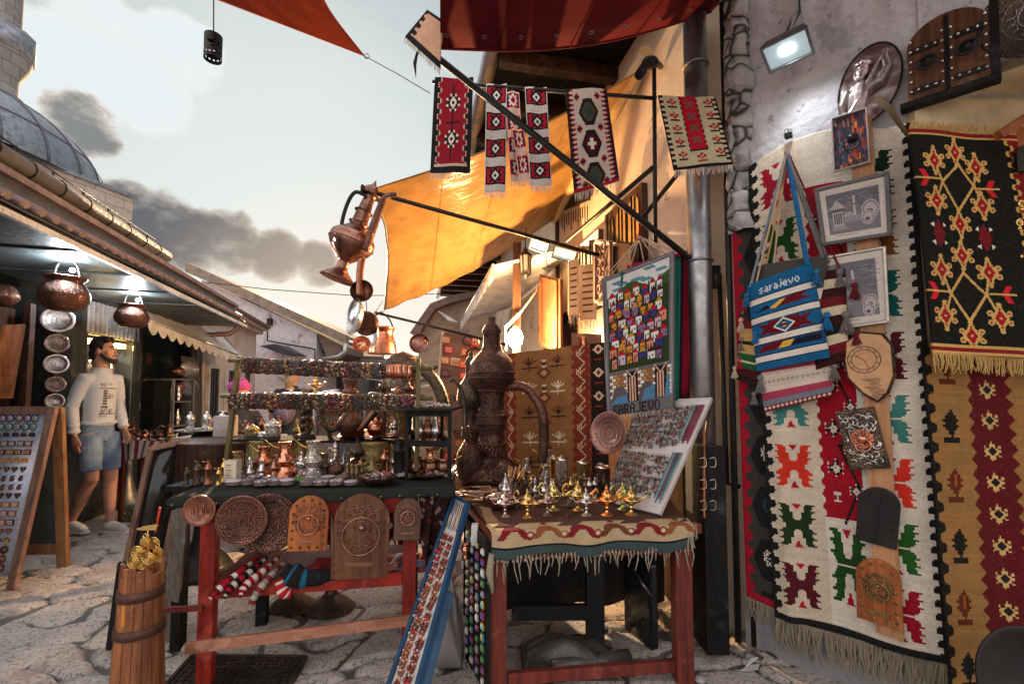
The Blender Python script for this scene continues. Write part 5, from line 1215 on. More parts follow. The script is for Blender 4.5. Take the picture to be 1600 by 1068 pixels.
tc_ = T('picture_carpet', 'picture carpet with a town of little houses above a stone bridge', 'carpet', (bl+br)/2, 'carpets on the arm')
f = quad(tl, tr, bl, br, lambda u, v: .008*sin(v*6+u*2)); sheet('weave', cv, f, tc_, solid=.008)
m = MB(); m.tube([f(0, 1), f(0, 0), f(1, 0), f(1, 1)], .007, 6); m.build('hem', fab('grey felt', (.17, .155, .165)), tc_)
fringe(tc_, f(0, 1), f(1, 1), 40, .035, K['fringe_cream'])
top = W(998, 371, 2.46); m = MB()
for u in (0, .12, .25, .40, .6, .75, .9, 1): m.tube([f(u, 0), top+V_((U(-.006, .006), 0, U(-.01, .01)))], .0035, 5)
m.build('hanging_cord', CRm, tc_)
m = MB(); m.ring(top+V_((0, 0, .0)), .014, .0035, 14, 6, (0, 1, 0)); m.tube([top+V_((0, 0, .01)), top+V_((.005, 0, .06)), top+V_((.02, 0, .07))], .0035, 6); m.build('hook', RDm, tc_)
for k, (c_, lab, x0, x1, yt, yb, dd_) in enumerate(((fab('green felt rug', (.01, .14, .11)), 'dark green rug edge right behind the town carpet', 1030, 1062, 404, 628, 2.47), (fab('black felt rug', (.014, .012, .014)), 'black rug edge between the green rug and the red rug', 1036, 1066, 400, 622, 2.50), (fab('scarlet felt rug', (.42, .012, .045)), 'scarlet rug edge, rearmost behind the town carpet', 1040, 1077, 392, 614, 2.53))):
 t = T('hanging_rug', lab, 'rug', W(x0, yb, dd_), 'carpets on the arm')
 a, b, c, d = W(x0 - 60, yt+24, dd_+.1), W(x1, yt, dd_), W(x0 - 56, yb+12, dd_+.1), W(x1 - 4, yb, dd_)
 g = quad(a, b, c, d, lambda u, v: .006*sin(v*5+k)); m = MB(); m.grid(g, 12, 24); m.build('weave', c_, t, solid=.012)
 m = MB(); m.tube([g(0, 0), g(1, 0), g(1, .5), g(1, 1)], .009, 6); m.build('hem', c_, t)

# kilims hung behind the brass stall
def back_kilim(w, h, flip=False):
 c = Cv(w, h, '94663E').rough(.1)
 for s_ in (0, 1):
  X = (lambda x: w - x) if s_ else (lambda x: x)
  m_ = (cv_x := (w - c.xx if s_ else c.xx)) < 16; c.where(m_, '211A17')
  c.where((cv_x > 15) & (cv_x < 34+1.8*np.sin(c.yy*.52)) & (cv_x > 16+1.6*np.sin(c.yy*.52)), '7E3324')
  for y in range(0, h, 24):
   c.line(X(21), y, X(30), y+12, 1.3, 'D9BE98'); c.line(X(30), y+12, X(21), y+24, 1.3, 'D9BE98')
   for a in (-4, 0, 4): c.line(X(25.5), y+14, X(25.5)+a, y+8, 1, 'D9BE98')
  for y in range(8, h, 30): c.diamond(X(8), y, 5, 7, 'D9C8A8'); c.diamond(X(8), y, 2.5, 3.5, '6B1A18'); c.rect(X(8) - 4, y+12, X(8)+4, y+13.5, '8A3A2A')
 for k, y in enumerate(range(14, h, 34)):
  for x in (w*.38, w*.62):
   col = 'E2D2B4' if k % 2 else '3A241C'
   for a in range(-2, 3): c.line(x, y+6, x+a*4, y - 4+abs(a)*2, 1.5, col)
   c.line(x - 9, y+10, x+9, y+10, 1.4, col); c.line(x, y, x, y+14, 1.4, col)
  c.diamond(w*.5, y+18, 8, 10, '6B3A22'); c.diamond(w*.5, y+18, 4, 5, 'C99A62')
  for j in range(3): c.poly([(w*.5 - 3, y+j*4), (w*.5+3, y+j*4), (w*.5, y+j*4+3.5)], '1E1814' if j % 2 else 'E2D2B4')
 return c.rough(.14, 6)
t = T('kilim_rug', 'tan kilim with russet wavy bands and branch motifs hung behind the brass stall', 'rug', W(860, 700, 3.2), 'kilims behind the stall')
f = quad(W(768, 556, 3.7), W(946, 534, 3.05), W(772, 760, 3.7), W(950, 770, 3.05), lambda u, v: .015*sin(u*14)); sheet('weave', back_kilim(140, 190), f, t, solid=.01)
t = T('kilim_rug', 'brown kilim with diamond motifs in shadow behind the giant copper ewer', 'rug', W(740, 700, 4.1), 'kilims behind the stall')
f = quad(W(752, 560, 4.2), W(800, 556, 3.9), W(752, 760, 4.2), W(800, 770, 3.9)); sheet('weave', back_kilim(90, 150), f, t, solid=.01)
# ================================================================ STALLS AND THEIR GOODS
def curve(pts, n=6):
 """smooth path through points"""
 P = [V_(p) for p in pts]; out = []
 for i in range(len(P) - 1):
  p0, p1, p2, p3 = P[max(0, i - 1)], P[i], P[i+1], P[min(len(P) - 1, i+2)]
  for k in range(n):
   t = k/n; out.append(.5*((2*p1)+(p2 - p0)*t+(2*p0 - 5*p1+4*p2 - p3)*t*t+(3*p1 - p0 - 3*p2+p3)*t ** 3))
 out.append(P[-1]); return out
def prof(pts, k=5): return [(max(0, p.x), p.y) for p in [V_((q.x, q.y)) for q in curve([(r, z, 0) for r, z in pts], k)]]
def axM(o, up=(0, 0, 1), s=1.0, rz=0.0):
 q = V_(up).normalized().to_track_quat('Z', 'Y').to_matrix() @ Matrix.Rotation(rz, 3, 'Z'); o = V_(o)
 return Matrix.Translation(o) @ (q*s).to_4x4()
P_EWER = prof([(.0, 0), (.17, 0), (.17, .015), (.10, .05), (.055, .10), (.06, .13), (.15, .20), (.20, .30), (.17, .40), (.09, .50), (.065, .58), (.06, .68), (.085, .72), (.06, .75), (.075, .84), (.05, .90), (.02, .93), (.022, .96), (.0, 1.0)], 3)
P_CEZVE = prof([(0, 0), (.23, 0), (.26, .03), (.24, .14), (.16, .26), (.145, .36), (.24, .46), (.245, .50), (.17, .62), (.13, .74), (.14, .90), (.17, .97), (.155, .97), (.12, .85), (.12, .74)], 3)
P_GRIND = [(0, 0), (.17, 0), (.18, .03), (.15, .06), (.14, .1), (.14, .62), (.16, .64), (.16, .68), (.14, .70), (.13, .76), (.06, .84), (.03, .86), (.03, .9), (.05, .93), (.045, .97), (0, 1.0)]
P_TEAP = prof([(0, 0), (.22, 0), (.22, .03), (.15, .07), (.30, .2), (.36, .36), (.28, .52), (.16, .6), (.17, .64), (.12, .74), (.05, .84), (.04, .88), (.06, .93), (0, 1)], 3)
P_LAMPB = prof([(0, 0), (.20, 0), (.20, .02), (.10, .07), (.05, .16), (.07, .24), (.05, .30), (.14, .36), (.27, .46), (.29, .52), (.20, .58), (.16, .62), (.18, .64), (.15, .72), (.07, .80), (.04, .84), (.06, .88), (.025, .93), (0, 1)], 3)
def good(name, label, cat, group, loc, h, mt, kind, up=(0, 0, 1), rz=0, spout=None, lidm=None, seg=24):
 """one piece of metalware: lathe-turned body, cast handle and spout as parts"""
 t = T(name, label, cat, loc, group); M = axM(loc, up, h, rz); m = MB(); m.M = M
 if kind == 'ewer':
  m.lathe(P_EWER, seg); m.build('body', mt, t)
  m = MB(); m.M = M; m.tube(curve([(.05, 0, .72), (.16, 0, .80), (.25, 0, .66), (.24, 0, .48), (.17, 0, .36)]), .018, 8); m.build('handle', mt, t)
  m = MB(); m.M = M; m.tube(curve([(-.16, 0, .28), (-.24, 0, .40), (-.22, 0, .56), (-.27, 0, .72)]), [.035]*6+[.022]*6+[.015]*7, 8); m.build('spout', mt, t)
 elif kind == 'cezve':
  m.lathe(P_CEZVE, seg); m.build('body', mt, t)
  m = MB(); m.M = M; m.tube([(.14, 0, .80), (.30, 0, .86), (.52, 0, 1.02)], [.022, .016, .02], 7); m.build('handle', K['brass'], t)
 elif kind == 'grinder':
  m.lathe(P_GRIND, seg); m.build('body', mt, t)
  m = MB(); m.M = M; m.tube([(0, 0, .86), (.03, 0, .93), (.2, 0, .93)], .014, 6); m.ball((.2, 0, .96), .035, 8, 6); m.build('crank', mt, t)
 elif kind == 'teapot':
  m.lathe(P_TEAP, seg); m.build('body', mt, t)
  m = MB(); m.M = M; m.tube(curve([(.16, 0, .60), (.42, 0, .62), (.46, 0, .40), (.32, 0, .24)]), .026, 8); m.build('handle', mt, t)
  m = MB(); m.M = M; m.tube(curve([(-.30, 0, .24), (-.44, 0, .38), (-.42, 0, .56), (-.52, 0, .66)]), [.05]*6+[.03]*6+[.02]*7, 8); m.build('spout', mt, t)
 elif kind == 'genie':
  m.lathe(P_LAMPB, seg); m.build('body', mt, t)
  m = MB(); m.M = M; m.tube(curve([(-.18, 0, .46), (-.40, 0, .48), (-.60, 0, .62), (-.66, 0, .60)]), [.12]*5+[.07]*6+[.03]*8, 8, flat=.7); m.build('spout', mt, t)
  m = MB(); m.M = M; m.tube(curve([(.22, 0, .50), (.42, 0, .50), (.52, 0, .72), (.38, 0, .88), (.32, 0, .74)]), .026, 7); m.build('handle', mt, t)
 return t
T1Z, T2Z = .838, .695
def WT(px, py, off=0):
 a, b = W(310, 800, 2.03), W(640, 800, 2.19); d = (b - a); d.z = 0; n = V_((d.y, -d.x, 0)).normalized()
 return on(px, py, a, n, off)
tn = V_((0, -1, 0)); _a, _b = W(310, 800, 2.03), W(640, 800, 2.19); td = V_((_b.x - _a.x, _b.y - _a.y, 0)).normalized(); tn = V_((td.y, -td.x, 0))
TF = Matrix(((td.x, -tn.x, 0, _a.x), (td.y, -tn.y, 0, _a.y), (0, 0, 1, 0), (0, 0, 0, 1)))  # x along the front, y away
def t1(px, py): return G(px, py, T1Z)
# red table
xl, xr = -.115, (TF.inverted() @ G(712, 760, T1Z)).x
tb = T('market_table', 'red painted market table covered with a dark cloth and loaded with coffee grinders and bracelets', 'table', TF @ V_((.4, .3, 0)))
tb['label'] = 'red painted market table with dark cloth top carrying grinders and bracelets'
def Tm(): m = MB(); m.M = TF.copy(); return m
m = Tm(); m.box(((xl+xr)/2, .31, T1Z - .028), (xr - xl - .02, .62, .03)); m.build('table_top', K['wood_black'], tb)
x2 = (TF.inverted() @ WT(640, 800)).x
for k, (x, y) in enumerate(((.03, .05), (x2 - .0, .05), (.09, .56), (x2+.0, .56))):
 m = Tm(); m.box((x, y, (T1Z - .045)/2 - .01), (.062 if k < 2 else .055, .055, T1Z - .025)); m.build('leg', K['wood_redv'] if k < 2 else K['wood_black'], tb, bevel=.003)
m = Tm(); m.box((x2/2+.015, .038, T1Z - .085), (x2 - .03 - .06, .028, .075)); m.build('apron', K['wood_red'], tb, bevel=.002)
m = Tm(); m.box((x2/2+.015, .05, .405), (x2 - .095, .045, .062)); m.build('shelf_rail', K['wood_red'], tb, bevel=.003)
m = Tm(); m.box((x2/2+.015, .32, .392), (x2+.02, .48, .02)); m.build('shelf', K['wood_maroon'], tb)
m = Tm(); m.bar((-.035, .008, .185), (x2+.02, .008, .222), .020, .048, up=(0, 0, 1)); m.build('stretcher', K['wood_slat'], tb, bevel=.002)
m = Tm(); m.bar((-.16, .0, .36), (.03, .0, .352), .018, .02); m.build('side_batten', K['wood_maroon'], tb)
m = Tm(); 
def topc(u, v): return V_((xl+u*(xr - xl), v*.64 - .012, T1Z - .010+.002*sin(u*31+v*9)+.002*sin(v*23)))
m.grid(topc, 60, 20)
for (f_) in (lambda u, v: topc(u, 0)+V_((0, -.003*v, -(.036+.005*sin(u*47))*v)), lambda u, v: topc(0, u)+V_((-.002*v, 0, -(.05+.01*sin(u*17))*v))): m.grid(f_, 60, 3)
ct = m.build('tablecloth', cloth_mat('charcoal felt', base=(.022, .024, .023), bst=.9), tb, solid=.006)
m = Tm()
for k in range(16): m.ball((xl+.02+k*.087, -.022, T1Z - .033), .0035, 6, 4)
m.build('tack', K['silver_plain'], ct)
# plates and door plaques on the front
def wall_plate(name, c, n, r, mt, label, group, rim=.16, eng=None):
 q = V_(n).to_track_quat('Z', 'Y').to_matrix(); t = T(name, label, 'plate', c, group); m = MB()
 m.lathe([(0, .004), (r*(1 - rim*1.6), .004), (r*(1 - rim), .010), (r*.96, .015), (r, .013), (r, .008), (r*.9, 0), (0, -.002)], 48, c, q); m.build('dish', mt, t)
 m = MB(); rr_ = random.Random(int(r*1e4))
 for f in (.97, 1 - rim*.7, 1 - rim*1.4): m.ring(V_(c)+V_(n)*(.015 if f > .9 else .011 if f > .8 else .006), r*f, .0013, 40, 5, n)
 for k in range(26):
  a = 2*pi*k/26; m.ring(V_(c)+q @ V_((r*(1 - rim*.45)*cos(a), r*(1 - rim*.45)*sin(a), .014)), r*.045, .0010, 8, 4, n)
 # skyline scene in relief
 for (x, w_, h_) in ((-.42, .14, .3), (-.2, .2, .42), (.05, .26, .28), (.32, .12, .5), (.5, .1, .22)):
  m.tube([V_(c)+q @ V_((r*a, r*b - r*.25, .006)) for a, b in ((x - w_/2, 0), (x - w_/2, h_), (x, h_+.12), (x+w_/2, h_), (x+w_/2, 0))], .0014, 4)
 for k in range(9): m.tube([V_(c)+q @ V_((r*rr_.uniform(-.6, 0), -r*(.3+.04*k), .006)), V_(c)+q @ V_((r*rr_.uniform(0, .6), -r*(.3+.04*k), .006))], .001, 4)
 m.build('relief', eng or mt, t); return t
PP = 'engraved copper plates on the red table front'
s1 = 2.06/711
wall_plate('engraved_plate', WT(420, 816, .012), tn, 45*s1, K['copper_dark'], 'largest dark engraved plate, partly covered by its neighbour plate on the red table', PP)
wall_plate('engraved_plate', WT(379, 811, .030), tn, 37*s1, K['copper_dark'], 'medium dark plate with a mosque scene overlapping the largest plate', PP, eng=K['copper_plain'])
wall_plate('engraved_plate', WT(313, 796, .025), tn, 23*s1, K['copper_plain'], 'smallest copper plate, over the top of the red table leg', PP, .2, K['copper'])
GP = 'door plaques on the red table front'
def dplq(x0, x1, y0, y1, off, *a, **k):
 M_, w_, h_ = PM(WT(x0, y0, off), WT(x1, y0, off), WT(x0, y1, off)); return door_plaque(M_, w_, h_, *a, group=GP, **k)
dplq(450, 511, 773, 859, .022, K['wood_orange'], K['copper_plain'], 'orange arched door plaque with big dark studs and brass rosette on the red table', studs=.022, sr=.0062, kn=.5, kr=.36, stud_mat=K['bronze'], rr_=.38)
dplq(517, 604, 770, 903, .030, K['wood_plaque'], K['copper'], 'largest brown arched door plaque with a big ring knocker on the red table', studs=.020, sr=.0042, kn=.52, kr=.46, rr_=.40)
dplq(615, 656, 777, 842, .02, wood('dull brown board', (.12, .06, .04), (.07, .035, .025), .5, 2), K['copper'], 'smallest dark arched door plaque at the leg of the red table', studs=.014, sr=.003, kn=.55, kr=.36, rr_=.36)
# red and white patterned cloth showing behind the plaques
cv = Cv(120, 60, '7A1420'); 
for k in range(10): cv.rect(k*12, 0, k*12+2, 60, 'D8D0C8'); [cv.diamond(k*12+7, y, 3.5, 6, 'D8D0C8' if (k+y) % 2 else '1A1618') for y in range(5, 60, 13)]
t = T('patterned_cloth', 'red and white patterned cloth draped behind the door plaques of the red table', 'cloth', WT(560, 860, -.03))
sheet('weave', cv.rough(.15), quad(WT(500, 788, -.07), WT(660, 786, -.07), WT(500, 858, -.08), WT(668, 848, -.08), lambda u, v: .006*sin(u*20)), t)
t = T('dark_textile', 'dark crumpled embroidered textile hanging from the end of the red table', 'cloth', W(675, 860, 2.3))
cv = Cv(60, 90, '2A1418'); q = random.Random(2)
for k in range(60): x, y = q.uniform(0, 56), q.uniform(0, 86); cv.diamond(x, y, 3, 4, q.choice(('5A1822', '8A7A74', '1A1416', '3A3A4A', '6A1824')))
sheet('weave', cv.rough(.2), quad(W(655, 772, 2.22), W(706, 770, 2.3), W(660, 872, 2.22), W(700, 868, 2.34), lambda u, v: .025*sin(u*13+v*4)*(.4+v)), t)
# goods on the lower shelf: knitted slippers
def slipper(pts, rs, stripes, label, flat=.6):
 t = T('knitted_slipper', label, 'slipper', V_(pts[0]), 'slippers on the lower shelf'); C_ = curve(pts, 5); n = len(C_)
 R = [rs[min(len(rs) - 1, int(i*len(rs)/n))] for i in range(n)]; m = MB(); m.tube(C_, R, 14, flat=flat)
 me = m.mesh('sock', K['wool']); cols = []
 for i, p in enumerate(me.polygons):
  k = (i // 14) if i < (n - 1)*14 else 0; cols.append(hx(stripes[k % len(stripes)]))
 off = root_loc(t); me.transform(Matrix.Translation(-off)); colour_mesh(me, np.array(cols)); o = link('sock', me, t); 
 m = MB(); m.tube(C_[:2], [R[0]*.98, R[0]*.6], 12, flat=flat); return t
Z4 = lambda x, y, z: TF @ V_((x, y, z))
for k, (x, st, lab) in enumerate(((.10, ['A01428', 'A01428', 'E0D4CC', '5A1420'], 'red and white zigzag knitted slipper, outermost on the lower shelf'), (.145, ['1A1618', 'C9B8A8', '1A1618', 'A01428'], 'black and cream banded knitted slipper in the row on the lower shelf'), (.20, ['A01428', 'D8CABC', '8A1420', 'D8CABC'], 'red and cream knitted slipper beside the banded one on the lower shelf'))):
 slipper([Z4(x+.09, .14, .50), Z4(x+.05, .06, .47), Z4(x+.0, -.0, .435), Z4(x - .03+k*.01, -.03, .40)], [.016, .028, .030, .026, .014], st, lab)
slipper([Z4(.33, .10, .49), Z4(.29, .02, .455), Z4(.25, -.03, .40), Z4(.235, -.045, .34)], [.020, .026, .028, .024, .012], ['8A7E74', 'A99C90', '7A2A30'], 'grey brown knitted slipper drooping over the shelf rail')
slipper([Z4(.36, -.01, .50), Z4(.40, -.015, .475), Z4(.46, -.02, .455), Z4(.60, -.0, .46)], [.03, .05, .046, .036, .025], ['15181C', '15181C', '101216', '15181C', '1A5A7A'], 'black felt slipper with blue trim lying on the lower shelf', .8)
slipper([Z4(.35, -.03, .46), Z4(.37, -.045, .42), Z4(.40, -.04, .395)], [.022, .028, .018], ['B01828', 'D8CABC', 'B01828'], 'bright red slipper toe sticking out below the black felt slipper')
for k in range(5):
 m = MB(); c = Z4(.52+k*.13, .12, .415); m.grid(lambda u, v: c+V_(((u - .5)*.17, (v - .5)*.16, .035+.018*sin(u*6+k)*cos(v*5))), 10, 10)
 thing1(m, 'folded_textile', fab('folded textile %d' % k, ((.25, .03, .04), (.06, .06, .07), (.30, .12, .10), (.12, .10, .16), (.35, .08, .05))[k]), f'{["crimson", "black", "rust", "violet grey", "scarlet"][k]} folded textile on the lower shelf', 'textile', 'folded textiles on the lower shelf', solid=.03)
# bell shaped feet standing on the stones under the table
for k, (px, py) in enumerate(((455, 948), (517, 950))):
 m = MB(); c = G(px, py); m.lathe(prof([(0, 0), (.13, 0), (.13, .01), (.09, .05), (.04, .09), (.035, .14), (.08, .2), (.10, .3), (.06, .34), (0, .35)], 3), 24, c); thing1(m, 'metal_vase', K['bronze'], f'dark bell footed vase on the stones beneath the red table, {["nearer the churn", "nearer the blue framed board"][k]}', 'vase', 'vases under the red table')

# grinders and small wares
GR = 'coffee grinders on the red table'
for (px, py, h, mt, lab) in ((291, 757, .082, K['bronze'], 'short dark coffee grinder at the corner of the red table'), (307, 757, .115, K['bronze'], 'dark bronze coffee grinder with domed lid, second from the table corner'), (324, 756, .115, K['copper_plain'], 'pinkish bronze coffee grinder beside the cream printed box'), (341, 757, .085, K['gold'], 'small golden engraved coffee grinder in front of the printed box'), (349, 752, .115, K['brass'], 'taller golden coffee grinder just behind the small golden one')):
 good('coffee_grinder', lab, 'grinder', GR, t1(px, py), h, mt, 'grinder', rz=U(-1, 1))
cv = Cv(30, 40, 'CFC0A8').rough(.1); [cv.rect(5, y, U(16, 26), y+1.5, '5A4A3A') for y in range(6, 34, 5)]
p = t1(359, 754); t = T('printed_box', 'small cream printed gift box behind the golden grinders', 'box', p); m = MB(); m.box(p+V_((0, .02, .055)), (.065, .04, .11)); m.build('carton', paint((.52, .45, .36), .7), t)
sheet('print', cv, quad(p+V_((-.03, -.002, .105)), p+V_((.03, -.002, .105)), p+V_((-.03, -.002, .005)), p+V_((.03, -.002, .005))), t, K['print'], .001)
p = t1(375, 748); t = T('glass_bottle', 'clear glass bottle with red cork and heart tag on the red table', 'bottle', p); m = MB(); m.lathe(prof([(0, 0), (.022, 0), (.024, .01), (.019, .04), (.014, .07), (.0155, .115), (.017, .12)], 3), 20, p); m.build('glass_body', K['glass'], t, solid=.0015)
m = MB(); m.lathe([(0, 0), (.013, 0), (.014, .022), (0, .024)], 12, p+V_((0, 0, .112))); m.build('cork', mat('red cork', (.35, .05, .03), .7), t); m = MB(); m.lathe([(0, 0), (.018, 0), (.016, .02), (0, .026)], 12, p+V_((0, 0, .004))); m.build('contents', paint((.65, .5, .5)), t)
CZ = 'double bellied coffee pots on the red table'
for (px, py, h, mt, rz, lab) in ((411, 745, .165, K['copper_bright'], -.2, 'smaller bright copper double bellied coffee pot'), (444, 748, .198, K['copper_bright'], .1, 'larger bright copper double bellied coffee pot beside the snow globe'), (488, 750, .205, K['silver'], -.1, 'silver double bellied coffee pot just behind the snow globe')):
 good('coffee_pot', lab, 'coffee pot', CZ, t1(px, py), h, mt, 'cezve', rz=rz)
p = t1(470, 751); t = T('snow_globe', 'glass snow globe with a tiny white and red tower on a green base', 'snow globe', p); m = MB(); m.ball(p+V_((0, 0, .052)), .031, 24, 16); m.build('globe', K['glass'], t)
m = MB(); m.lathe([(0, 0), (.032, 0), (.034, .008), (.028, .024), (0, .026)], 20, p, flute=(9, .06)); m.build('green_base', paint((.06, .20, .03), .5), t); m = MB(); m.lathe([(0, .026), (.008, .026), (.006, .055), (0, .058)], 10, p); m.build('tower', paint((.55, .25, .22)), t)
good('silver_ewer', 'slender silver ewer with thin handle between snow globe and brass cups', 'ewer', None, t1(523, 744), .19, K['silver_plain'], 'ewer')
good('teapot', 'dark bronze teapot standing behind the little brass cups', 'teapot', None, t1(556, 737)+V_((0, .02, .07)), .12, K['bronze'], 'teapot')
m = MB(); p = t1(556, 737); m.box(p+V_((0, .02, .034)), (.10, .06, .068)); thing1(m, 'tin_box', K['bronze'], 'plain dark tin box under the dark bronze teapot', 'box')
for k, (px, py) in enumerate(((543, 747), (550, 748), (557, 748), (565, 746), (572, 744))):
 m = MB(); m.lathe([(0, 0), (.011, 0), (.0115, .004), (.010, .008), (.010, .030), (.012, .034), (.010, .038), (.010, .066), (.0125, .072), (.006, .078), (0, .08)], 14, t1(px, py)); thing1(m, 'pepper_mill', K['brass_cut'], f'{nth(k)} little engraved brass mill counted from the silver ewer', 'mill', 'little brass mills')
good('coffee_grinder', 'tall dark iron coffee grinder beside the black stand', 'grinder', GR, t1(623, 744), .21, K['iron'], 'grinder', rz=2)
# round trinket boxes
cvb = []
for k in range(4):
 m = MB(); m.lathe([(0, 0), (.038, 0), (.041, .004), (.041, .010), (.039, .012), (.0415, .014), (.041, .019), (.030, .024), (0, .026)], 28)
 me = m.mesh('trinket_box', [paint((.13, .09, .09), .5), paint((.42, .37, .43), .5), paint((.07, .05, .06), .5)]); base = [(1, 1), (0, 1), (1, 2), (0, 1)][k]
 for i, p in enumerate(me.polygons):
  r_ = i // 28; a = i % 28; p.material_index = 0 if r_ < 6 else (base[0] if (a // (2+k % 2)+r_) % 2 else base[1] if k != 1 else 0)
 cvb.append(me)
bx = [(366, 757), (388, 757), (409, 758), (430, 757), (449, 757), (482, 757), (503, 757), (526, 757), (549, 757), (376, 750), (398, 750), (422, 750), (512, 749), (535, 750)]
for k, (px, py) in enumerate(bx):
 o = link('trinket_box', cvb[k % 4]); o.location = t1(px, py)+V_((0, 0, .001)); o.rotation_euler = (0, 0, U(0, 6)); s = U(.78, .98); o.scale = (s, s, U(.8, 1.3))
 tag(o, f'{nth(k if k < 9 else k - 9)} round trinket box from the grinders in the {"front" if k < 9 else "back"} row of the red table', 'box', 'round trinket boxes on the red table')
# bowls and dishes with small wares
def dish(c, r, h, mt, label, group=None, fillm=None, n=40, seed=1, cat='bowl', name='bowl', kind='chips'):
 t = T(name, label, cat, c, group); m = MB(); m.lathe(prof([(0, 0), (r*.45, 0), (r*.8, h*.4), (r, h), (r*1.02, h), (r*.97, h*.96), (r*.7, h*.4), (0, h*.15)], 3), 36, c, flute=(24, .008)); m.build('bowl_body' if 0 else 'dish_body', mt, t)
 return t
def heap(c, r, z, n, name, label, mts, size, seed, cat, grp=None, kind='coil'):
 q = random.Random(seed); m = MB()
 for k in range(n):
  a, rr_ = q.uniform(0, 6.28), r*math.sqrt(q.random()); p = V_(c)+V_((rr_*cos(a), rr_*sin(a), z+(r - rr_)*.35*q.random())); m.m = q.randrange(len(mts))
  d = V_((q.uniform(-1, 1), q.uniform(-1, 1), q.uniform(-.25, .4))).normalized()*size
  if kind == 'coil': m.ring(p, size*.7, size*.14, 10, 4, (q.uniform(-.5, .5), q.uniform(-.5, .5), 1))
  elif kind == 'rod': m.tube([p - d, p+d], size*.09, 5)
  else: m.ball(p, size*.4, 6, 5)
 return struct(thing1(m, name, mts, label, cat, grp), 'stuff')
p = t1(590, 755); dish(p, .095, .035, K['copper_dark'], 'dark scalloped copper bowl heaped with metal tags on the red table')
heap(p, .075, .038, 70, 'metal_tags', 'heap of crumpled metal tags in the dark copper bowl', [K['copper_plain'], K['bronze'], K['silver_plain']], .017, 3, 'metal tags')
p = t1(630, 748); heap(p, .02, .02, 60, 'yarn_tassel', 'pale bundle of thread beside the dark copper bowl', [fab('pale thread', (.5, .43, .4))], .02, 4, 'thread', kind='rod')
p = t1(668, 744); dish(p, .105, .02, K['brass_cut'], 'wide shallow brass dish between the posts of the black stand', name='dish', cat='dish'); heap(p, .07, .022, 36, 'loose_pendants', 'loose pendants scattered on the shallow brass dish', [K['copper_plain'], K['silver_plain']], .012, 5, 'pendants')

# bracelet rack
rk = T('bracelet_rack', 'bracelet rack of two olive posts and two rods above the red table', 'rack', t1(352, 742))
pL0, pL1 = W(352, 738, 2.40), W(374, 556, 2.33); pR0, pR1 = W(651, 735, 2.42), W(654, 560, 2.36)
m = MB(); m.bar(pL0, pL1, .022, .022, up=(0, 1, 0)); m.build('post', K['wood_olive'], rk, bevel=.002)
m = MB(); m.bar(pR0, pR1, .020, .020, up=(0, 1, 0)); m.build('post', K['wood_olive'], rk, bevel=.002)
u0, u1 = W(357, 562, 2.32), W(676, 576, 2.38); l0, l1 = W(346, 618, 2.34), W(676, 622, 2.42)
m = MB(); m.tube([u0, u1], .012, 10); m.build('rod', K['wood_olive'], rk); m = MB(); m.tube([l0, l1], .012, 10); m.build('rod', K['wood_olive'], rk)
bm = []; q = random.Random(9)
pal = [['5A2A1C', '3A241C', '9A4A34', '2A2A22'], ['3A3A2E', '6A5A3A', '20201C', '3A2E20'], ['7A3A2A', '4A2A20', '4A1E18', '2A1814'], ['A88A74', '3A2A24', '2A2220', '5A4034'], ['2A3A2A', '5A3A30', '3A3A26', '9A6A48'], ['5A2A30', 'A85A5C', '3A1A20', '2A2020'], ['20181A', '50382E', '70584A', '181414'], ['8A4030', 'A8804E', '5A2A20', '2A2426'], ['7A4A50', '4A3026', '2A4A4A', '3A2218']]
for k in range(9):
 m = MB(); r0 = .036; cols = []
 for a in range(14):
  an = 2*pi*a/14
  for xx in (-.0035, .0035):
   b0 = len(m.f); m.ball((xx, r0*cos(an+(xx > 0)*.22), r0*sin(an+(xx > 0)*.22)), .0062 if q.random() < .8 else .0078, 6, 4); cols += [hx(q.choice(pal[k]))]*(len(m.f) - b0)
 b0 = len(m.f); m.tube([(0, (r0 - .004)*cos(2*pi*a/18), (r0 - .004)*sin(2*pi*a/18)) for a in range(18)], .004, 4, closed=True); cols += [hx('2A1E18')]*(len(m.f) - b0)
 me = m.mesh('bracelet', K['enamel']); colour_mesh(me, np.array(cols)); bm.append(me)
m = MB(); m.M = Matrix.Rotation(pi/2, 4, 'Y'); m.lathe([(.0345, -.008), (.038, -.008), (.0395, 0), (.038, .008), (.0345, .008), (.0355, 0), (.0345, -.008)], 30); cuff = m.mesh('bracelet', K['copper_bright']); cuffs = m.mesh('bracelet', K['copper_plain'])
def hang_row(a, b, px0, px1, n, where, cuff_from, seed):
 q = random.Random(seed); d = (b - a); ang = math.atan2(d.y, d.x); ra_, rb2 = (px0, px1)
 for k in range(n):
  px = px0+(px1 - px0)*k/(n - 1); tt = 0.5
  lo, hi = 0.0, 1.0  # place along the rod where it passes above this point of it
  for _ in range(22):
   tt = (lo+hi)/2; pt = a+d*tt; x = CX+F*(pt.x/pt.y)
   lo, hi = (tt, hi) if x < px else (lo, tt)
  me = (cuff if q.random() < .6 else cuffs) if k >= cuff_from else bm[(k // 3+q.randrange(2)+seed) % 9]
  o = link('bracelet', me); o.location = a+d*tt+V_((0, 0, -.024)); o.rotation_euler = (q.uniform(0, 6.28), q.uniform(-.06, .06), ang+q.uniform(-.12, .12)); s = q.uniform(.94, 1.06); o.scale = (1, s, s)
  tag(o, f'{nth(k)} bracelet along the {where} rod counted from the leaning olive post', 'bracelet', 'bracelets on the rack')
hang_row(u0, u1, 383, 640, 62, 'upper', 53, 1); hang_row(l0, l1, 366, 646, 66, 'lower', 99, 2)

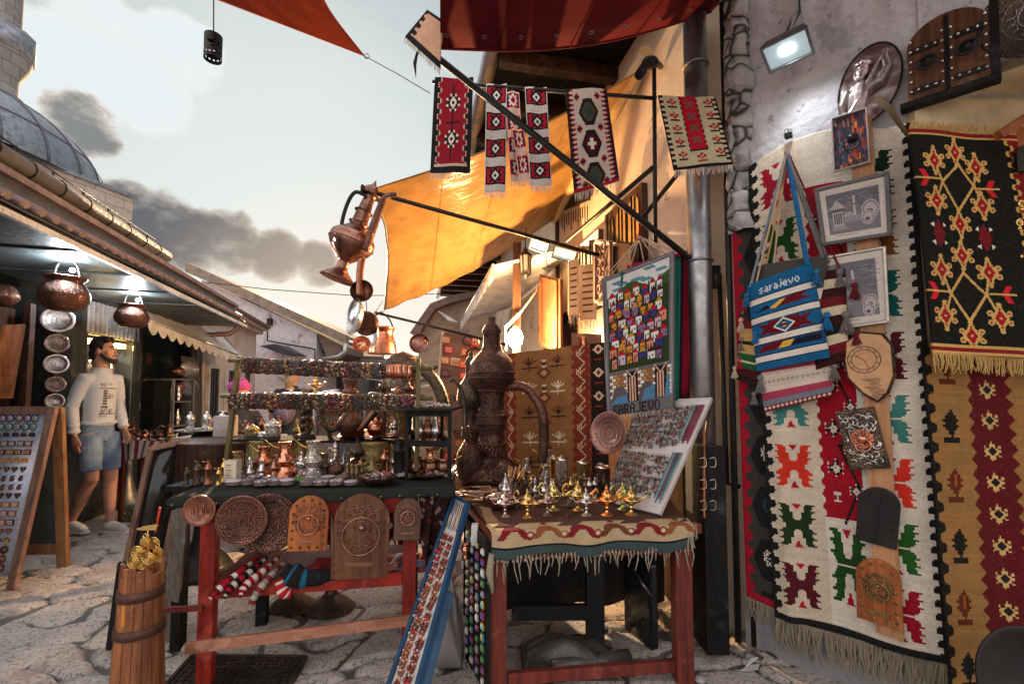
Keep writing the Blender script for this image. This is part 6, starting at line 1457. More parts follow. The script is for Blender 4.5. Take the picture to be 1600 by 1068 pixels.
# raised shelf at the back of the red table
sh = T('raised_shelf', 'long dark plank raised on engraved brass drums at the back of the red table', 'shelf', t1(500, 737))
a, b = W(378, 684, 2.68), W(668, 688, 2.82); m = MB(); m.bar(a, b, .26, .014); m.build('board', fab('black felted board', (.012, .011, .011)), sh)
def drum(px, yb, yt, r, d, lab):
 c = W(px, yb, d); h = (yb - yt)*d/711; c.z = T1Z; h = W(px, yt, d).z - T1Z; m = MB(); m.lathe([(0, 0), (r, 0), (r*1.02, .01), (r, .02), (r, h*.3), (r*1.02, h*.31), (r*1.02, h*.34), (r, h*.35), (r, h - .02), (r*1.03, h - .01), (r, h - .001), (0, h - .001)], 36, c)
 thing1(m, 'brass_drum', K['brass_cut'], lab, 'brass cylinder', 'engraved brass cylinders')
drum(404, 735, 686.5, .066, 2.62, 'engraved brass cylinder behind the smaller copper coffee pot'); drum(467, 735, 686.5, .045, 2.70, 'slim plain brass cylinder behind the snow globe'); drum(584, 735, 688, .095, 2.70, 'widest engraved brass cylinder behind the copper bowl')
drum(622, 730, 642, .052, 2.95, 'tallest engraved brass cylinder, rising behind the tall dark grinder')
shz = lambda px, d=2.72: W(px, 683.5, d)
for k, (px, h, r, mt, lab) in enumerate(((394, .082, .04, K['brass_cut'], 'lidded brass pot near the olive post on the raised shelf'), (426, .115, .045, K['silver'], 'tall lidded tinned pot in the middle of the raised shelf'), (408, .04, .028, K['silver_plain'], 'small squat lidded pot between two taller ones on the raised shelf'))):
 m = MB(); m.lathe(prof([(0, 0), (r*.8, 0), (r, h*.15), (r*.95, h*.55), (r*1.02, h*.6), (r*.8, h*.75), (r*.25, h*.88), (r*.2, h*.95), (0, h)], 3), 24, shz(px)); thing1(m, 'lidded_pot', mt, lab, 'pot', 'lidded pots on the raised shelf')
p = shz(478, 2.76); m = MB()
for ph in (0, pi): m.tube([p+V_((.020*cos(i*.55+ph), .020*sin(i*.55+ph), .0+i*.0082)) for i in range(36)], .017, 8)
m.lathe([(0, 0), (.06, 0), (.05, .02), (0, .03)], 20, p); thing1(m, 'twisted_candlestick', K['bronze'], 'twisted rope column candlestick carrying the tray with the golden lamp', 'candlestick')
tr_ = W(490, 615.5, 2.76); m = MB(); m.lathe([(0, -.012), (.02, -.012), (.17, 0), (.18, .004), (.176, .008), (0, .004)], 40, V_((tr_.x, tr_.y, p.z+.262)), flute=(20, .012)); tz = p.z+.267; thing1(m, 'scalloped_tray', K['silver_plain'], 'scalloped silver tray high on the twisted candlestick', 'tray')
good('genie_lamp', 'large golden oil lamp alone on the scalloped tray', 'oil lamp', None, V_((tr_.x+.01, tr_.y, tz)), .108, K['gold'], 'genie')
m = MB(); m.tube([V_((tr_.x+.08, tr_.y - .05, tz+.012)), V_((tr_.x+.18, tr_.y - .05, tz+.018))], .013, 8, flat=.5); m.ball(V_((tr_.x - .11, tr_.y - .05, tz+.010)), .014, 8, 6); thing1(m, 'spoon', K['silver_plain'], 'silver spoon and knob lying beside the golden lamp on the tray', 'spoon')
# big bronze ewer with curved spout and hooked handle
p = shz(546, 2.78); t = T('bronze_ewer', 'big dark bronze ewer with long curved spout on the raised shelf', 'ewer', p)
m = MB(); m.lathe(prof([(0, 0), (.06, 0), (.05, .03), (.075, .08), (.06, .12), (.035, .15), (.04, .18), (.03, .22), (.045, .26), (.05, .28), (.035, .30), (.045, .36), (0, .40)], 3), 24, p - V_((0, 0, 0))); m.build('body', K['copper_dark'], t)
m = MB(); m.tube(curve([p+V_(v) for v in ((-.05, 0, .08), (-.12, 0, .05), (-.17, 0, .14), (-.15, 0, .22), (-.09, 0, .26))]), [.020]*10+[.014]*15, 9); m.build('spout', K['bronze'], t)
m = MB(); m.tube(curve([p+V_(v) for v in ((.05, 0, .06), (.09, 0, .10), (.09, 0, .2), (.12, 0, .26), (.18, 0, .26))]), .013, 9); m.build('handle', K['steel'], t)
p = shz(592, 2.74)
for k in range(4):
 m = MB(); m.lathe([(0, 0), (.06, 0), (.10 - .004*k, .012), (.103 - .004*k, .013), (.06, .004), (0, .004)], 36, V_((p.x - .14, p.y, p.z+.002+k*.010))); thing1(m, 'copper_plate', K['copper_plain'] if k % 2 else K['copper_bright'], f'{["lowest", "second lowest", "second highest", "topmost"][k]} plate in the stack of shallow copper plates', 'plate', 'stacked copper plates')
m = MB(); m.lathe([(0, 0), (.06, 0), (.085, .014), (.088, .015), (.06, .004), (0, .004)], 36, V_((p.x+.05, p.y, p.z+.002))); thing1(m, 'copper_plate', K['copper_plain'], 'single copper plate with a pipe on it beside the plate stack', 'plate', 'stacked copper plates')
for k, (dx, col) in enumerate(((0, K['wood_plain']), (.025, K['wood_black']))):
 m = MB(); a = V_((p.x - .12+dx, p.y - .02, p.z+.045)); m.tube([a, a+V_((.09, 0, .11))], [.006, .014], 8, flat=.6); thing1(m, 'wooden_spoon', col, f'{["pale", "black"][k]} wooden spoon standing slanted on the copper plates', 'spoon')
# plate with teapots on the tall cylinder
pc = W(622, 641.5, 2.95); m = MB(); m.lathe([(0, 0), (.05, 0), (.16, .006), (.165, .010), (0, .004)], 36, pc); thing1(m, 'serving_plate', K['silver_plain'], 'silver serving plate on top of the tallest brass cylinder', 'plate')
m = MB(); a = W(575, 615, 2.78); b = W(664, 617, 2.84); m.bar(a, b, .12, .008); thing1(m, 'narrow_tray', K['bronze'], 'narrow dark tray with teapots level with the lower bracelet rod', 'tray')
m = MB(); m.tube([W(600, 617, 2.8), W(600, 683, 2.8)], .012, 8); m.tube([W(648, 617, 2.84), W(648, 686, 2.84)], .012, 8); thing1(m, 'tray_stand', K['bronze'], 'pair of thin dark legs holding up the narrow tray', 'stand')
for (px, h, mt, lab) in ((599, .10, K['bronze'], 'dark small teapot with tall lid on the narrow tray'), (638, .08, K['copper_dark'], 'copper small teapot near the rack post on the narrow tray')): good('small_teapot', lab, 'teapot', 'small teapots on the narrow tray', W(px, 614, 2.8), h, mt, 'teapot')
m = MB(); m.lathe(prof([(.032, 0), (.03, .015), (.012, .028), (.004, .032), (.006, .038), (0, .042)], 3), 18, W(619, 614, 2.8)); thing1(m, 'copper_dome', K['copper_plain'], 'loose domed copper lid between the two small teapots', 'lid')

# black stand with copper pots at the end of the table
bs = T('black_stand', 'black wooden stand with open tiers at the end of the red table', 'stand', t1(668, 742))
fx = [(635, 742, 2.36), (702, 748, 2.34), (640, 728, 2.72), (690, 728, 2.72)]
zt = W(668, 640, 2.4).z
for px, py, d in fx:
 m = MB(); b = W(px, py, d); m.box((b.x, b.y, (T1Z+zt)/2), (.018, .018, zt - T1Z)); m.build('leg', K['wood_black'], bs, bevel=.002)
for nm, py in (('lower_rail', 692), ('upper_rail', 645)):
 m = MB(); a, b = W(635, py, 2.36), W(702, py, 2.34); z = W(668, py, 2.36).z; A3, B3, C3, D3 = [V_((W(px, 700, d).x, W(px, 700, d).y, z)) for px, _, d in fx]
 m.bar(A3, B3, .014, .03); m.bar(C3, D3, .014, .03); m.bar(A3, C3, .014, .03); m.bar(B3, D3, .014, .03); m.build(nm, K['wood_black'], bs)
zc = V_((W(664, 640, 2.5).x, 2.5, zt)); m = MB(); m.box(zc+V_((.02, 0, .006)), (.33, .42, .012)); m.build('stand_top', K['wood_black'], bs)
heap(zc, .12, .016, 150, 'white_beads', 'spread of white shell beads on top of the black stand', [fab('shell white', (.55, .46, .42)), K['silver_plain']], .014, 6, 'beads', kind='coil')
heap(zc+V_((.08, -.05, 0)), .06, .02, 60, 'bead_pile', 'small pile of pinkish shells at the edge of the black stand', [paint((.62, .5, .46), .6)], .016, 16, 'shells', kind='ball')
for k, (px, r) in enumerate(((650, .036), (672, .042), (692, .034))):
 p = W(px, 737, 2.5); p.z = T1Z+.022; t = T('copper_pan', f'{["nearest the grinder", "middle", "outermost"][k]} small copper pan inside the black stand', 'pan', p, 'small copper pans'); m = MB(); m.lathe(prof([(0, 0), (r*.8, 0), (r, .02), (r*.9, .045), (r, .06), (r*.93, .06), (r*.8, .04), (0, .01)], 3), 20, p); m.build('bowl_body', K['copper'], t)
 m = MB(); m.tube([p+V_((r*.9, 0, .05)), p+V_((r+.07*(1 if k != 1 else -1), -.01, .085))], .004, 6); m.build('handle', K['brass'], t)
for k, px in enumerate((655, 668, 680)):
 p = W(px, 691, 2.55); m = MB(); m.lathe(prof([(0, 0), (.02, 0), (.014, .02), (.03, .06), (.02, .10), (.012, .14), (.02, .17), (0, .17)], 3), 16, p); thing1(m, 'vase', K['silver_plain'] if k != 1 else K['copper'], f'{["silver", "copper", "narrow silver"][k]} vase on the middle tier of the black stand', 'vase', 'vases on the black stand')
# thick curved pipe and big ewers behind
def pipe_thing(name, pts, rs, mt, label, cat='spout'):
 m = MB(); m.tube(curve(pts), rs, 12); return thing1(m, name, mt, label, cat)
p = W(630, 700, 3.3); t = T('giant_teapot', 'giant dark teapot with a thick drooping spout behind the rack', 'teapot', W(632, 700, 3.3))
m = MB(); m.ball(W(620, 640, 3.3), .22, 24, 16, sz=1.1); 
m = MB(); m.lathe(prof([(0, 0), (.12, 0), (.09, .05), (.05, .2), (.09, .36), (.12, .5), (.09, .6), (.12, .72), (0, .78)], 3), 28, V_((W(628, 700, 3.3).x, 3.3, .80))); m.build('body', K['bronze'], t)
m = MB(); c_ = curve([W(628, 572, 3.2), W(655, 574, 3.15), W(682, 600, 3.1), W(697, 645, 3.1)]); m.tube(c_, [.036+.006*i/len(c_) for i in range(len(c_))], 12); m.build('spout', K['bronze'], t)
t = T('long_spout_pot', 'round bellied copper pot with a very long thin upright spout', 'teapot', W(732, 720, 2.9))
pb = W(733, 722, 2.9); pb.z = T2Z; m = MB(); h = W(733, 663, 2.9).z - T2Z; m.lathe(prof([(0, 0), (.05, 0), (.06, h*.1), (.083, h*.35), (.075, h*.55), (.03, h*.75), (.028, h*.8), (.014, h*.9), (.016, h*.95), (0, h)], 3), 28, pb); m.build('body', K['copper_dark'], t)
m = MB(); m.tube(curve([W(738, 694, 2.88), W(727, 672, 2.85), W(724, 628, 2.85), W(718, 604, 2.85), W(708, 592, 2.85), W(703, 596, 2.85)]), [.018]*8+[.014]*10+[.012]*13, 9); m.build('spout', K['bronze'], t)

# giant copper ewer
s3 = 3.0/711; gx = W(768, 700, 3.0).x
GE = [(0, 748), (55, 748), (56, 738), (46, 728), (34, 720), (22, 712), (18, 706), (22, 700), (22, 692), (18, 688), (20, 675), (22, 668), (24, 660), (24, 648), (21, 643), (18, 640), (17, 628), (20, 615), (21, 610), (30, 602), (36, 592), (36, 580), (33, 566), (25, 556), (17, 548), (14, 538), (13, 522), (16, 518), (11, 508), (5, 502), (6, 497), (0, 492)]
t = T('giant_ewer', 'giant beaten copper ewer with ringed neck towering behind the brass stall', 'ewer', V_((gx, 3.0, T2Z)))
m = MB(); m.lathe([(r*s3, W(768, y, 3.0).z) for r, y in GE], 40, (gx, 3.0, 0)); m.build('body', metal('sooty copper', (.15, .08, .06), (.055, .035, .03), .36, .3, 60, eng=60), t)
for y, r in ((660, 24.5), (648, 24.5), (610, 22), (692, 23), (590, 36.5), (582, 36.5)): m = MB(); m.ring((gx, 3.0, W(768, y, 3.0).z), r*s3, .006, 36, 6); m.build('band', K['copper_dark'], t)
m = MB()
for k in range(22):
 a = 2*pi*k/22; z0, z1 = W(768, 712, 3).z, W(768, 692, 3).z; m.tube([(gx+22.5*s3*cos(a+.5*i), 3.0+22.5*s3*sin(a+.5*i), z0+(z1 - z0)*i) for i in (0, .5, 1)], .006, 5)
 m.tube([(gx+r*s3*cos(a), 3+r*s3*sin(a), W(768, y, 3).z) for r, y in ((36, 722), (48, 730), (57, 740))], .006, 5)
m.build('twisted_rib', K['copper_dark'], t)
m = MB(); m.tube(curve([W(790, 604, 2.98), W(822, 606, 2.95), W(846, 640, 2.9), W(850, 690, 2.9), W(846, 722, 2.9)]), .032, 12); m.build('handle', K['copper_dark'], t)
m = MB(); a = W(742, 600, 3.1); m.lathe([(r*s3*.62, W(768, 740 - (740 - y)*.78, 3.1).z) for r, y in GE], 30, (a.x - .03, 3.12, .0)); thing1(m, 'copper_ewer', K['bronze'], 'slimmer dark ewer standing close behind the giant copper ewer', 'ewer')

# copper hanging over the lane
def hang_pan(c, r, n, mt, label, hook_to=None, deep=.3):
 n = V_(n).normalized(); q = n.to_track_quat('Z', 'Y').to_matrix(); t = T('copper_pan', label, 'pan', c, 'copperware hanging from the rods'); m = MB()
 m.lathe([(0, -deep*r), (r*.8, -deep*r), (r*.97, -deep*.4*r), (r, 0), (r*1.04, .002), (r*.94, -.006), (r*.76, -deep*r+.008), (0, -deep*r+.008)], 36, c, q); m.build('pan_body', mt, t)
 if hook_to is not None: m = MB(); m.tube([V_(c)+V_((0, 0, r*.98)), V_(c)+V_((.004, 0, r*1.1)), hook_to], .0035, 6); m.build('hook', K['iron'], t)
 return t
d = 3.28; k = d/711
e0, e1 = W(527, 436, 3.28), W(588, 281, 3.34); up = (e1 - e0); H = up.length
t = T('hanging_ewer', 'tall tilted copper ewer with beaten belly hanging on the end of the tarpaulin pole', 'ewer', e0); M = axM(e0, up, H, pi)
PE = prof([(.0, .03), (.10, .02), (.15, 0), (.155, .005), (.11, .05), (.055, .10), (.05, .15), (.05, .17), (.09, .21), (.165, .28), (.20, .35), (.19, .42), (.12, .48), (.075, .53), (.085, .55), (.07, .57), (.065, .66), (.075, .67), (.06, .69), (.052, .82), (.085, .84), (.085, .88), (.06, .91), (.025, .94), (.0, 1.0)], 3)
m = MB(); m.M = M; m.lathe(PE, 32); m.build('body', K['copper'], t)
for z, r in ((.84, .088), (.55, .088), (.67, .078), (.35, .202)): m = MB(); m.M = M; m.ring((0, 0, z), r, .006, 30, 5); m.build('band', K['copper_dark'], t)
m = MB(); m.tube(curve([W(541, 372, d), W(534, 352, d), W(543, 318, d), W(556, 300, d), W(574, 308, d)]), .014, 9); m.build('handle', K['iron'], t)
m = MB(); c_ = curve([W(570, 392, d - .05), W(584, 352, d - .05), W(598, 315, d - .05), W(607, 306, d - .05), W(620, 304, d - .05)]); m.tube(c_, [.034 - .018*i/len(c_) for i in range(len(c_))], 10); m.build('spout', K['copper_dark'], t)
m = MB(); c_ = curve([W(566, 400, 3.3), W(562, 430, 3.3), W(563, 462, 3.3)]); m.tube(c_, .028, 10, flat=.35); thing1(m, 'strap_handle', K['copper_plain'], 'long copper pan handle hanging below the tilted ewer', 'handle')
hang_pan(W(565, 454, 3.3), 17.5*k, (.1, -1, .1), K['copper'], 'round beaten copper pan directly below the tilted ewer', None, .5)
hang_pan(W(552, 494, 3.3), 29*k, (-.75, -.62, .1), K['silver_plain'], 'large tilted tinned copper platter below the round pan', None, .25)
hang_pan(W(572, 505, 3.45), 20*k, (-.6, .9, 0), K['copper_dark'], 'dark pan bottom behind the tilted platter', W(572, 470, 3.45), .8)
hang_pan(W(565, 537, 3.3), 13*k, (.2, -1, .3), K['copper_bright'], 'small copper ladle bowl, lowest of the hanging copperware', W(562, 515, 3.3), .8)
hang_pan(W(582, 520, 3.5), 22*k, (-.8, -.6, 0), K['silver_plain'], 'shiny tinned plate edge in front of the hanging cauldron', W(584, 492, 3.5), .2)
hang_pan(W(655, 536, 4.0), 15*4/711, (.0, -1, .1), K['copper'], 'round copper pan hanging by itself on the pot rod', W(655, 509, 4.0), .3)
hang_pan(W(741, 556, 3.9), 14*3.9/711, (.1, -1, .1), K['copper_plain'], 'copper pan hanging next to the giant ewer', W(741, 527, 3.9), .3)
c = W(597, 553, 4.2); kk = 4.2/711; t = T('hanging_cauldron', 'copper cauldron with arched black handle hanging from the pot rod', 'cauldron', c, 'copperware hanging from the rods')
m = MB(); m.lathe(prof([(0, 0), (20*kk, 0), (22*kk, .02), (20*kk, .10), (16*kk, .19), (19*kk, .24), (17.5*kk, .245), (14*kk, .18), (18*kk, .1), (0, .02)], 3), 32, c); m.build('pot_body', K['copper_bright'], t)
m = MB(); m.tube(curve([c+V_((-18*kk, 0, .24)), c+V_((-15*kk, 0, .33)), c+V_((-3*kk, 0, .385)), c+V_((10*kk, 0, .33)), c+V_((17*kk, 0, .24))]), .007, 7); m.build('handle', K['iron'], t)
m = MB(); m.tube([W(598, 470, 4.25), W(585, 490, 4.25), W(590, 492, 4.25)], .004, 5); m.tube([W(600, 486, 4.9), W(587, 489, 4.3)], .006, 5); thing1(m, 'tie_rope', K['steel'], 'grey rope tying the tarpaulin corner to the pot rod', 'rope')

# brass stall (second table)
A2, B2, C2, D2 = G(768, 832, T2Z), G(1082, 820, T2Z), G(712, 763, T2Z), G(1030, 760, T2Z)
f2t = quad(C2, D2, A2, B2)
st = T('stall_table', 'maroon wooden stall table covered with a fringed kilim runner', 'table', (f2t(.5, .5).x, f2t(.5, .5).y, 0))
m = MB(); m.prism([A2 - V_((0, 0, .012)), B2 - V_((0, 0, .012)), D2 - V_((0, 0, .012)), C2 - V_((0, 0, .012))], (0, 0, -.03)); m.build('table_top', K['wood_maroon'], st)
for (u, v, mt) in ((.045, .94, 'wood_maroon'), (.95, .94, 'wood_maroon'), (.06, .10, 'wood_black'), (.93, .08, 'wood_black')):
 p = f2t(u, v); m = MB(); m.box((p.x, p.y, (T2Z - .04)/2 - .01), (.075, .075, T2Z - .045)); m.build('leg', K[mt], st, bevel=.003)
p, q_ = f2t(.05, .93), f2t(.94, .93); m = MB(); m.bar(V_((p.x, p.y, T2Z - .09)), V_((q_.x, q_.y, T2Z - .09)), .03, .09); m.build('apron', K['wood_maroon'], st, bevel=.002)
m = MB(); m.bar(V_((p.x+.04, p.y, .06)), V_((q_.x - .02, q_.y, .06)), .03, .05); m.build('stretcher', K['wood_maroon'], st, bevel=.002)
m = MB(); a_, b_ = W(800, 955, 2.25), W(925, 955, 2.3); m.bar(a_, b_, .03, .07); c_ = G(930, 1022); m.box((c_.x, c_.y, .33), (.085, .06, .68)); m.build('inner_frame', K['wood_black'], st)
m = MB(); m.bar(V_((q_.x+.04, q_.y, T2Z - .03)), V_((q_.x+.10, q_.y+.02, T2Z - .03)), .05, .04); m.build('top_rail', K['wood_maroon'], st)
# kilim runner with running wave
cv = Cv(170, 34, 'B59C7A').rough(.1); cv.rect(0, 26, 170, 34, '3A4A4C'); cv.rect(0, 24.5, 170, 26, BLK)
for k in range(6):
 x = 4+k*28; c_ = ('7A1C26', '8A5230', '7A1C26', '6A3A2A')[k % 4]
 cv.poly([(x, 18), (x+6, 8), (x+10, 5), (x+18, 5), (x+22, 9), (x+28, 18), (x+22, 18), (x+17, 11), (x+11, 11), (x+6, 18)], c_); cv.disc(x+27, 15, 4, 4, c_); cv.disc(x+27, 14, 1.8, 1.8, 'CFB894'); cv.diamond(x+14, 2, 4, 2, '7A1C26')
cl = T('fringed_runner', 'cream kilim runner with wine red running waves and knotted fringe over the stall table edge', 'cloth', (f2t(.5, .9).x, f2t(.5, .9).y, T2Z - .15)); cl['label'] = 'cream kilim runner with red running waves and knotted fringe over the stall table edge'
def fr(u, v):
 if v < .32: return f2t(u, .88+v/.32*.125)+V_((0, 0, .004))
 w_ = (v - .32)/.68; p = f2t(u, 1.005); return p+V_((0, -.012 - .01*sin(u*30)*w_, .004 - .10*w_ - .012*sin(u*17)*w_))
sheet('weave', cv, fr, cl, solid=.004); fringe(cl, fr(0, .98), fr(1, .98), 54, .12, K['fringe_grey'], r=.0028, jit=.7, knots=True)
m = MB(); m.tube([fr(.0, .9), fr(-.01, .9)+V_((0, 0, -.08)), fr(0, .9)+V_((.005, 0, -.16))], [.012, .016, .006], 8); m.strands(fr(.97, .5), fr(1.02, .3), 12, .10, .003, .4); m.build('side_fringe', K['fringe_grey'], cl)
m = MB(); m.grid(lambda u, v: f2t(u*.98+.01, v*.95)+V_((0, 0, .003+.002*sin(u*20+v*13))), 40, 30); thing1(m, 'tablecloth', cloth_mat('brown table cover', base=(.10, .045, .032), bst=.8), 'dark brown cloth lying over the stall table under the brassware', 'cloth', solid=.004)
def t2(px, py): return G(px, py, T2Z+.006)
# oil lamps
LG = 'little oil lamps on the stall table'
for (px, py, h, mt, rz, lab) in ((789, 806, .125, metal('rose silver', (.58, .42, .40), (.3, .2, .19), .25, .2), .3, 'rose silver oil lamp nearest the dark bowl'), (824, 807, .135, K['gold'], -.4, 'golden oil lamp between two pinkish ones'), (855, 804, .13, metal('pink bronze', (.48, .32, .29), (.25, .15, .14), .25, .2), pi+.2, 'pinkish bronze oil lamp in the front row'), (889, 805, .10, K['bronze'], pi*0+.1, 'low dark bronze oil lamp in the front row'), (916, 804, .13, K['silver_plain'], .15, 'plain silver oil lamp in the front row'), (948, 804, .145, metal('orange gilt', (.95, .42, .14), (.6, .22, .06), .2, .15), .3, 'orange gilt oil lamp with a tall lid'), (986, 803, .14, K['gold'], .2, 'golden oil lamp closest to the earring board'), (865, 796, .15, metal('green gilt', (.75, .62, .20), (.4, .4, .16), .2, .15), .0, 'greenish gilt oil lamp in the second row'), (903, 796, .15, K['brass'], .1, 'brass oil lamp with high handle in the second row'), (973, 795, .14, metal('lime gilt', (.6, .62, .2), (.35, .3, .1), .2, .15), .4, 'lime gilt oil lamp behind the golden one at the board')):
 good('oil_lamp', lab, 'oil lamp', LG, t2(px, py), h, mt, 'genie', rz=rz, seg=18)
p = t2(782, 795); dish(p+V_((0, .03, 0)), .10, .055, mat('dark maroon lacquer', (.07, .015, .014), .3), 'deep maroon bowl filled with pipes behind the rose silver lamp')
heap(p+V_((0, .03, 0)), .07, .055, 36, 'pipe_heap', 'pile of pale carved pipes in the maroon bowl', [K['wood_plain'], paint((.6, .5, .42))], .03, 7, 'pipes', kind='rod')
q = random.Random(12)
for k in range(34):
 px, py = q.uniform(722, 790), q.uniform(764, 786); p = t2(px+(py - 775)*.5, py)+V_((0, 0, .006+.006*(k % 3))); a = q.uniform(-.5, .25); d_ = V_((cos(a), sin(a), q.uniform(-.03, .08)))*q.uniform(.045, .07)
 m = MB(); m.tube([p - d_, p - d_*.2, p+d_*.3, p+d_], [.0045, .0065, .004, .005], 7); thing1(m, 'cigarette_holder', [K['wood_plain'], K['wood_orange'], paint((.55, .42, .3), .4)][k % 3], f'{nth(k)} wooden cigarette holder counted along the loose pile on the stall corner', 'cigarette holder', 'loose cigarette holders')
p = t2(799, 762); m = MB(); m.lathe([(0, 0), (.05, 0), (.055, .035), (.052, .035), (.048, .006), (0, .006)], 24, p); thing1(m, 'wooden_tub', K['wood_dark'], 'small dark tub of upright flutes on the stall table', 'tub')
for k in range(11):
 a = k*.57; b = p+V_((.03*cos(a), .03*sin(a), .01)); m = MB(); m.tube([b, b+V_((.035+.02*cos(a), .02*sin(a), .10+.012*(k % 3)))], .0075, 8); thing1(m, 'small_flute', K['wood_plain'] if k % 3 else K['brass'], f'{nth(k)} little wooden flute standing in the dark tub', 'flute', 'flutes in the dark tub')
for (px, py, h, mt, knd, rz, lab) in ((822, 752, .155, K['silver'], 'cezve', .15, 'silver coffee pot with long handle behind the flutes'), (855, 748, .20, K['silver'], 'cezve', .1, 'tall silver coffee pot between two others'), (906, 742, .255, K['silver_plain'], 'cezve', .5, 'tallest tinned coffee pot with copper rim')):
 good('coffee_pot', lab, 'coffee pot', 'coffee pots on the stall table', t2(px, py), h, mt, knd, rz=rz)
for (px, py, h, r, mt, lab) in ((878, 757, .19, .040, K['silver'], 'silver engraved cylinder grinder with domed lid on the stall'), (866, 752, .18, .03, K['brass'], 'brass cylinder grinder half hidden by the silver one'), (911, 758, .17, .042, K['brass_cut'], 'golden engraved cylinder grinder with silver lid on the stall'), (942, 762, .15, .045, K['copper_dark'], 'dark copper cylinder grinder near the leaning tray')):
 p = t2(px, py); t = T('spice_canister', lab, 'canister', p, 'engraved canisters on the stall'); m = MB(); m.lathe([(0, 0), (r, 0), (r*1.03, .006), (r, .012), (r, h*.82), (r*1.04, h*.83)], 28, p); m.build('body', mt, t); m = MB(); m.lathe([(r*1.04, h*.83), (r*1.04, h*.88), (r*.7, h*.93), (r*.2, h*.95), (r*.16, h*.98), (0, h)], 28, p); m.build('lid', K['silver_plain'], t)
for k, (px, py, h, mt) in enumerate(((840, 772, .10, 'iron'), (850, 776, .095, 'bronze'), (862, 778, .11, 'silver_plain'), (876, 779, .115, 'bronze'), (892, 779, .12, 'gold'), (908, 778, .10, 'iron'), (921, 780, .12, 'silver_plain'), (934, 776, .13, 'bronze'), (950, 776, .10, 'iron'), (830, 764, .09, 'gold'), (818, 762, .085, 'brass'))):
 good('mini_grinder', f'{nth(k)} miniature grinder of the dense middle row, {["black", "bronze", "silver", "bronze", "gilt", "black", "silver", "bronze", "black", "gilt", "brass"][k]}', 'grinder', 'miniature grinders on the stall', t2(px, py), h, K[mt], 'grinder', rz=k, seg=14)
for k, (px, py) in enumerate(((835, 770), (812, 778), (848, 785))): 
 m = MB(); m.lathe([(0, 0), (.03, 0), (.042, .006), (.04, .012), (.012, .02), (.006, .024), (.01, .032), (0, .036)], 24, t2(px, py)); thing1(m, 'lidded_dish', metal('pink tin %d' % k, (.6, .45, .42), (.35, .22, .2), .25, .2), f'{["farthest", "nearest the flutes", "middle"][k]} small pinkish lidded dish on the stall table', 'dish', 'small lidded dishes')
c = W(953, 676, 2.55); n_ = V_((-.72, -.68, .12)).normalized(); q3 = n_.to_track_quat('Z', 'Y').to_matrix(); r = .118
t = T('round_copper_tray', 'round pink copper tray standing on edge next to the earring board', 'tray', c - V_((0, 0, r))); m = MB(); m.lathe([(0, 0), (r*.78, 0), (r*.9, .012), (r, .020), (r*.99, .023), (r*.88, .016), (r*.76, .004), (0, .004)], 48, c, q3); m.build('dish_body', metal('rosy engraved tray', (.62, .33, .27), (.36, .17, .14), .28, .3, 40, eng=240), t)
m = MB(); [m.ring(c+n_*.006, r*f, .0016, 36, 4, n_) for f in (.3, .52, .72)]; m.build('engraved_ring', K['copper_dark'], t)
# cabinet behind the earring board
m = MB(); m.box((1.0, 2.39, .52), (.11, .24, 1.0)); cbn = T('dark_cabinet', 'dark cabinet with metal clips behind the earring board', 'cabinet', (W(1075, 700, 2.45).x, 2.48, .07)); m.build('case', K['wood_black'], cbn, bevel=.003)
m = MB(); 
for y in (723, 757, 790):
 for x in (1098, 1113): m.tube(curve([W(x - 4, y - 7, 2.25), W(x+4, y - 8, 2.25), W(x+5, y+5, 2.25), W(x - 3, y+6, 2.25)], 4), .0022, 5)
m.build('clip', K['silver_plain'], cbn)
m = MB(); m.bar(W(1100, 672, 2.28), W(1100, 808, 2.26), .006, .012, up=(0, 1, 0)); m.build('door_edge', K['wood_orange'], cbn)

# earring board
TLb, TRb, BLb, BRb = W(995, 626, 2.62), W(1112, 620, 2.34), W(945, 782, 2.44), W(1030, 803, 2.18)
eb = T('earring_board', 'white padded board leaning on the cabinet, crowded with earrings and beads', 'display board', BRb)
fE = quad(TLb, TRb, BLb, BRb); nE = (BLb - TLb).cross(TRb - TLb).normalized()
if nE.y > 0: nE = -nE
m = MB(); m.prism([TLb, TRb, BRb, BLb], -nE*.028); m.build('panel', cloth_mat('white felt', base=(.62, .55, .54), bst=.3), eb, bevel=.003)
m = MB(); m.tube([TRb+V_((.01, .03, 0)), V_((BRb.x+.22, BRb.y+.12, T2Z+.01))], .008, 6); m.build('prop', K['wood_dark'], eb)
em = []; q = random.Random(21); cs = ['6A5A4A', '2E2A26', '9A8A7A', '8A2430', '4A3A2E', 'A89890', '3A5A5E', '6A4A3A', '5A4A40', '6A2A30', '8A6840', '3A3430']
for k in range(8):
 m = MB(); cols = []
 def addc(fn, c): 
  b0 = len(m.f); fn(); cols.extend([hx(c)]*(len(m.f) - b0))
 for dx in (-.0045, .0045):
  addc(lambda: m.ring((dx, .004, .003), .003, .0006, 8, 3), 'C8B8A8')
  y = 0
  for j in range(q.choice((2, 3, 4))):
   r = q.uniform(.0022, .0042); y -= r; addc(lambda: m.ball((dx, y, .003), r, 6, 5, sy=q.uniform(.9, 1.4)), q.choice(cs)); y -= r
 me = m.mesh('earring_pair', K['enamel']); colour_mesh(me, np.array(cols)); em.append(me)
xE = (TRb - TLb).normalized(); yE = nE.cross(xE); RE = Matrix((xE, yE, nE)).transposed().to_euler()
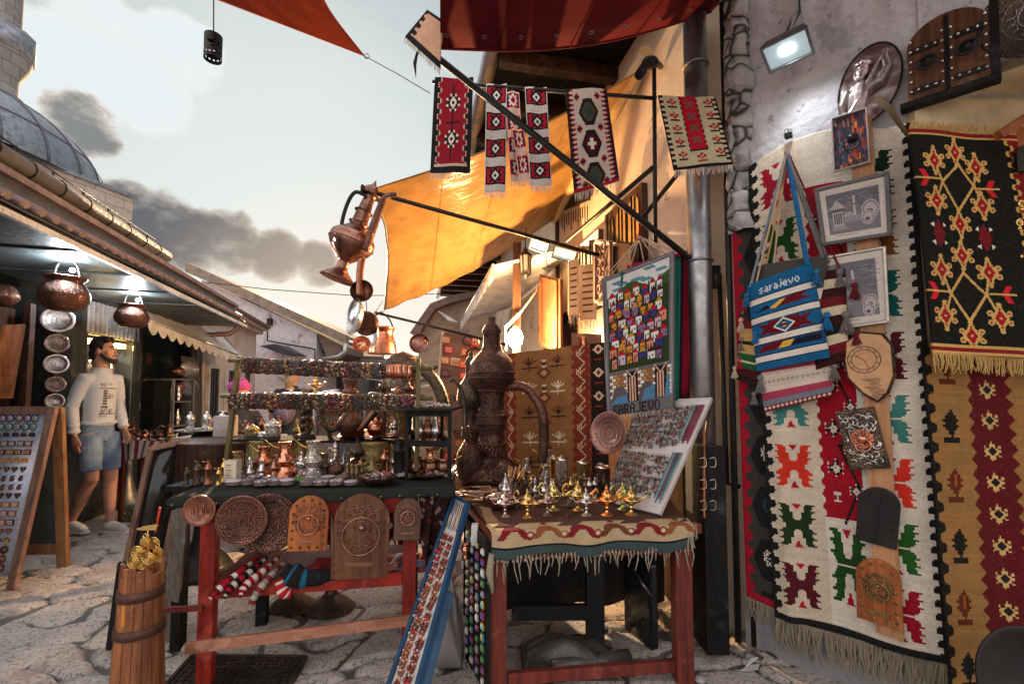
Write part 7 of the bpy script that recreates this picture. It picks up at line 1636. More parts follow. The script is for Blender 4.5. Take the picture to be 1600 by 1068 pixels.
def pins(u0, u1, v0, v1, nu, nv, sc, where, red=False, seed=1):
 q = random.Random(seed)
 for j in range(nv):
  for i in range(nu):
   u, v = u0+(u1 - u0)*(i+.5)/nu+q.uniform(-.008, .008), v0+(v1 - v0)*(j+.5)/nv+q.uniform(-.008, .008)
   o = link('earring_pair', em[q.randrange(8)]); o.location = fE(u, v)+nE*.001; o.rotation_euler = RE; s = sc*q.uniform(.85, 1.2); o.scale = (s, s, s)
   tag(o, f'{nth(i)} earring pair from the copper tray side in row {nth(j)} of the {where}', 'earrings', 'earrings on the white board')
pins(.03, .46, .04, .44, 9, 8, 1.6, 'upper dense block', seed=1); pins(.02, .44, .50, .92, 9, 8, 1.6, 'lower dense block', seed=2); pins(.50, .80, .05, .42, 5, 5, 1.7, 'upper sparse block', seed=3); pins(.48, .78, .50, .86, 5, 4, 1.9, 'lower sparse block', seed=4)
for k in range(14):
 u = .82+(k % 7)*.022; v0, v1 = ((.07, .42) if k < 7 else (.50, .92)); c_ = q.choice(((.03, .18, .25), (.30, .02, .05), (.12, .09, .07), (.45, .38, .3), (.02, .12, .25), (.05, .30, .30), (.1, .02, .06)))
 m = MB(); m.tube([fE(u, v0)+nE*.003, fE(u+.004, (v0+v1)/2)+nE*.005, fE(u, v1 - .05*(k % 3))+nE*.003], .0028, 6)
 for j in range(9): m.ball(fE(u+.002, v0+(v1 - v0)*(.55+j*.045))+nE*.004, .0042, 6, 5)
 thing1(m, 'bead_cord', paint(c_, .5), f'{nth(k % 7)} beaded cord from the earrings in the {"upper" if k < 7 else "lower"} bundle of the white board', 'necklace', 'beaded cords on the white board')

# blue framed board leaning on the stall
a0, a1, b0, b1 = W(711, 776, 2.30), W(731, 786, 2.22), W(592, 1118, 1.80), W(634, 1140, 1.72)
a0.z = W(711, 776, 2.3).z; bb = T('pendant_board', 'narrow blue framed board of red beaded earrings leaning against the stall table', 'display board', (b0+b1)/2)
fB = quad(a0, a1, b0, b1); nB = (b0 - a0).cross(a1 - a0).normalized(); nB = -nB if nB.y > 0 else nB
m = MB(); m.prism([a0, a1, b1, b0], -nB*.01); m.build('panel', paint((.60, .55, .53), .7), bb)
m = MB(); bl_ = mat('blue painted frame', (.008, .055, .13), .5)
for p, q_ in ((a0, a1), (a1, b1), (b1, b0), (b0, a0)): m.bar(p, q_, .016, .030, up=nB)
m.build('frame', bl_, bb, bevel=.002); m = MB(); m.prism([fB(1.0, .45), fB(1.0, .85), fB(1.12, .85) - nB*.05, fB(1.12, .45) - nB*.05], (-.0, .01, 0)); m.build('side_rest', bl_, bb)
xB = (a1 - a0).normalized(); yB = nB.cross(xB); RB = Matrix((xB, yB, nB)).transposed().to_euler()
rm = []; q = random.Random(31)
for k in range(4):
 m = MB(); cols = []
 for dx in (-.007, .007):
  for (y, r, c) in ((0, .0028, 'C8A860'), (-.008, .005, ('8A1A22', '5A2020', 'A04030', '3A2A30')[k]), (-.018, .0065, ('6A2A20', 'A02030', '7A4A30', '8A2A2A')[k]), (-.029, .004, 'C8B0A0')):
   b_ = len(m.f); m.ball((dx, y, .005), r, 7, 5); cols += [hx(c)]*(len(m.f) - b_)
 me = m.mesh('earring_pair', K['enamel']); colour_mesh(me, np.array(cols)); rm.append(me)
for j in range(19):
 for i in range(2):
  o = link('earring_pair', rm[q.randrange(4)]); s = q.uniform(1.1, 1.6); o.scale = (s, s, s); o.location = fB(.3+i*.4+q.uniform(-.04, .04), .20+j*.036+q.uniform(-.006, .006))+nB*.001; o.rotation_euler = RB
  tag(o, f'{"outer" if i == 0 else "inner"} red beaded earring pair, {nth(j)} from the top of the blue framed board', 'earrings', 'earrings on the blue framed board')
for k in range(6):
 m = MB(); m.tube([fB(.15+k*.13, .02)+nB*.004, fB(.16+k*.13, .17)+nB*.005], .0022, 5); thing1(m, 'bead_cord', [K['gold'], paint((.05, .1, .3)), K['silver_plain'], paint((.3, .05, .05)), K['gold'], paint((.1, .12, .1))][k], f'{nth(k)} thin cord from the outer edge at the top of the blue framed board', 'necklace', 'cords on the blue framed board')
# magnet panel on the side of the stall
m0, m1 = G(733, 800, T2Z), G(768, 832, T2Z); sp_ = T('magnet_rack', 'black side panel of the stall hung with colourful souvenirs', 'display board', (m0.x, m0.y, 0)); a = V_((m0.x - .015, m0.y, 0)); b = V_((m1.x - .015, m1.y, 0))
m = MB(); m.prism([a, b, b+V_((0, 0, .66)), a+V_((0, 0, .66))], (.012, 0, 0)); m.build('panel', K['wood_black'], sp_)
n_ = (b - a).cross(V_((0, 0, 1))).normalized(); n_ = -n_ if n_.x > 0 else n_; q = random.Random(17); dB = (b - a)
for j in range(13):
 for i in range(4):
  c = a+dB*(.13+i*.24)+V_((0, 0, .60 - j*.045))+n_*.004; col = q.choice(((.5, .45, .4), (.1, .12, .3), (.35, .05, .05), (.05, .2, .1), (.55, .35, .05), (.3, .25, .3), (.6, .55, .5), (.08, .25, .35)))
  w_, h_ = q.uniform(.018, .03), q.uniform(.018, .034); M_ = Matrix.Translation(c) @ Matrix((dB.normalized(), V_((0, 0, 1)), n_)).transposed().to_4x4()
  m = MB(); m.M = M_; m.box((0, 0, .003), (w_, h_, .008)); m.m = 1; m.box((0, 0, .008), (w_*.7, h_*.6, .004)); thing1(m, 'souvenir_magnet', [paint(col, .5), paint(tuple(min(1, x*1.8+.05) for x in col[::-1]), .5)], f'souvenir magnet, {nth(j)} from the top and {nth(i)} from the far end of the stall side', 'magnet', 'magnets on the stall side')
t = T('white_booklet', 'white boxed booklet at the top of the stall side panel', 'booklet', W(742, 850, 2.15)); m = MB(); m.box(W(742, 834, 2.14), (.03, .05, .09)); m.build('cover', paint((.6, .56, .54), .6), t, bevel=.002)
p = W(727, 872, 2.12); m = MB(); m.lathe(prof([(0, 0), (.016, 0), (.012, .02), (.02, .04), (.012, .055), (.014, .065), (0, .065)], 3), 14, p); thing1(m, 'little_vase', K['copper_bright'], 'tiny copper vase on the stall side beside the blue framed board', 'vase')

# crowded second rows of both tables
q = random.Random(61); KM = [('copper', K['copper']), ('dark bronze', K['bronze']), ('silver', K['silver_plain']), ('brass', K['brass_cut']), ('old copper', K['copper_dark']), ('bright copper', K['copper_bright'])]
def crowd(fp, n, h0, h1, where):
 for k in range(n):
  mn_, mt = KM[q.randrange(6)]; kd = q.choice(('ewer', 'cezve', 'grinder', 'teapot')); nm = {'ewer': 'ewer', 'cezve': 'coffee_pot', 'grinder': 'coffee_grinder', 'teapot': 'teapot'}[kd]
  good(nm, f'{nth(k)} piece of the crowded {where}, a {mn_} {nm.replace("_", " ")}', nm.replace('_', ' '), 'metalware in the '+where, fp(k/(n - 1), q.uniform(-.025, .025)), q.uniform(h0, h1), mt, kd, rz=q.uniform(0, 6), seg=12)
crowd(lambda u, d: TF @ V_((.02+u*.98, .34+d, T1Z)), 17, .10, .16, 'middle row of the red table')
crowd(lambda u, d: f2t(.2+u*.48, .32+d), 11, .09, .15, 'rear row of the stall table')
crowd(lambda u, d: f2t(.10+u*.28, .55+d), 6, .07, .11, 'flute side of the stall table')
crowd(lambda u, d: W(385+u*255, 684, 2.86)+V_((0, d, .006)), 11, .10, .17, 'back edge of the raised shelf')
crowd(lambda u, d: W(192+u*70, 688, 4.75)+V_((0, d, 0)), 9, .10, .2, 'low table beside the man')
crowd(lambda u, d: V_((W(350+u*35, 660, 3.9).x, 3.95+d, .90)), 6, .1, .18, 'pale counter')
for k in range(26):
 y = 2.2+(k % 7)*.24; z = .75+(k // 7)*.33; r = q.uniform(.05, .10)
 m = Lm(); m.lathe([(0, .01), (r*.6, 0), (r*.9, .012), (r, .016), (r*.8, .006), (0, .004)], 16, (-.40, y, z), Matrix.Rotation(pi/2, 3, 'Y')); thing1(m, 'shop_plate', KM[q.randrange(6)][1], f'metal plate, {nth(k % 7)} from the lit window in row {nth(k // 7)} inside the open shop', 'plate', 'plates inside the open shop')
# things on the ground
def crumple(name, c, sx, sy, sz, mt, label, cat, seed, nu=40, fold=1.0, solid=.002):
 q = random.Random(seed); k = [(q.uniform(2, 9), q.uniform(2, 9), q.uniform(0, 6), q.uniform(.2, 1)) for _ in range(7)]
 def f(u, v):
  e = sin(pi*u) ** .5*sin(pi*v) ** .5; s_ = sum(w*abs(sin(a*u+b*v+p)) for a, b, p, w in k)/3
  return c+V_(((u - .5)*sx, (v - .5)*sy, .006+sz*e*(.35+.65*s_*fold)))
 m = MB(); m.grid(f, nu, nu, nu > 20); return thing1(m, name, mt, label, cat, solid=solid)
plast = NT('crumpled grey plastic'); plast = plast.fin((.34, .30, .30), .22, 0.0, Transmission_Weight=.25, IOR=1.3)
crumple('plastic_bag', G(694, 1040)+V_((0, .1, 0)), .17, .25, .30, plast, 'crumpled translucent grey plastic bag under the leaning blue board', 'bag', 3, fold=1.2)
crumple('folded_tarp', G(895, 1058)+V_((0, .12, 0)), .46, .30, .085, mat('olive grey plastic', (.055, .048, .042), .35, 0, (.03, .027, .024)), 'crumpled olive grey plastic sheet under the stall table', 'plastic sheet', 8, nu=44, fold=1.4)
m = MB(); a_, b_ = f2t(.02, .25), f2t(.99, .2); m.grid(lambda u, v: a_.lerp(b_, u)+V_((0, .03*sin(u*25), -.02 - v*.6)), 60, 6); thing1(m, 'shade_backdrop', mat('black curtain', (.010, .009, .009), .95), 'black curtain added to darken the space under the stall table', 'backdrop', solid=.004)  # black sheet added where only shade lies under the stall
m = MB(); m.tube([G(862, 1062)+V_((0, 0, .05)), G(985, 1048)+V_((0, .02, .05))], .038, 14); thing1(m, 'tarp_roll', mat('olive roll', (.07, .06, .05), .35), 'rolled olive plastic in front of the crumpled sheet', 'roll')
m = MB(); c = G(1003, 1000); m.box(c+V_((0, .02, .21)), (.05, .24, .42), rz=.35); thing1(m, 'black_case', mat('shiny black plastic', (.012, .012, .014), .18), 'shiny black case leaning inside the stall table legs', 'case', bevel=.012)
m = MB(); m.tube(curve([G(980, 950)+V_((0, 0, .3)), W(1000, 905, 2.3), W(1018, 930, 2.3)]), .006, 6); thing1(m, 'case_strap', K['steel'], 'thin strap dangling over the shiny black case', 'strap')
p = G(1172, 1043); m = MB(); m.prism([p+V_(v) for v in ((-.055, -.02, .0), (.03, -.015, .0), (.06, .03, .0), (.0, .02, .0), (-.02, .005, 0))], (0, 0, .003)); m.prism([p+V_(v) for v in ((-.02, .0, .004), (.055, .03, .03), (.02, .035, .02))], (0, .002, .003)); thing1(m, 'paper_scrap', paint((.62, .6, .6), .7), 'torn white paper scrap on the stones beside the hanging kilim', 'paper')
rs_ = random.Random(77)
for k in range(9):
 p = G(rs_.uniform(1090, 1230), rs_.uniform(985, 1064)); m = MB(); m.ball(p, rs_.uniform(.02, .045), 8, 6, sx=1.3, sz=.6); thing1(m, 'loose_stone', K['rubble'], f'{nth(k)} small loose stone in the gutter below the downpipe', 'stone', 'loose stones below the downpipe')
# iron drain cover
gp = [G(250, 1062), G(432, 1062), G(478, 1030), G(300, 1028)]; t = T('drain_cover', 'rusty cast iron drain cover set in the paving before the red table', 'drain cover', (gp[0]+gp[2])/2)
ex = (gp[1] - gp[0]); fG = quad(gp[3], gp[2], G(236, 1100), G(440, 1100)); m = MB(); m.prism([fG(0, 0) , fG(1, 0), fG(1, 1), fG(0, 1)], (0, 0, .012)); m.build('plate', mat('rusty cast iron', (.06, .045, .04), .6, .5), t)
m = MB()
for i in range(15): m.bar(fG(.05+i*.064, .08)+V_((0, 0, .014)), fG(.05+i*.064, .92)+V_((0, 0, .014)), .006, .008)
for i in range(9): m.bar(fG(.04, .08+i*.1)+V_((0, 0, .014)), fG(.96, .08+i*.1)+V_((0, 0, .014)), .006, .008)
for p, q_ in ((fG(0, 0), fG(1, 0)), (fG(1, 0), fG(1, 1)), (fG(0, 1), fG(0, 0))): m.bar(p+V_((0, 0, .012)), q_+V_((0, 0, .012)), .018, .014)
m.build('grid_pattern', K['bronze'], t)
# churn with ornaments
c = G(212, 1137); c = V_((c.x, c.y, 0)); zt = .62
ch = T('wooden_churn', 'tall tapering wooden churn with iron hoops holding brass ornaments', 'churn', c); m = MB()
ns = 16
for k in range(ns):
 a0_, a1_ = 2*pi*(k+.03)/ns, 2*pi*(k+.97)/ns; tp = zt+(-.035 if k % 5 == 0 else .012*sin(k*2.3)); R0, R1 = .092, .066
 P = []
 for z, R in ((0, R0), (tp, R1)):
  for (a, rr_) in ((a0_, R), ((a0_+a1_)/2, R*1.012), (a1_, R), (a1_, R - .012), (a0_, R - .012)): P.append(c+V_((rr_*cos(a), rr_*sin(a), z)))
 m.add(P, [(0, 1, 6, 5), (1, 2, 7, 6), (2, 3, 8, 7), (3, 4, 9, 8), (4, 0, 5, 9), (5, 6, 7, 8, 9)])
m.build('stave', K['wood_barrel'], ch)
for z0, z1 in ((.362, .397), (.498, .533)):
 m = MB(); R = lambda z: .092 - .026*z/zt+.003
 m.lathe([(R(z0), z0), (R(z0)+.003, z0), (R(z1)+.003, z1), (R(z1), z1)], 36, c); m.build('hoop', mat('rusty hoop', (.10, .045, .03), .6, .4), ch)
m = MB(); m.lathe([(.0, .45), (.06, .45), (.06, .5)], 20, c); m.build('churn_bottom', K['wood_dark'], ch)
m = MB(); p = W(190, 1000 - 30, 1.70); m.box(W(193, 962, 1.69), (.012, .005, .07)); m.build('sticker', paint((.55, .22, .03)), ch)
q = random.Random(5)
for k, (px, py) in enumerate(((214, 862), (226, 850), (240, 848), (232, 872), (246, 866), (222, 880), (208, 878))):
 p = W(px, py, 1.72+.02*(k % 3)); m = MB(); s = .022
 if k in (1, 4): m.prism([p+V_(v)*s for v in ((-.8, 0, -1.2), (.8, 0, -1.2), (.8, 0, .8), (.3, 0, 1.3), (-.3, 0, 1.3), (-.8, 0, .8))], (0, .003, 0)); m.ring(p+V_((0, -.001, s*1.5)), s*.3, .0015, 12, 4, (0, 1, 0))
 else:
  for f in (1, .62, .3): m.ring(p, s*f, .0022, 20, 5, (0, 1, .1))
  for j in range(8): a = j*pi/4; m.tube([p, p+V_((cos(a), 0, sin(a)))*s], .0016, 4)
 m.tube([p - V_((0, 0, s)), V_((p.x*.5+c.x*.5, c.y, .60))], .002, 4)
 thing1(m, 'brass_ornament', K['brass'], f'{nth(k)} pierced brass ornament sprouting from the churn', 'ornament', 'brass ornaments in the churn')
p = W(231, 828, 1.75); m = MB(); m.prism([p+V_(v) for v in ((-.035, 0, 0), (.03, 0, .0), (.038, 0, .022), (.02, 0, .02), (-.02, 0, .014), (-.045, 0, .006))], (0, .004, 0)); m.tube([p, p - V_((.005, -.03, .16))], .003, 5); thing1(m, 'brass_horse', K['gold'], 'flat brass animal cut-out topping the ornaments', 'ornament')
m = MB(); m.tube([W(243, 832, 1.76), W(250, 792, 1.76)], .004, 6); thing1(m, 'red_stick', paint((.5, .02, .01)), 'thin red stick poking out of the churn', 'stick')
for k, (x0, x1) in enumerate(((178, 196), (170, 190))):
 m = MB(); a, b = W(x1, 880, 1.95+.05*k), G(x0, 1010+6*k); m.bar(a, b, .028, .012, up=(0, 1, 0)); thing1(m, 'dark_plank', K['wood_black'], f'{["nearer", "outer"][k]} dark plank leaning behind the churn', 'plank', 'planks behind the churn')
# framed boards leaning at the table end
fb = T('leaning_mirror', 'tall wooden framed dark glass leaning against the table end', 'framed board', G(225, 940))
qa = (W(236, 700, 2.7), W(294, 688, 2.85), G(182, 945), G(246, 935))
fM = quad(*qa); m = MB(); m.grid(lambda u, v: fM(.1+u*.8, .02+v*.96), 2, 2); m.build('glass', NT('dark lacquered board').fin((.015, .014, .013), .12, 0.0), fb, solid=.004)
m = MB()
for p, q_ in ((qa[0], qa[1]), (qa[1], qa[3]), (qa[3], qa[2]), (qa[2], qa[0])): m.bar(p, q_, .03, .02, up=(0, 1, 0))
m.build('frame', K['wood_frame'], fb, bevel=.002)
m = MB(); a, b = W(284, 790, 2.25), G(262, 1004); m.bar(a, b, .075, .014, up=(0, 1, 0)); thing1(m, 'grey_board', wood('grey weathered board', (.20, .16, .13), (.10, .08, .065), .7, 2), 'weathered grey board leaning on the end of the red table', 'board')
lt = T('black_side_table', 'small black side table end showing beside the red table', 'table', G(278, 1010)); m = MB(); p = G(278, 1010); m.box((p.x, p.y, .39), (.05, .05, .80)); m.build('leg', K['wood_black'], lt); m = MB(); m.box((p.x+.0, p.y+.1, .80), (.12, .3, .03)); m.build('table_top', K['wood_black'], lt)

# sandwich board with magnets
tpz = 1.18; F0, F1_ = V_((-3.27, 3.05, 0)), V_((-3.21, 3.20, tpz)); dx = V_((-1, -.03, 0)).normalized()*.72
sbd = T('sandwich_board', 'wooden sandwich board crowded with souvenir magnets at the lane edge', 'sign board', V_((-3.5, 3.2, 0)))
fS = quad(F1_+dx, F1_, F0+dx, F0); nS = V_((.0, -1, .13)).normalized()
m = MB(); m.grid(lambda u, v: fS(u, .03+v*.9), 2, 2); m.build('panel', paint((.40, .42, .52), .35, .3), sbd, solid=.008)
m = MB()
for a, b in ((fS(1, 0), fS(1, 1)), (fS(0, 0), fS(0, 1)), (fS(0, .02), fS(1, .02))): m.bar(a+nS*.004, b+nS*.004, .055, .03, up=nS)
m.build('front_frame', K['wood_frame'], sbd, bevel=.003)
m = MB(); R0, R1_ = V_((-3.30, 3.42, 0)), F1_+V_((0, .03, 0))
m.bar(R1_, R0, .03, .075, up=(1, 0, 0)); m.bar(R1_+dx, R0+dx, .03, .075, up=(1, 0, 0)); m.bar(R0.lerp(R1_, .12), R0.lerp(R1_, .12)+dx, .02, .08); m.build('rear_frame', K['wood_orange'] if 0 else wood('tan easel leg', (.30, .15, .07), (.20, .09, .04), .55, 2), sbd, bevel=.003)
m = MB(); m.add([R1_+V_((0, .0, -.02)), R1_+dx+V_((0, 0, -.02)), R0.lerp(R1_, .12)+dx, R0.lerp(R1_, .12)], [(0, 1, 2, 3)]); m.build('rear_panel', mat('slate chalkboard', (.05, .065, .07), .6), sbd, solid=.006)
def magnet(kind, c1, c2):
 m = MB(); cols = []
 def a(fn, c): b0 = len(m.f); fn(); cols.extend([hx(c)]*(len(m.f) - b0))
 if kind == 'round': a(lambda: m.lathe([(0, .006), (.017, .006), (.022, .009), (.025, .006), (.025, 0), (0, 0)], 20), c1); a(lambda: m.lathe([(0, .0075), (.016, .0075), (.017, .006)], 16), c2); a(lambda: m.box((0, -.004, .008), (.016, .006, .002)), '4A4A50'); a(lambda: m.box((.003, .004, .008), (.008, .008, .002)), 'C08A50')
 elif kind == 'tile': a(lambda: m.box((0, 0, .004), (.044, .034, .008)), c1); a(lambda: m.box((0, 0, .0085), (.030, .022, .003)), c2); a(lambda: m.tube([(-.01, -.006, .011), (-.002, .006, .011), (.004, -.004, .011), (.01, .006, .011)], .0016, 4), c1)
 elif kind == 'heart': a(lambda: m.prism([(0, -.02, 0), (.02, .004, 0), (.017, .015, 0), (.008, .017, 0), (0, .010, 0), (-.008, .017, 0), (-.017, .015, 0), (-.02, .004, 0)], (0, 0, .007)), c1); a(lambda: m.ring((0, 0, .008), .009, .0015, 14, 4), c2)
 elif kind == 'cezve': a(lambda: m.lathe([(0, 0), (.012, .001), (.016, .006), (0, .008)], 12, (0, -.006, 0)), c1); a(lambda: m.box((0, .008, .004), (.014, .016, .007)), c1); a(lambda: m.tube([(.006, .012, .006), (.022, .018, .006)], .002, 5), c2); a(lambda: m.ring((0, -.006, .007), .008, .0012, 10, 4), c2)
 else: a(lambda: m.tube([(-.018, -.010, .004), (-.018, .010, .004), (.0, .018, .004), (.018, .010, .004), (.018, -.010, .004)], .0035, 5), c1); a(lambda: m.box((0, 0, .003), (.030, .018, .005)), c2); a(lambda: m.ball((0, .004, .006), .006, 8, 5), c1)
 me = m.mesh('souvenir_magnet', K['enamel']); colour_mesh(me, np.array(cols)); return me
rows = [('round', 'purple', '5A1A4A', 'B8C0C8'), ('round', 'green', '3A6A5A', 'A8B4BC'), ('charm', 'black lettered', '1A1A20', '2E2E36'), ('tile', 'navy', '2A2A4A', 'C8C0C0'), ('tile', 'maroon', '5A1420', 'C09A80'), ('charm', 'orange', 'C07018', 'D89030'), ('heart', 'brown', '5A3A34', '8A6A60'), ('cezve', 'bronze', '4A342E', '8A6A5A'), ('cezve', 'copper', '6A4038', '9A6A58'), ('heart', 'dark', '3A2826', '7A5A50'), ('tile', 'sand', 'A06A50', 'D8C0B0'), ('tile', 'clay', '9A5A44', 'C8C0C8'), ('tile', 'terracotta', 'A8604A', 'E0B8A0'), ('heart', 'rust', '7A3A2A', 'B89080'), ('charm', 'amber', '6A3A10', 'D8A020'), ('round', 'umber', '3A2018', '6A3A2A'), ('round', 'chestnut', '5A2A1C', '8A4A38'), ('round', 'russet', '4A1E14', '9A5040')]
q = random.Random(41); xs_ = (F1_ - (F1_+dx)).normalized(); RS = Matrix((xs_, nS.cross(xs_), nS)).transposed().to_euler()
var = {}
for j, (kd, cn, c1, c2) in enumerate(rows):
 me = magnet(kd, c1, c2); alt = magnet(kd, q.choice(('5A1A2A', '2A5A5A', '6A5A2A', '3A3A6A', '7A3A2A') if j < 5 else (c1, c1, '4A3028')), c2)
 for i in range(6):
  o = link('souvenir_magnet', me if (i+j) % 3 else alt); o.location = fS(.86 - i*.077+q.uniform(-.006, .006), .065+j*.0485)+nS*.006; o.rotation_euler = RS
  tag(o, f'{cn} {kd if kd != "cezve" else "pot"} magnet, {nth(i)} from the inner edge, sandwich board row {nth(j)}', 'magnet', 'magnets on the sandwich board')

# brown magnet panel behind the rack
t = T('souvenir_panel_board', 'tall brown board dotted with fridge magnets behind the black stand', 'display board', W(705, 760, 4.0)); M_, w_, h_ = PM(W(668, 516, 4.0), W(728, 524, 4.15), W(668, 790, 4.0))
m = LM(M_); m.box((0, h_/2, 0), (w_, h_, .03)); m.build('panel', mat('brown hardboard', (.22, .14, .10), .7), t)
m = LM(M_); m.tube([(-w_/2, 0, .02), (-w_/2, h_, .02)], .012, 6); m.build('light_string', K['fringe_cream'], t)
q = random.Random(4); k = 0
for j in range(13):
 for i in range(4):
  if q.random() < .2: continue
  x, y = -w_*.36+i*w_*.24+q.uniform(-.02, .02), h_*(.96 - j*.068)+q.uniform(-.02, .02); kd = q.choice(('round', 'tile', 'tile', 'heart')); cc = [('C06A2A', 'D8C0A0'), ('3A2A26', '8A6A5A'), ('C0301A', 'E0A090'), ('D8C8B0', '8A7060'), ('2A2A4A', '9A8A8A')][q.randrange(5)]
  key = (kd,)+cc; var[key] = var.get(key) or magnet(kd, *cc); o = link('souvenir_magnet', var[key]); R3 = M_.to_3x3(); o.location = M_ @ V_((x, y, .016)); o.rotation_euler = R3.to_euler(); o.scale = (1.9, 1.9, 1.5); k += 1
  tag(o, f'fridge magnet, row {nth(j)} from the top, {nth(i)} from the pot side, brown board', 'magnet', 'magnets on the brown board')

# lamps on the plaster building
tw = RF.to_3x3() @ V_((-1, 0, 0))
c = W(842, 384, 4.2); floodlight(c, (-.3, -.6, -.75), (.95, .2, 0), .17, .12, 'small floodlight on the tarpaulin pole, nearer the lane', 10, (0, -.25, -1), K['zinc'], (1, .93, .82), 7)
c = W(882, 397, 4.0); floodlight(c, (-.2, -.6, -.75), (.95, .2, 0), .22, .14, 'small floodlight on the tarpaulin pole, nearer the plaster wall', 10, (0, -.25, -1), K['iron'], (1, .93, .82), 7)
m = MB(); m.tube([W(826, 366, 4.2), W(842, 378, 4.22)], .006, 5); m.tube(curve([W(856, 388, 4.2), W(853, 402, 4.2), W(858, 425, 4.2)]), .005, 5); thing1(m, 'lamp_cable', K['iron'], 'thin cable dropping from the floodlights on the tarpaulin pole', 'cable')
# black street lantern
p = W(821, 415, 4.6); t = T('hanging_lantern', 'old black hexagonal street lantern hanging under the tarpaulin pole', 'lantern', p); kk = 4.6/711
m = MB(); m.lathe([(0, 30*kk), (3*kk, 28*kk), (4*kk, 23*kk), (10*kk, 18*kk), (10*kk, 15*kk), (0, 15*kk)], 6, p); m.lathe([(0, -22*kk), (2*kk, -20*kk), (8*kk, -15*kk), (8.5*kk, -13*kk), (0, -13*kk)], 6, p)
for a in range(6): m.tube([p+V_((8.2*kk*cos(a*pi/3), 8.2*kk*sin(a*pi/3), -14*kk)), p+V_((9.4*kk*cos(a*pi/3), 9.4*kk*sin(a*pi/3), 16*kk))], .006, 5)
m.build('lantern_frame', K['iron'], t); m = MB(); m.lathe([(7.6*kk, -13*kk), (9*kk, 15*kk)], 6, p); m.build('lantern_glass', NT('milky lantern glass').fin((.45, .42, .38), .2, 0.0), t); m = MB(); m.tube([p+V_((0, 0, 29*kk)), W(822, 356, 4.6)], .006, 5); m.build('hanger', K['iron'], t)
# lamp added in place of the low sun's starburst and warm glare
p = W(805, 528, 4.6); t = T('lit_lamp', 'blazing warm lamp on a slanted white bracket in front of the tan kilim', 'lamp', p); m = MB(); m.ball(p, .075, 20, 14, sz=1.35); m.build('bulb', emit('blazing bulb', (1, .74, .38), 160), t)
m = MB(); m.lathe([(.02, .12), (.045, .09), (.06, .065), (.055, .06)], 16, p); m.build('lamp_shade', K['white_metal'], t)
m = MB(); m.bar(W(790, 512, 4.6), W(812, 490, 4.7), .03, .02, up=(0, 1, 0)); m.bar(W(790, 512, 4.6), W(791, 548, 4.6), .016, .016, up=(0, 1, 0)); m.tube([W(812, 490, 4.7), W(838, 455, 4.9), W(838, 448, 4.95)], .010, 6); m.build('bracket', paint((.6, .5, .4)), t)
l = bpy.data.lights.new('glare_fill', 'POINT'); l.energy = 190; l.color = (1, .56, .22); l.shadow_soft_size = .06; lo = bpy.data.objects.new('glare_fill', l); COL.objects.link(lo); lo.parent = t; lo.location = (0, -.12, 0)
# upright post with sign by the lamp, shutters and carved panels on the shop front
pc = T('awning_post', 'tall dark square post carrying the lane lamp bracket', 'post', G(808, 760)); m = MB(); a, b = W(808, 380, 4.8), W(806, 700, 4.8); m.bar(a, b, .085, .085, up=(0, 1, 0)); m.build('shaft', K['wood_dark'], pc)
def wallboard(name, cs, off, mt, label, cat='panel', th=.03, trim=None):
 t = T(name, label, cat, WR(*cs[3], off)); P = [WR(x, y, off) for x, y in cs]; m = MB(); m.prism(P, RF.to_3x3() @ V_((th, 0, 0))); m.build('board', mt, t, bevel=.002)
 f = quad(P[0], P[1], P[3], P[2]); m = MB(); o_ = RF.to_3x3() @ V_((-.012, 0, 0))
 for a, b in (((.08, .05), (.92, .05)), ((.92, .05), (.92, .95)), ((.92, .95), (.08, .95)), ((.08, .95), (.08, .05))): m.bar(f(*a)+o_, f(*b)+o_, .025, .02, up=o_)
 m.build('molding', trim or mt, t)
 return t, f
wallboard('shutter', ((843, 428), (875, 436), (875, 548), (843, 542)), .25, K['wood_mid'], 'brown wooden shutter standing open on the shop front', 'shutter')
t, f = wallboard('carved_panel', ((930, 374), (958, 376), (958, 478), (930, 476)), .16, K['wood_plain'] if 0 else wood('carved grey oak', (.33, .22, .16), (.18, .11, .08), .6, 2), 'pale carved wooden panel with scrolls above the kilims')
m = MB(); o_ = RF.to_3x3() @ V_((-.02, 0, 0))
for k in range(7): m.ring(f(.5+.12*(-1) ** k, .1+k*.13)+o_, .035, .009, 16, 5, o_); m.ring(f(.5 - .1*(-1) ** k, .15+k*.13)+o_, .02, .007, 12, 5, o_)
m.build('scroll_relief', K['wood_frame'], t)
wallboard('dark_board', ((958, 376), (992, 380), (992, 480), (958, 478)), .15, K['wood_dark'], 'dark stained panel beside the pale carved one')
t = T('hanging_comb', 'black iron comb of hanging spoons on the plaster wall', 'utensil rack', WR(900, 350, .03)); m = MB(); m.bar(WR(876, 322, .03), WR(922, 302, .03), .02, .12, up=(0, 0, 1)); m.build('holder', K['iron'], t)
m = MB(); 
for k in range(12): a = WR(878+k*3.6, 336 - k*1.4, .04); m.tube([a, a - V_((0, 0, .15+.05*sin(k*2)))], .006, 5)
m.build('tooth', K['iron'], t)
for k, (x0, x1, y0, y1) in enumerate(((888, 905, 408, 512), (905, 932, 415, 520))):
 t = T('hanging_scarf', f'{["narrow", "wide"][k]} cream fringed scarf hanging over the shop door', 'sash', W(x0, y1, 3.9)); a, b, c_, d_ = W(x0, y0, 3.9), W(x1, y0 - 4, 3.8), W(x0, y1 - 20, 3.9), W(x1, y1 - 22, 3.8)
 cv = Cv(20, 60, 'CDB088').rough(.15); [cv.rect(4, y, 16, y+2, '6A3A2A') for y in range(8, 56, 7)]; sheet('weave', cv, quad(a, b, c_, d_), t); fringe(t, c_, d_, 20, .1, K['fringe_cream'])
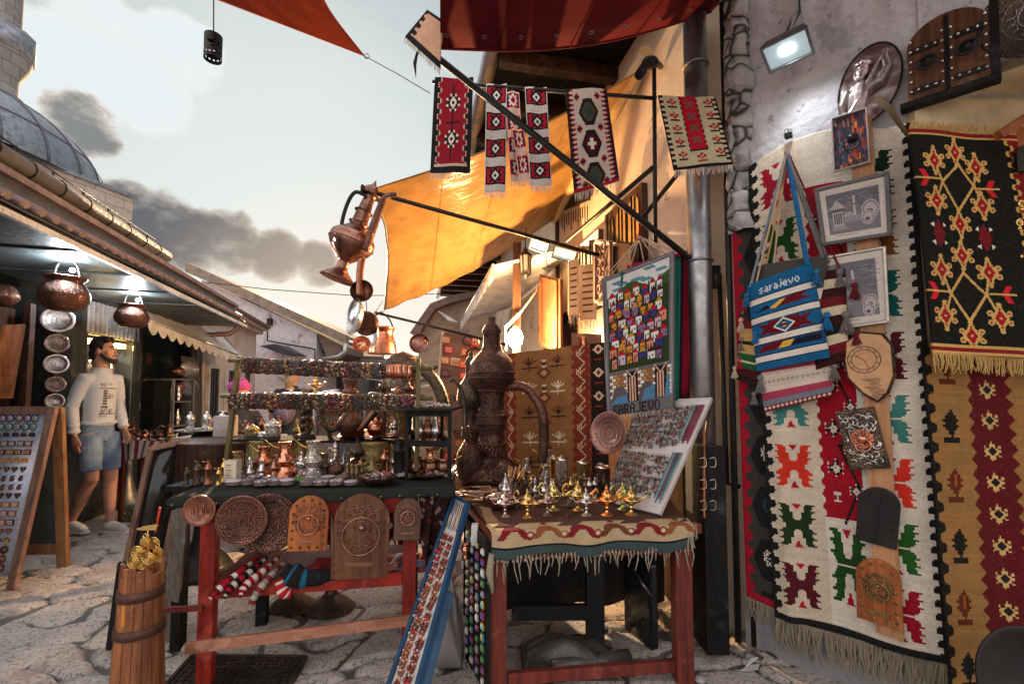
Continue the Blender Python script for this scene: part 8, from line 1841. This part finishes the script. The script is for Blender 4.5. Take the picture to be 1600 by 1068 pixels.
m = MB(); m.grid(quad(W(893, 520, 3.7), W(938, 522, 3.5), W(893, 560, 3.7), W(938, 566, 3.5), lambda u, v: .02*sin(u*9)), 16, 8); thing1(m, 'hanging_cloth', fab('brown shawl', (.22, .13, .09)), 'brown shawl hanging above the black end of the tan kilim', 'cloth', solid=.01)
for k, (px, py, r) in enumerate(((868, 470, 16), (868, 505, 13), (912, 540, 12))):
 m = MB(); c = WR(px, py, .06) if k < 2 else W(px, py, 3.6); m.lathe([(0, .01), (r*.0045, .0), (r*.0062, .012), (r*.006, .016), (0, .014)], 24, c, (RF.to_3x3() @ V_((-1, 0, 0))).to_track_quat('Z', 'Y').to_matrix()); thing1(m, 'wall_plate', K['copper_plain'], f'{["upper", "middle", "lower"][k]} small copper plate glimpsed on the shop front', 'plate', 'small plates on the shop front')

# left shop: plates, pots, showcase
Lx = V_((L_n.x, L_n.y, 0))
for k, (py, r) in enumerate(((499, 20), (536, 14.5), (568, 15), (600, 12), (626, 11.5))):
 c = WL(91 - k*1.2, py, .10); s_ = c.y/711; wall_plate('shop_plate', c, V_((.62, -.78, 0)), r*s_*1.02, K['silver_plain'] if k % 2 == 0 else K['silver'], f'{["topmost", "second", "third", "fourth", "lowest"][k]} round embossed plate in the column on the dark doorpost', 'plates on the doorpost', .25, K['copper_plain'])
def cauldron(px, py, r, h, d, label):
 c = W(px, py, d); s_ = d/711; R, H = r*s_, h*s_; t = T('cauldron_lamp', label, 'pendant lamp', c, 'cauldrons under the canopy'); m = MB()
 m.lathe(prof([(0, -H*.5), (R*.6, -H*.48), (R*.95, -H*.25), (R, 0), (R*.8, H*.25), (R*.72, H*.32), (R*.85, H*.42), (R*.83, H*.46), (R*.6, H*.44), (R*.2, H*.52), (0, H*.56)], 3), 36, c); m.build('pot_body', K['copper_dark'], t)
 m = MB(); m.tube(curve([c+V_((-R*.6, 0, H*.45)), c+V_((-R*.4, 0, H*.85)), c+V_((R*.1, 0, H*1.0)), c+V_((R*.55, 0, H*.8)), c+V_((R*.75, 0, H*.45))]), .008, 6); m.build('handle', K['iron'], t)
 m = MB(); m.ball(c+V_((R*.55, -.03, H*.62)), .016, 10, 8); m.build('spot_bulb', emit('cool spot '+label[:4], (.75, .9, 1), 40), t)
 l = bpy.data.lights.new('pot_spot', 'POINT'); l.energy = 16; l.color = (.85, .93, 1); l.shadow_soft_size = .03; lo = bpy.data.objects.new('pot_spot', l); COL.objects.link(lo); lo.parent = t; lo.location = (R*.6, -.08, H*.62)
cauldron(101, 458, 31, 56, 3.15, 'large copper cauldron hanging above the embossed plates'); cauldron(206, 493, 22, 38, 4.25, 'smaller copper cauldron hanging at the lit shop window')
m = Lm(); c = LFi @ WL(4, 480, .05); m.lathe(prof([(0, 0), (.05, .02), (.09, .08), (.07, .14), (.04, .17), (0, .17)], 3), 24, c); thing1(m, 'copper_pot', K['copper_dark'], 'reddish copper pot half hidden by the doorway of the dark shop', 'pot')
t = T('folding_shutter', 'brown wooden shutter leaf propped at the dark shop door', 'shutter', WL(15, 640, .35)); m = MB(); P = [W(5, 508, 3.2), W(36, 506, 3.35), W(16, 622, 3.35), W(-25, 622, 3.2)]; m.prism(P, (0, .02, 0)); m.build('leaf', K['wood_orange'] if 0 else K['wood_mid'], t)
# glass showcase with ornaments
c0_ = G(247, 775); sc = T('glass_showcase', 'tall glass showcase with trinkets in the open shop doorway', 'showcase', V_((c0_.x, c0_.y, 0)))
x0, x1, z1 = W(224, 600, 5.6).x, W(271, 600, 5.6).x, W(224, 592, 5.6).z
m = MB()
for x in (x0, x1):
 for y in (5.6, 5.95): m.box((x, y, z1/2), (.025, .025, z1))
for z in (.15, .55, .85, 1.15, z1): m.box(((x0+x1)/2, 5.775, z), (x1 - x0, .35, .012))
m.build('showcase_frame', K['zinc'], sc); m = MB(); m.box(((x0+x1)/2, 5.585, z1/2+.08), (x1 - x0 - .03, .005, z1 - .2)); m.build('glass_front', K['pane'], sc)
q = random.Random(6)
for j, z in enumerate((.16, .56, .86, 1.16)):
 for i in range(4):
  o = link('metal_vase', vme); o.location = (x0+(x1 - x0)*(i+.5)/4, 5.75, z); o.scale = (1.1, 1.1, q.uniform(.8, 1.3)); tag(o, f'{nth(i)} ornament from the man\'s side on the {["bottom", "second", "third", "top"][j]} shelf of the glass showcase', 'ornament', 'ornaments in the glass showcase')
for k, py in enumerate((577, 605)):
 c = WL(296, py, -.10) if 0 else W(296, py, 6.3); t = wall_plate('door_tray', c, V_((.5, -.86, 0)), 12.5*6.3/711, K['zinc'], f'{["upper", "lower"][k]} plain round tray on the dark door beyond the showcase', 'trays on the dark door', .12)
for k, py in enumerate((580, 604)):
 m = MB(); m.lathe(prof([(0, -.06), (.07, -.05), (.10, 0), (.07, .05), (0, .06)], 3), 20, W(276, py, 6.1), flute=(8, .07)); thing1(m, 'hanging_gourd', K['copper_plain'], f'{["upper", "lower"][k]} ribbed copper gourd hanging beside the round trays', 'ornament', 'ribbed gourds by the door')
m = MB(); a, b = WL(286, 540, -.05), WL(312, 700, -.05); m.prism([W(283, 555, 6.4), W(312, 562, 6.6), W(312, 700, 6.6), W(283, 700, 6.4)], (0, .05, 0)); thing1(m, 'dark_door', K['shopdark'], 'dark timber door behind the two plain round trays', 'door')
# small stand by the man with red cloth and wares
p = G(207, 812); st_ = T('goods_table', 'low table under a red and white cloth beside the standing man', 'table', p); m = MB(); zz = .72; a = W(190, 700, 4.5); m.box((W(232, 690, 4.6).x, 4.75, .70), (.75, .5, .03)); m.build('table_top', K['wood_dark'], st_)
for (px, d_) in ((193, 4.55), (225, 4.55), (262, 4.9)):
 m = MB(); b = W(px, 700, d_); m.box((b.x, b.y, .35), (.03, .03, .7)); m.build('leg', K['wood_maroon'], st_)
cv = Cv(50, 30, 'B8A8A0').rough(.2); [cv.rect(k*8, 0, k*8+3, 30, '7A2030') for k in range(7)]
sheet('cloth', cv, quad(W(187, 686, 4.45), W(265, 690, 4.5), W(190, 722, 4.44), W(250, 708, 4.46), lambda u, v: .02*sin(u*18)), st_)
for k, (px, h, mt) in enumerate(((199, .20, 'copper'), (214, .10, 'silver_plain'), (226, .09, 'silver_plain'), (240, .09, 'silver'), (253, .10, 'silver_plain'), (268, .14, 'gold'))):
 m = MB(); m.lathe(prof([(0, 0), (h*.3, 0), (h*.4, h*.3), (h*.22, h*.7), (h*.3, h*.95), (0, h)], 3), 18, V_((W(px, 690, 4.62).x, 4.62, .717))); thing1(m, 'metal_cup', K[mt], f'{nth(k)} metal vessel from the man on the low cloth covered table', 'vessel', 'vessels on the low table')
# tea glass set on a carved stand
p = W(322, 668, 3.3); zz = p.z; t = T('tea_stand', 'dark turned stand with a scalloped silver tray of tea glasses', 'stand', V_((p.x, p.y, 0))); m = MB(); m.lathe(prof([(0, 0), (.20, 0), (.16, .1), (.06, .25), (.05, zz - .35), (.07, zz - .25), (.05, zz - .15), (.09, zz - .06), (.04, zz - .02), (0, zz - .02)], 3), 28, (p.x, p.y, 0)); m.build('column', K['iron'], t)
m = MB(); m.lathe([(0, 0), (.16, 0), (.19, .012), (.195, .012), (.16, .004), (0, .004)], 44, (p.x, p.y, zz - .02), flute=(16, .03)); m.build('tray', K['silver_plain'], t)
for k in range(7):
 a = k*2*pi/6; r = .115 if k < 6 else 0; g = V_((p.x+r*cos(a), p.y+r*sin(a)*.9, zz - .015)); t = T('tea_glass', f'{nth(k)} tea glass in a silver holder on the carved stand, counted round the tray', 'tea glass', g, 'tea glasses on the stand')
 m = MB(); m.lathe(prof([(.022, 0), (.020, .03), (.028, .06), (.026, .085)], 3), 16, g); m.build('glass_body', K['glass'], t, solid=.0012); m = MB(); m.lathe([(0, 0), (.034, .003), (.026, .006), (.024, .02), (.0245, .03), (.022, .03), (.022, .006), (0, .006)], 16, g); m.build('holder', K['silver'], t)
 m = MB(); m.lathe(prof([(.028, .085), (.022, .10), (.01, .112), (.004, .118), (.006, .126), (0, .135)], 3), 14, g); m.build('lid', K['silver_plain'], t)
m = MB(); m.lathe([(0, 0), (.30, 0), (.30, .34), (.315, .35), (.30, .36), (0, .36)], 36, V_((W(352, 700, 3.0).x, 3.05, .62))); thing1(m, 'round_drum_table', K['wood_dark'], 'wide dark round drum table behind the leaning olive post', 'table')
m = MB(); m.box(V_((W(352, 690, 3.2).x, 3.2, 1.05)), (.12, .1, .14), rz=.2); thing1(m, 'white_carton', paint((.5, .42, .40), .8), 'pale carton next to the tea glasses', 'box')
m = MB(); m.box(V_((W(362, 680, 4.0).x, 4.0, .45)), (.8, .35, .9)); thing1(m, 'white_counter', paint((.45, .38, .36), .7), 'pale counter in front of the woman in the pink hat', 'counter')
# row of shoes of market junk under the left post: weeds at the wall foot
m = MB(); q = random.Random(8)
for k in range(260):
 p = G(q.uniform(186, 232), q.uniform(792, 812)); h = q.uniform(.03, .09); a = q.uniform(0, 6.28); w_ = .006
 m.add([p+V_((-w_, 0, 0)), p+V_((w_, 0, 0)), p+V_((.04*cos(a), .04*sin(a), h))], [(0, 1, 2)])
o = m.build('grass_tuft', mat('weed green', (.09, .15, .03), .7)); o['kind'] = 'stuff'; recenter(o)
m = MB(); c = G(172, 800); m.lathe(prof([(0, 0), (.17, 0), (.18, .03), (.12, .08), (.05, .3), (.04, .5), (0, .52)], 3), 28, c+V_((0, .2, 0))); thing1(m, 'iron_bollard', K['steel'], 'bell footed grey iron stand behind the man\'s legs', 'stand')
# ================================================================ PEOPLE
def person(label, loc, face, S, vox, top, legs, hair, sleeve=1.0, short=True, J=None, shoes=(.7, .66, .64), long_hair=0, beard=False, skirt=False, hat=None, wd=1, shirt_mat=None, leg_mat=None):
 """front is local -y; joints in metres for a 1.78 m figure"""
 t = T('person', label, 'person', loc); t['group'] = 'people in the lane'; del t['group']
 j = dict(hip=(.09, 0, .93), kn=[(.10, -.02, .50), (-.10, -.02, .50)], an=[(.10, .02, .09), (-.10, .02, .09)], sh=(.185, 0, 1.43), el=[(.25, .02, 1.14), (-.25, .02, 1.14)], wr=[(.27, -.04, .90), (-.27, -.04, .90)], hd=(0, -.015, 1.66), turn=0.0)
 j.update(J or {}); M = Matrix.Translation(loc) @ Matrix.Rotation(face, 4, 'Z') @ Matrix.Scale(S/1.78, 4) @ Matrix.Diagonal((wd, 1, 1, 1))
 def B(): m = MB(); m.M = M.copy(); return m
 V = Vector; hd = V(j['hd']); Hm = Matrix.Translation(hd) @ Matrix.Rotation(j['turn'], 4, 'Z'); h = lambda x, y, z: Hm @ V((x, y, z))
 hx_, hy_, hz_ = j['hip']; fine = vox < .009
 m = B(); m.ball(hd, .092, 18, 12, sx=.84, sy=1.02, sz=1.22); m.ball(h(0, -.045, -.055), .058, 14, 10, sx=.95, sz=1.05); m.ball(h(0, -.065, -.088), .028, 10, 8)
 m.tube([h(0, -.088, .012), h(0, -.104, -.016), h(0, -.113, -.034), h(0, -.092, -.044)], [.009, .012, .015, .011], 8)
 for s in (-1, 1):
  m.ball(h(s*.034, -.078, .018), .018, 8, 6, sx=1.2, sz=.5); m.ball(h(s*.050, -.060, -.025), .026, 8, 6); m.ball(h(s*.080, .008, -.012), .024, 10, 8, sx=.35, sz=1.35)
 m.ball(h(0, -.094, -.062), .018, 8, 6, sx=1.2, sz=.35); m.ball(h(0, -.092, -.071), .016, 8, 6, sx=1.1, sz=.4)
 m.tube([h(0, .012, -.07), (0, .01, 1.50), (0, .015, 1.43)], [.058, .060, .085], 14)
 m.tube([(0, .01, 1.46), (0, .0, 1.35), (0, 0, 1.2), (0, 0, 1.05), (0, .01, hz_)], [.075, .105, .105, .10, .105], 18, flat=.7, up=(1, 0, 0))
 for i, s in enumerate((1, -1)):
  sh = V((s*j['sh'][0], j['sh'][1], j['sh'][2])); el, wr = V(j['el'][i]), V(j['wr'][i]); m.tube([sh - V((s*.08, 0, -.01)), sh, sh.lerp(el, .5), el, el.lerp(wr, .35), wr], [.03, .036, .038, .033, .036, .026], 12)
  d = (wr - el).normalized(); pm = wr+d*.05; m.tube([wr, pm, wr+d*.085], [.026, .040, .036], 10, flat=.5, up=(0, 1, 0))
  if fine:
   for k in range(4):
    b = wr+d*.085+V((0, (k - 1.5)*.019, 0)); L = (.062, .074, .07, .054)[k]; m.tube([b - d*.02, b+d*L*.5+V((-s*.006, 0, 0)), b+d*L+V((-s*.022, 0, 0))], [.0095, .009, .007], 7)
   m.tube([wr+d*.02+V((0, -.028, 0)), wr+d*.06+V((-s*.006, -.046, 0)), wr+d*.09+V((-s*.012, -.046, 0))], [.012, .011, .008], 7)
  else: m.tube([wr+d*.08, wr+d*.15], [.03, .012], 7, flat=.5)
  hp, kn, an = V((s*hx_, hy_, hz_ - .02)), V(j['kn'][i]), V(j['an'][i]); m.tube([hp, hp.lerp(kn, .5), kn, kn.lerp(an, .3)+V((0, .012, 0)), kn.lerp(an, .7), an], [.07, .07, .056, .058, .044, .036], 14)
  f = V((s*.02, -1, 0)).normalized(); m.tube([an+V((0, .04, -.045)), an - V((0, 0, .04)), an+f*.12 - V((0, 0, .06)), an+f*.19 - V((0, 0, .068))], [.03, .034, .028, .016], 9)
 fuse(m, 'body', K['skin'], t, vox, 3)
 m = B(); m.tube([(0, .012, 1.485), (0, .008, 1.43), (0, 0, 1.33), (0, 0, 1.2), (0, 0, 1.10), (0, .005, hz_+.05)], [.07, .108, .145, .138, .134, .136], 22, flat=.76, up=(1, 0, 0)); m.ring((0, .01, 1.487), .066, .014, 18, 6)
 for i, s in enumerate((1, -1)):
  sh = V((s*j['sh'][0], j['sh'][1], j['sh'][2])); el, wr = V(j['el'][i]), V(j['wr'][i])
  P = [sh - V((s*.085, 0, .02)), sh - V((s*.012, 0, .022)), sh.lerp(el, .45), el]+([el.lerp(wr, .5), wr - (wr - el).normalized()*.015] if sleeve == 1 else []); m.tube(P, [.052, .062, .055, .050, .046, .038][:len(P)], 14)
  if fine and sleeve == 1:
   for z in (.2, .4, .62, .85): m.ring(el.lerp(wr, z), .043, .009, 14, 6, (wr - el)+V((.05*z, .1, 0)))
   m.ring(sh.lerp(el, .75), .050, .009, 14, 6, (el - sh)+V((.1, .1, 0))); m.ring(sh.lerp(el, .97), .047, .011, 14, 6, (el - sh)+V((0, -.1, 0)))
 if fine: m.tube([(.132*cos(a), .10*sin(a), hz_+.075+.008*sin(3*a)) for a in [k*pi/10 for k in range(20)]], .016, 7, closed=True)
 shirt = fuse(m, 'sweatshirt' if sleeve == 1 else 'shirt', shirt_mat or fab('shirt '+label[:14], top), t, vox, 5)
 m = B(); m.tube([(0, .005, hz_+.07), (0, .008, hz_), (0, .01, hz_ - .09)], [.135, .143, .135], 20, flat=.72, up=(1, 0, 0))
 for i, s in enumerate((1, -1)):
  hp, kn, an = V((s*hx_, hy_, hz_ - .03)), V(j['kn'][i]), V(j['an'][i])
  if short: e = hp.lerp(kn, .80); m.tube([hp, hp.lerp(kn, .45), e], [.100, .094, .082], 16); m.ring(e, .078, .008, 18, 6, (kn - hp))
  else: m.tube([hp, hp.lerp(kn, .5), kn, kn.lerp(an, .5), an+V((0, 0, .02))], [.105, .09, .072, .064, .058], 14)
 fuse(m, 'shorts' if short else 'trousers', leg_mat or fab('trousers '+label[:14], legs), t, vox, 4)
 for i, s in enumerate((1, -1)):
  an = V(j['an'][i]); f = V((s*.02, -1, 0)).normalized(); m = B(); m.tube([an+V((0, .045, -.035)), an+V((0, .0, -.02)), an+f*.07 - V((0, 0, .035)), an+f*.15 - V((0, 0, .052)), an+f*.20 - V((0, 0, .06))], [.036, .047, .045, .040, .022], 12)
  sho = fuse(m, 'shoe', paint(shoes, .55), t, max(vox, .007), 3); m = B(); m.prism([an+V((x, y, -.09)) for x, y in ((-.038, .07), (.038, .07), (.046, -.06), (.042, -.17), (.02, -.215), (-.02, -.215), (-.042, -.17), (-.046, -.06))], (0, 0, .022)); m.build('sole', paint((.72, .70, .68), .6), sho, bevel=.004)
  if fine: m = B(); [m.tube([an+V((x0, -.02 - .028*k, .012 - .013*k)) for x0 in (-.024, 0, .024)], .004, 5) for k in range(4)]; m.build('lace', paint((.75, .74, .72)), sho)
 hm = mat('hair '+label[:12], hair, .6, 0, bs=90, bst=.9, bd=.006); m = B(); m.ball(h(0, .024, .036), .094, 18, 12, sx=.90, sy=1.0, sz=1.02); m.ball(h(0, .052, -.03), .066, 12, 8, sz=1.15)
 q = random.Random(3)
 for k in range(26 if fine else 5): a, b = q.uniform(-1.2, 1.2), q.uniform(-.06, .06); m.ball(h(b, -.045+q.uniform(-.02, .08), .104+q.uniform(-.010, .018) - abs(b)*.35), q.uniform(.016, .028), 7, 5)
 for s in (-1, 1): m.ball(h(s*.070, -.012, .02), .028, 8, 6, sx=.5, sz=1.2)
 if long_hair: m.tube([h(0, .05, 0), h(0, .075, -.12), h(0, .07, -long_hair)], [.08, .075, .04], 10, flat=.5, up=(1, 0, 0))
 fuse(m, 'hair', hm, t, max(vox*.8, .0055), 2)
 if beard:
  m = B(); m.tube([h(s*x, y, z) for s, x, y, z in ((-1, .074, -.012, -.03), (-1, .066, -.045, -.072), (-1, .034, -.085, -.098), (1, 0, -.097, -.104), (1, .034, -.085, -.098), (1, .066, -.045, -.072), (1, .074, -.012, -.03))], [.010, .018, .023, .024, .023, .018, .010], 9)
  m.tube([h(-.032, -.094, -.056), h(0, -.107, -.050), h(.032, -.094, -.056)], .0065, 6); fuse(m, 'beard', hm, t, .005, 2)
 if fine:
  for s in (-1, 1):
   m = B(); m.tube([h(s*.016, -.096, .030), h(s*.036, -.094, .036), h(s*.056, -.080, .028)], [.004, .0055, .003], 6); m.build('eyebrow', hm, t)
   m = B(); m.ball(h(s*.034, -.0925, .013), .0085, 10, 8, sx=1.5, sz=.8); e = m.build('eye', paint((.55, .52, .5), .2), t); m = B(); m.ball(h(s*.036, -.0985, .013), .0048, 8, 6, sy=.6); m.build('iris', paint((.03, .02, .015), .2), e)
 if hat: m = B(); m.ball(h(0, .01, .055), .105, 18, 12, sz=.62, sy=1.15); m.ball(h(.02, .03, .10), .075, 12, 8, sz=.6); m.ring(h(0, 0, .022), .094, .016, 20, 6); fuse(m, 'hat', fab('pink hat', hat), t, vox, 3)
 return t, M, shirt
melange = NT('grey melange fleece'); _n = melange.noise(120, 4, .8); _n2 = melange.noise(9, 5, .6); melange = melange.fin(melange.mix(_n, (.42, .44, .50), (.62, .65, .72)), .95, 0.0, melange.bump(melange.math('ADD', _n2, melange.math('MULTIPLY', _n, .3)), .5, .012))
denim = NT('faded denim'); _n = denim.noise(7, 6, .7); _w = denim.noise(180, 3, .7); denim = denim.fin(denim.mix(denim.step(_n, .35, .65), (.10, .16, .27), (.24, .33, .47)), .9, 0.0, denim.bump(denim.math('ADD', _n, _w), .5, .006))
g = G(146, 834); FACE = R_(78)
pt, PMx, shirt = person('bearded man in grey lettered sweatshirt, denim shorts and white sneakers looking down the lane', V_((g.x, g.y, -.005)), FACE, 1.79, .0062, None, None, (.016, .011, .009), beard=True, wd=.88, shirt_mat=melange, leg_mat=denim,
 J=dict(kn=[(.10, -.05, .50), (-.09, -.06, .51)], an=[(.10, -.06, .09), (-.06, .20, .115)], sh=(.165, 0, 1.42), el=[(.215, .03, 1.16), (-.21, .05, 1.15)], wr=[(.17, -.10, .93), (-.215, .0, .90)], turn=R_(24)))
# lettering printed on the sweatshirt, laid on its surface
cv = Cv(92, 128, '9C979A'); cv.rough(.22); PR = '23222A'
cv.text('147', 6, 6, PR, 2); cv.text('Stari', 40, 6, PR, 1); cv.rect(4, 23, 84, 26, PR); cv.rect(18, 30, 34, 84, PR); [cv.rect(20, y, 32, y+2, '8A868C') for y in range(36, 82, 9)]; cv.rect(18, 58, 50, 60, PR)
cv.text('BkA', 38, 44, PR, 2); cv.rect(12, 86, 40, 92, PR); cv.text('ar!ar', 8, 90, PR, 3); cv.rect(4, 112, 88, 115, PR); cv.text('District', 8, 117, PR, 1)
bv = BVHTree.FromPolygons([v.co[:] for v in shirt.data.vertices], [p.vertices[:] for p in shirt.data.polygons]); off = pt.location; R3 = PMx.to_3x3()
def onchest(u, v):
 o = PMx @ V_((-.085+u*.18, -.6, 1.375 - v*.33)) - off; hit = bv.ray_cast(o, (R3 @ V_((0, 1, 0))).normalized())
 p = hit[0]+hit[1]*.0015 if hit[0] is not None else o; return p+off
keep = np.abs(cv.a - hx('9C979A')).sum(-1) > .28
sp = sheet('chest_print', cv, onchest, shirt, K['print'], 0)
bm_ = sp.data; sel = [p.index for p in bm_.polygons if not keep.reshape(-1)[p.index]]
import bmesh
b2 = bmesh.new(); b2.from_mesh(bm_); b2.faces.ensure_lookup_table(); bmesh.ops.delete(b2, geom=[b2.faces[i] for i in sel], context='FACES'); b2.to_mesh(bm_); b2.free()
sp.location = (0, 0, 0)
def gz(y): return -.10*max(0, min(15, y - 5.2))
def far(px, d, *a, **k): p = W(px, 650, d); return person(a[0], V_((p.x, p.y, gz(d))), *a[1:], **k)
# seated woman with pink hat: hips low, hands forward on the counter
p = W(372, 650, 4.5); person('woman in a pink hat and dark floral top sitting behind the pale counter', V_((p.x, p.y, -.28)), R_(60), 1.68, .011, (.03, .03, .05), (.05, .05, .07), (.10, .05, .03), .5, False, J=dict(kn=[(.12, -.40, .92), (-.12, -.40, .92)], an=[(.12, -.38, .50), (-.12, -.38, .50)], wr=[(.12, -.36, 1.16), (-.12, -.36, 1.16)], el=[(.25, -.08, 1.16), (-.25, -.08, 1.16)]), hat=(.45, .07, .24), long_hair=.2)
a_ = far(455, 5.6, 'long haired person with a purple backpack seen from behind, dark T-shirt', R_(178), 1.66, .011, (.035, .035, .045), (.04, .05, .08), (.30, .19, .10), .5, False, long_hair=.26)
m = MB(); m.M = a_[1]; m.ball((0, .17, 1.20), .17, 16, 12, sx=.85, sy=.55, sz=1.25); m.ball((0, .25, 1.12), .10, 12, 8, sy=.5); m.M = Matrix(); recenter(tag(fuse(m, 'backpack', mat('purple grey nylon', (.10, .08, .15), .6), None, .012, 3), 'purple grey backpack worn by the person seen from behind', 'backpack'))
far(576, 13.6, 'passer-by in a light blue shirt far down the lane', R_(150), 1.7, .014, (.20, .36, .50), (.12, .22, .38), (.12, .07, .04), .5, False)
far(586, 13.0, 'passer-by in a pale blue cap far down the lane beside the child', R_(200), 1.62, .014, (.35, .35, .45), (.08, .08, .10), (.10, .14, .28), .5, False)
far(597, 12.2, 'child in a pink top with long hair far down the lane', R_(20), 1.30, .014, (.58, .30, .30), (.35, .38, .50), (.22, .12, .07), .5, True, long_hair=.2)
far(609, 12.4, 'passer-by in black top and grey trousers far down the lane', R_(170), 1.72, .014, (.03, .03, .035), (.25, .25, .27), (.05, .04, .03), .5, False)
far(430, 12.0, 'passer-by in a white top near the arcade', R_(190), 1.62, .014, (.55, .50, .50), (.10, .12, .2), (.2, .12, .08), .5, False)
far(520, 14.0, 'passer-by in a rust coloured top near the far kiosks', R_(160), 1.68, .014, (.35, .12, .08), (.1, .1, .12), (.1, .06, .04), .5, False)
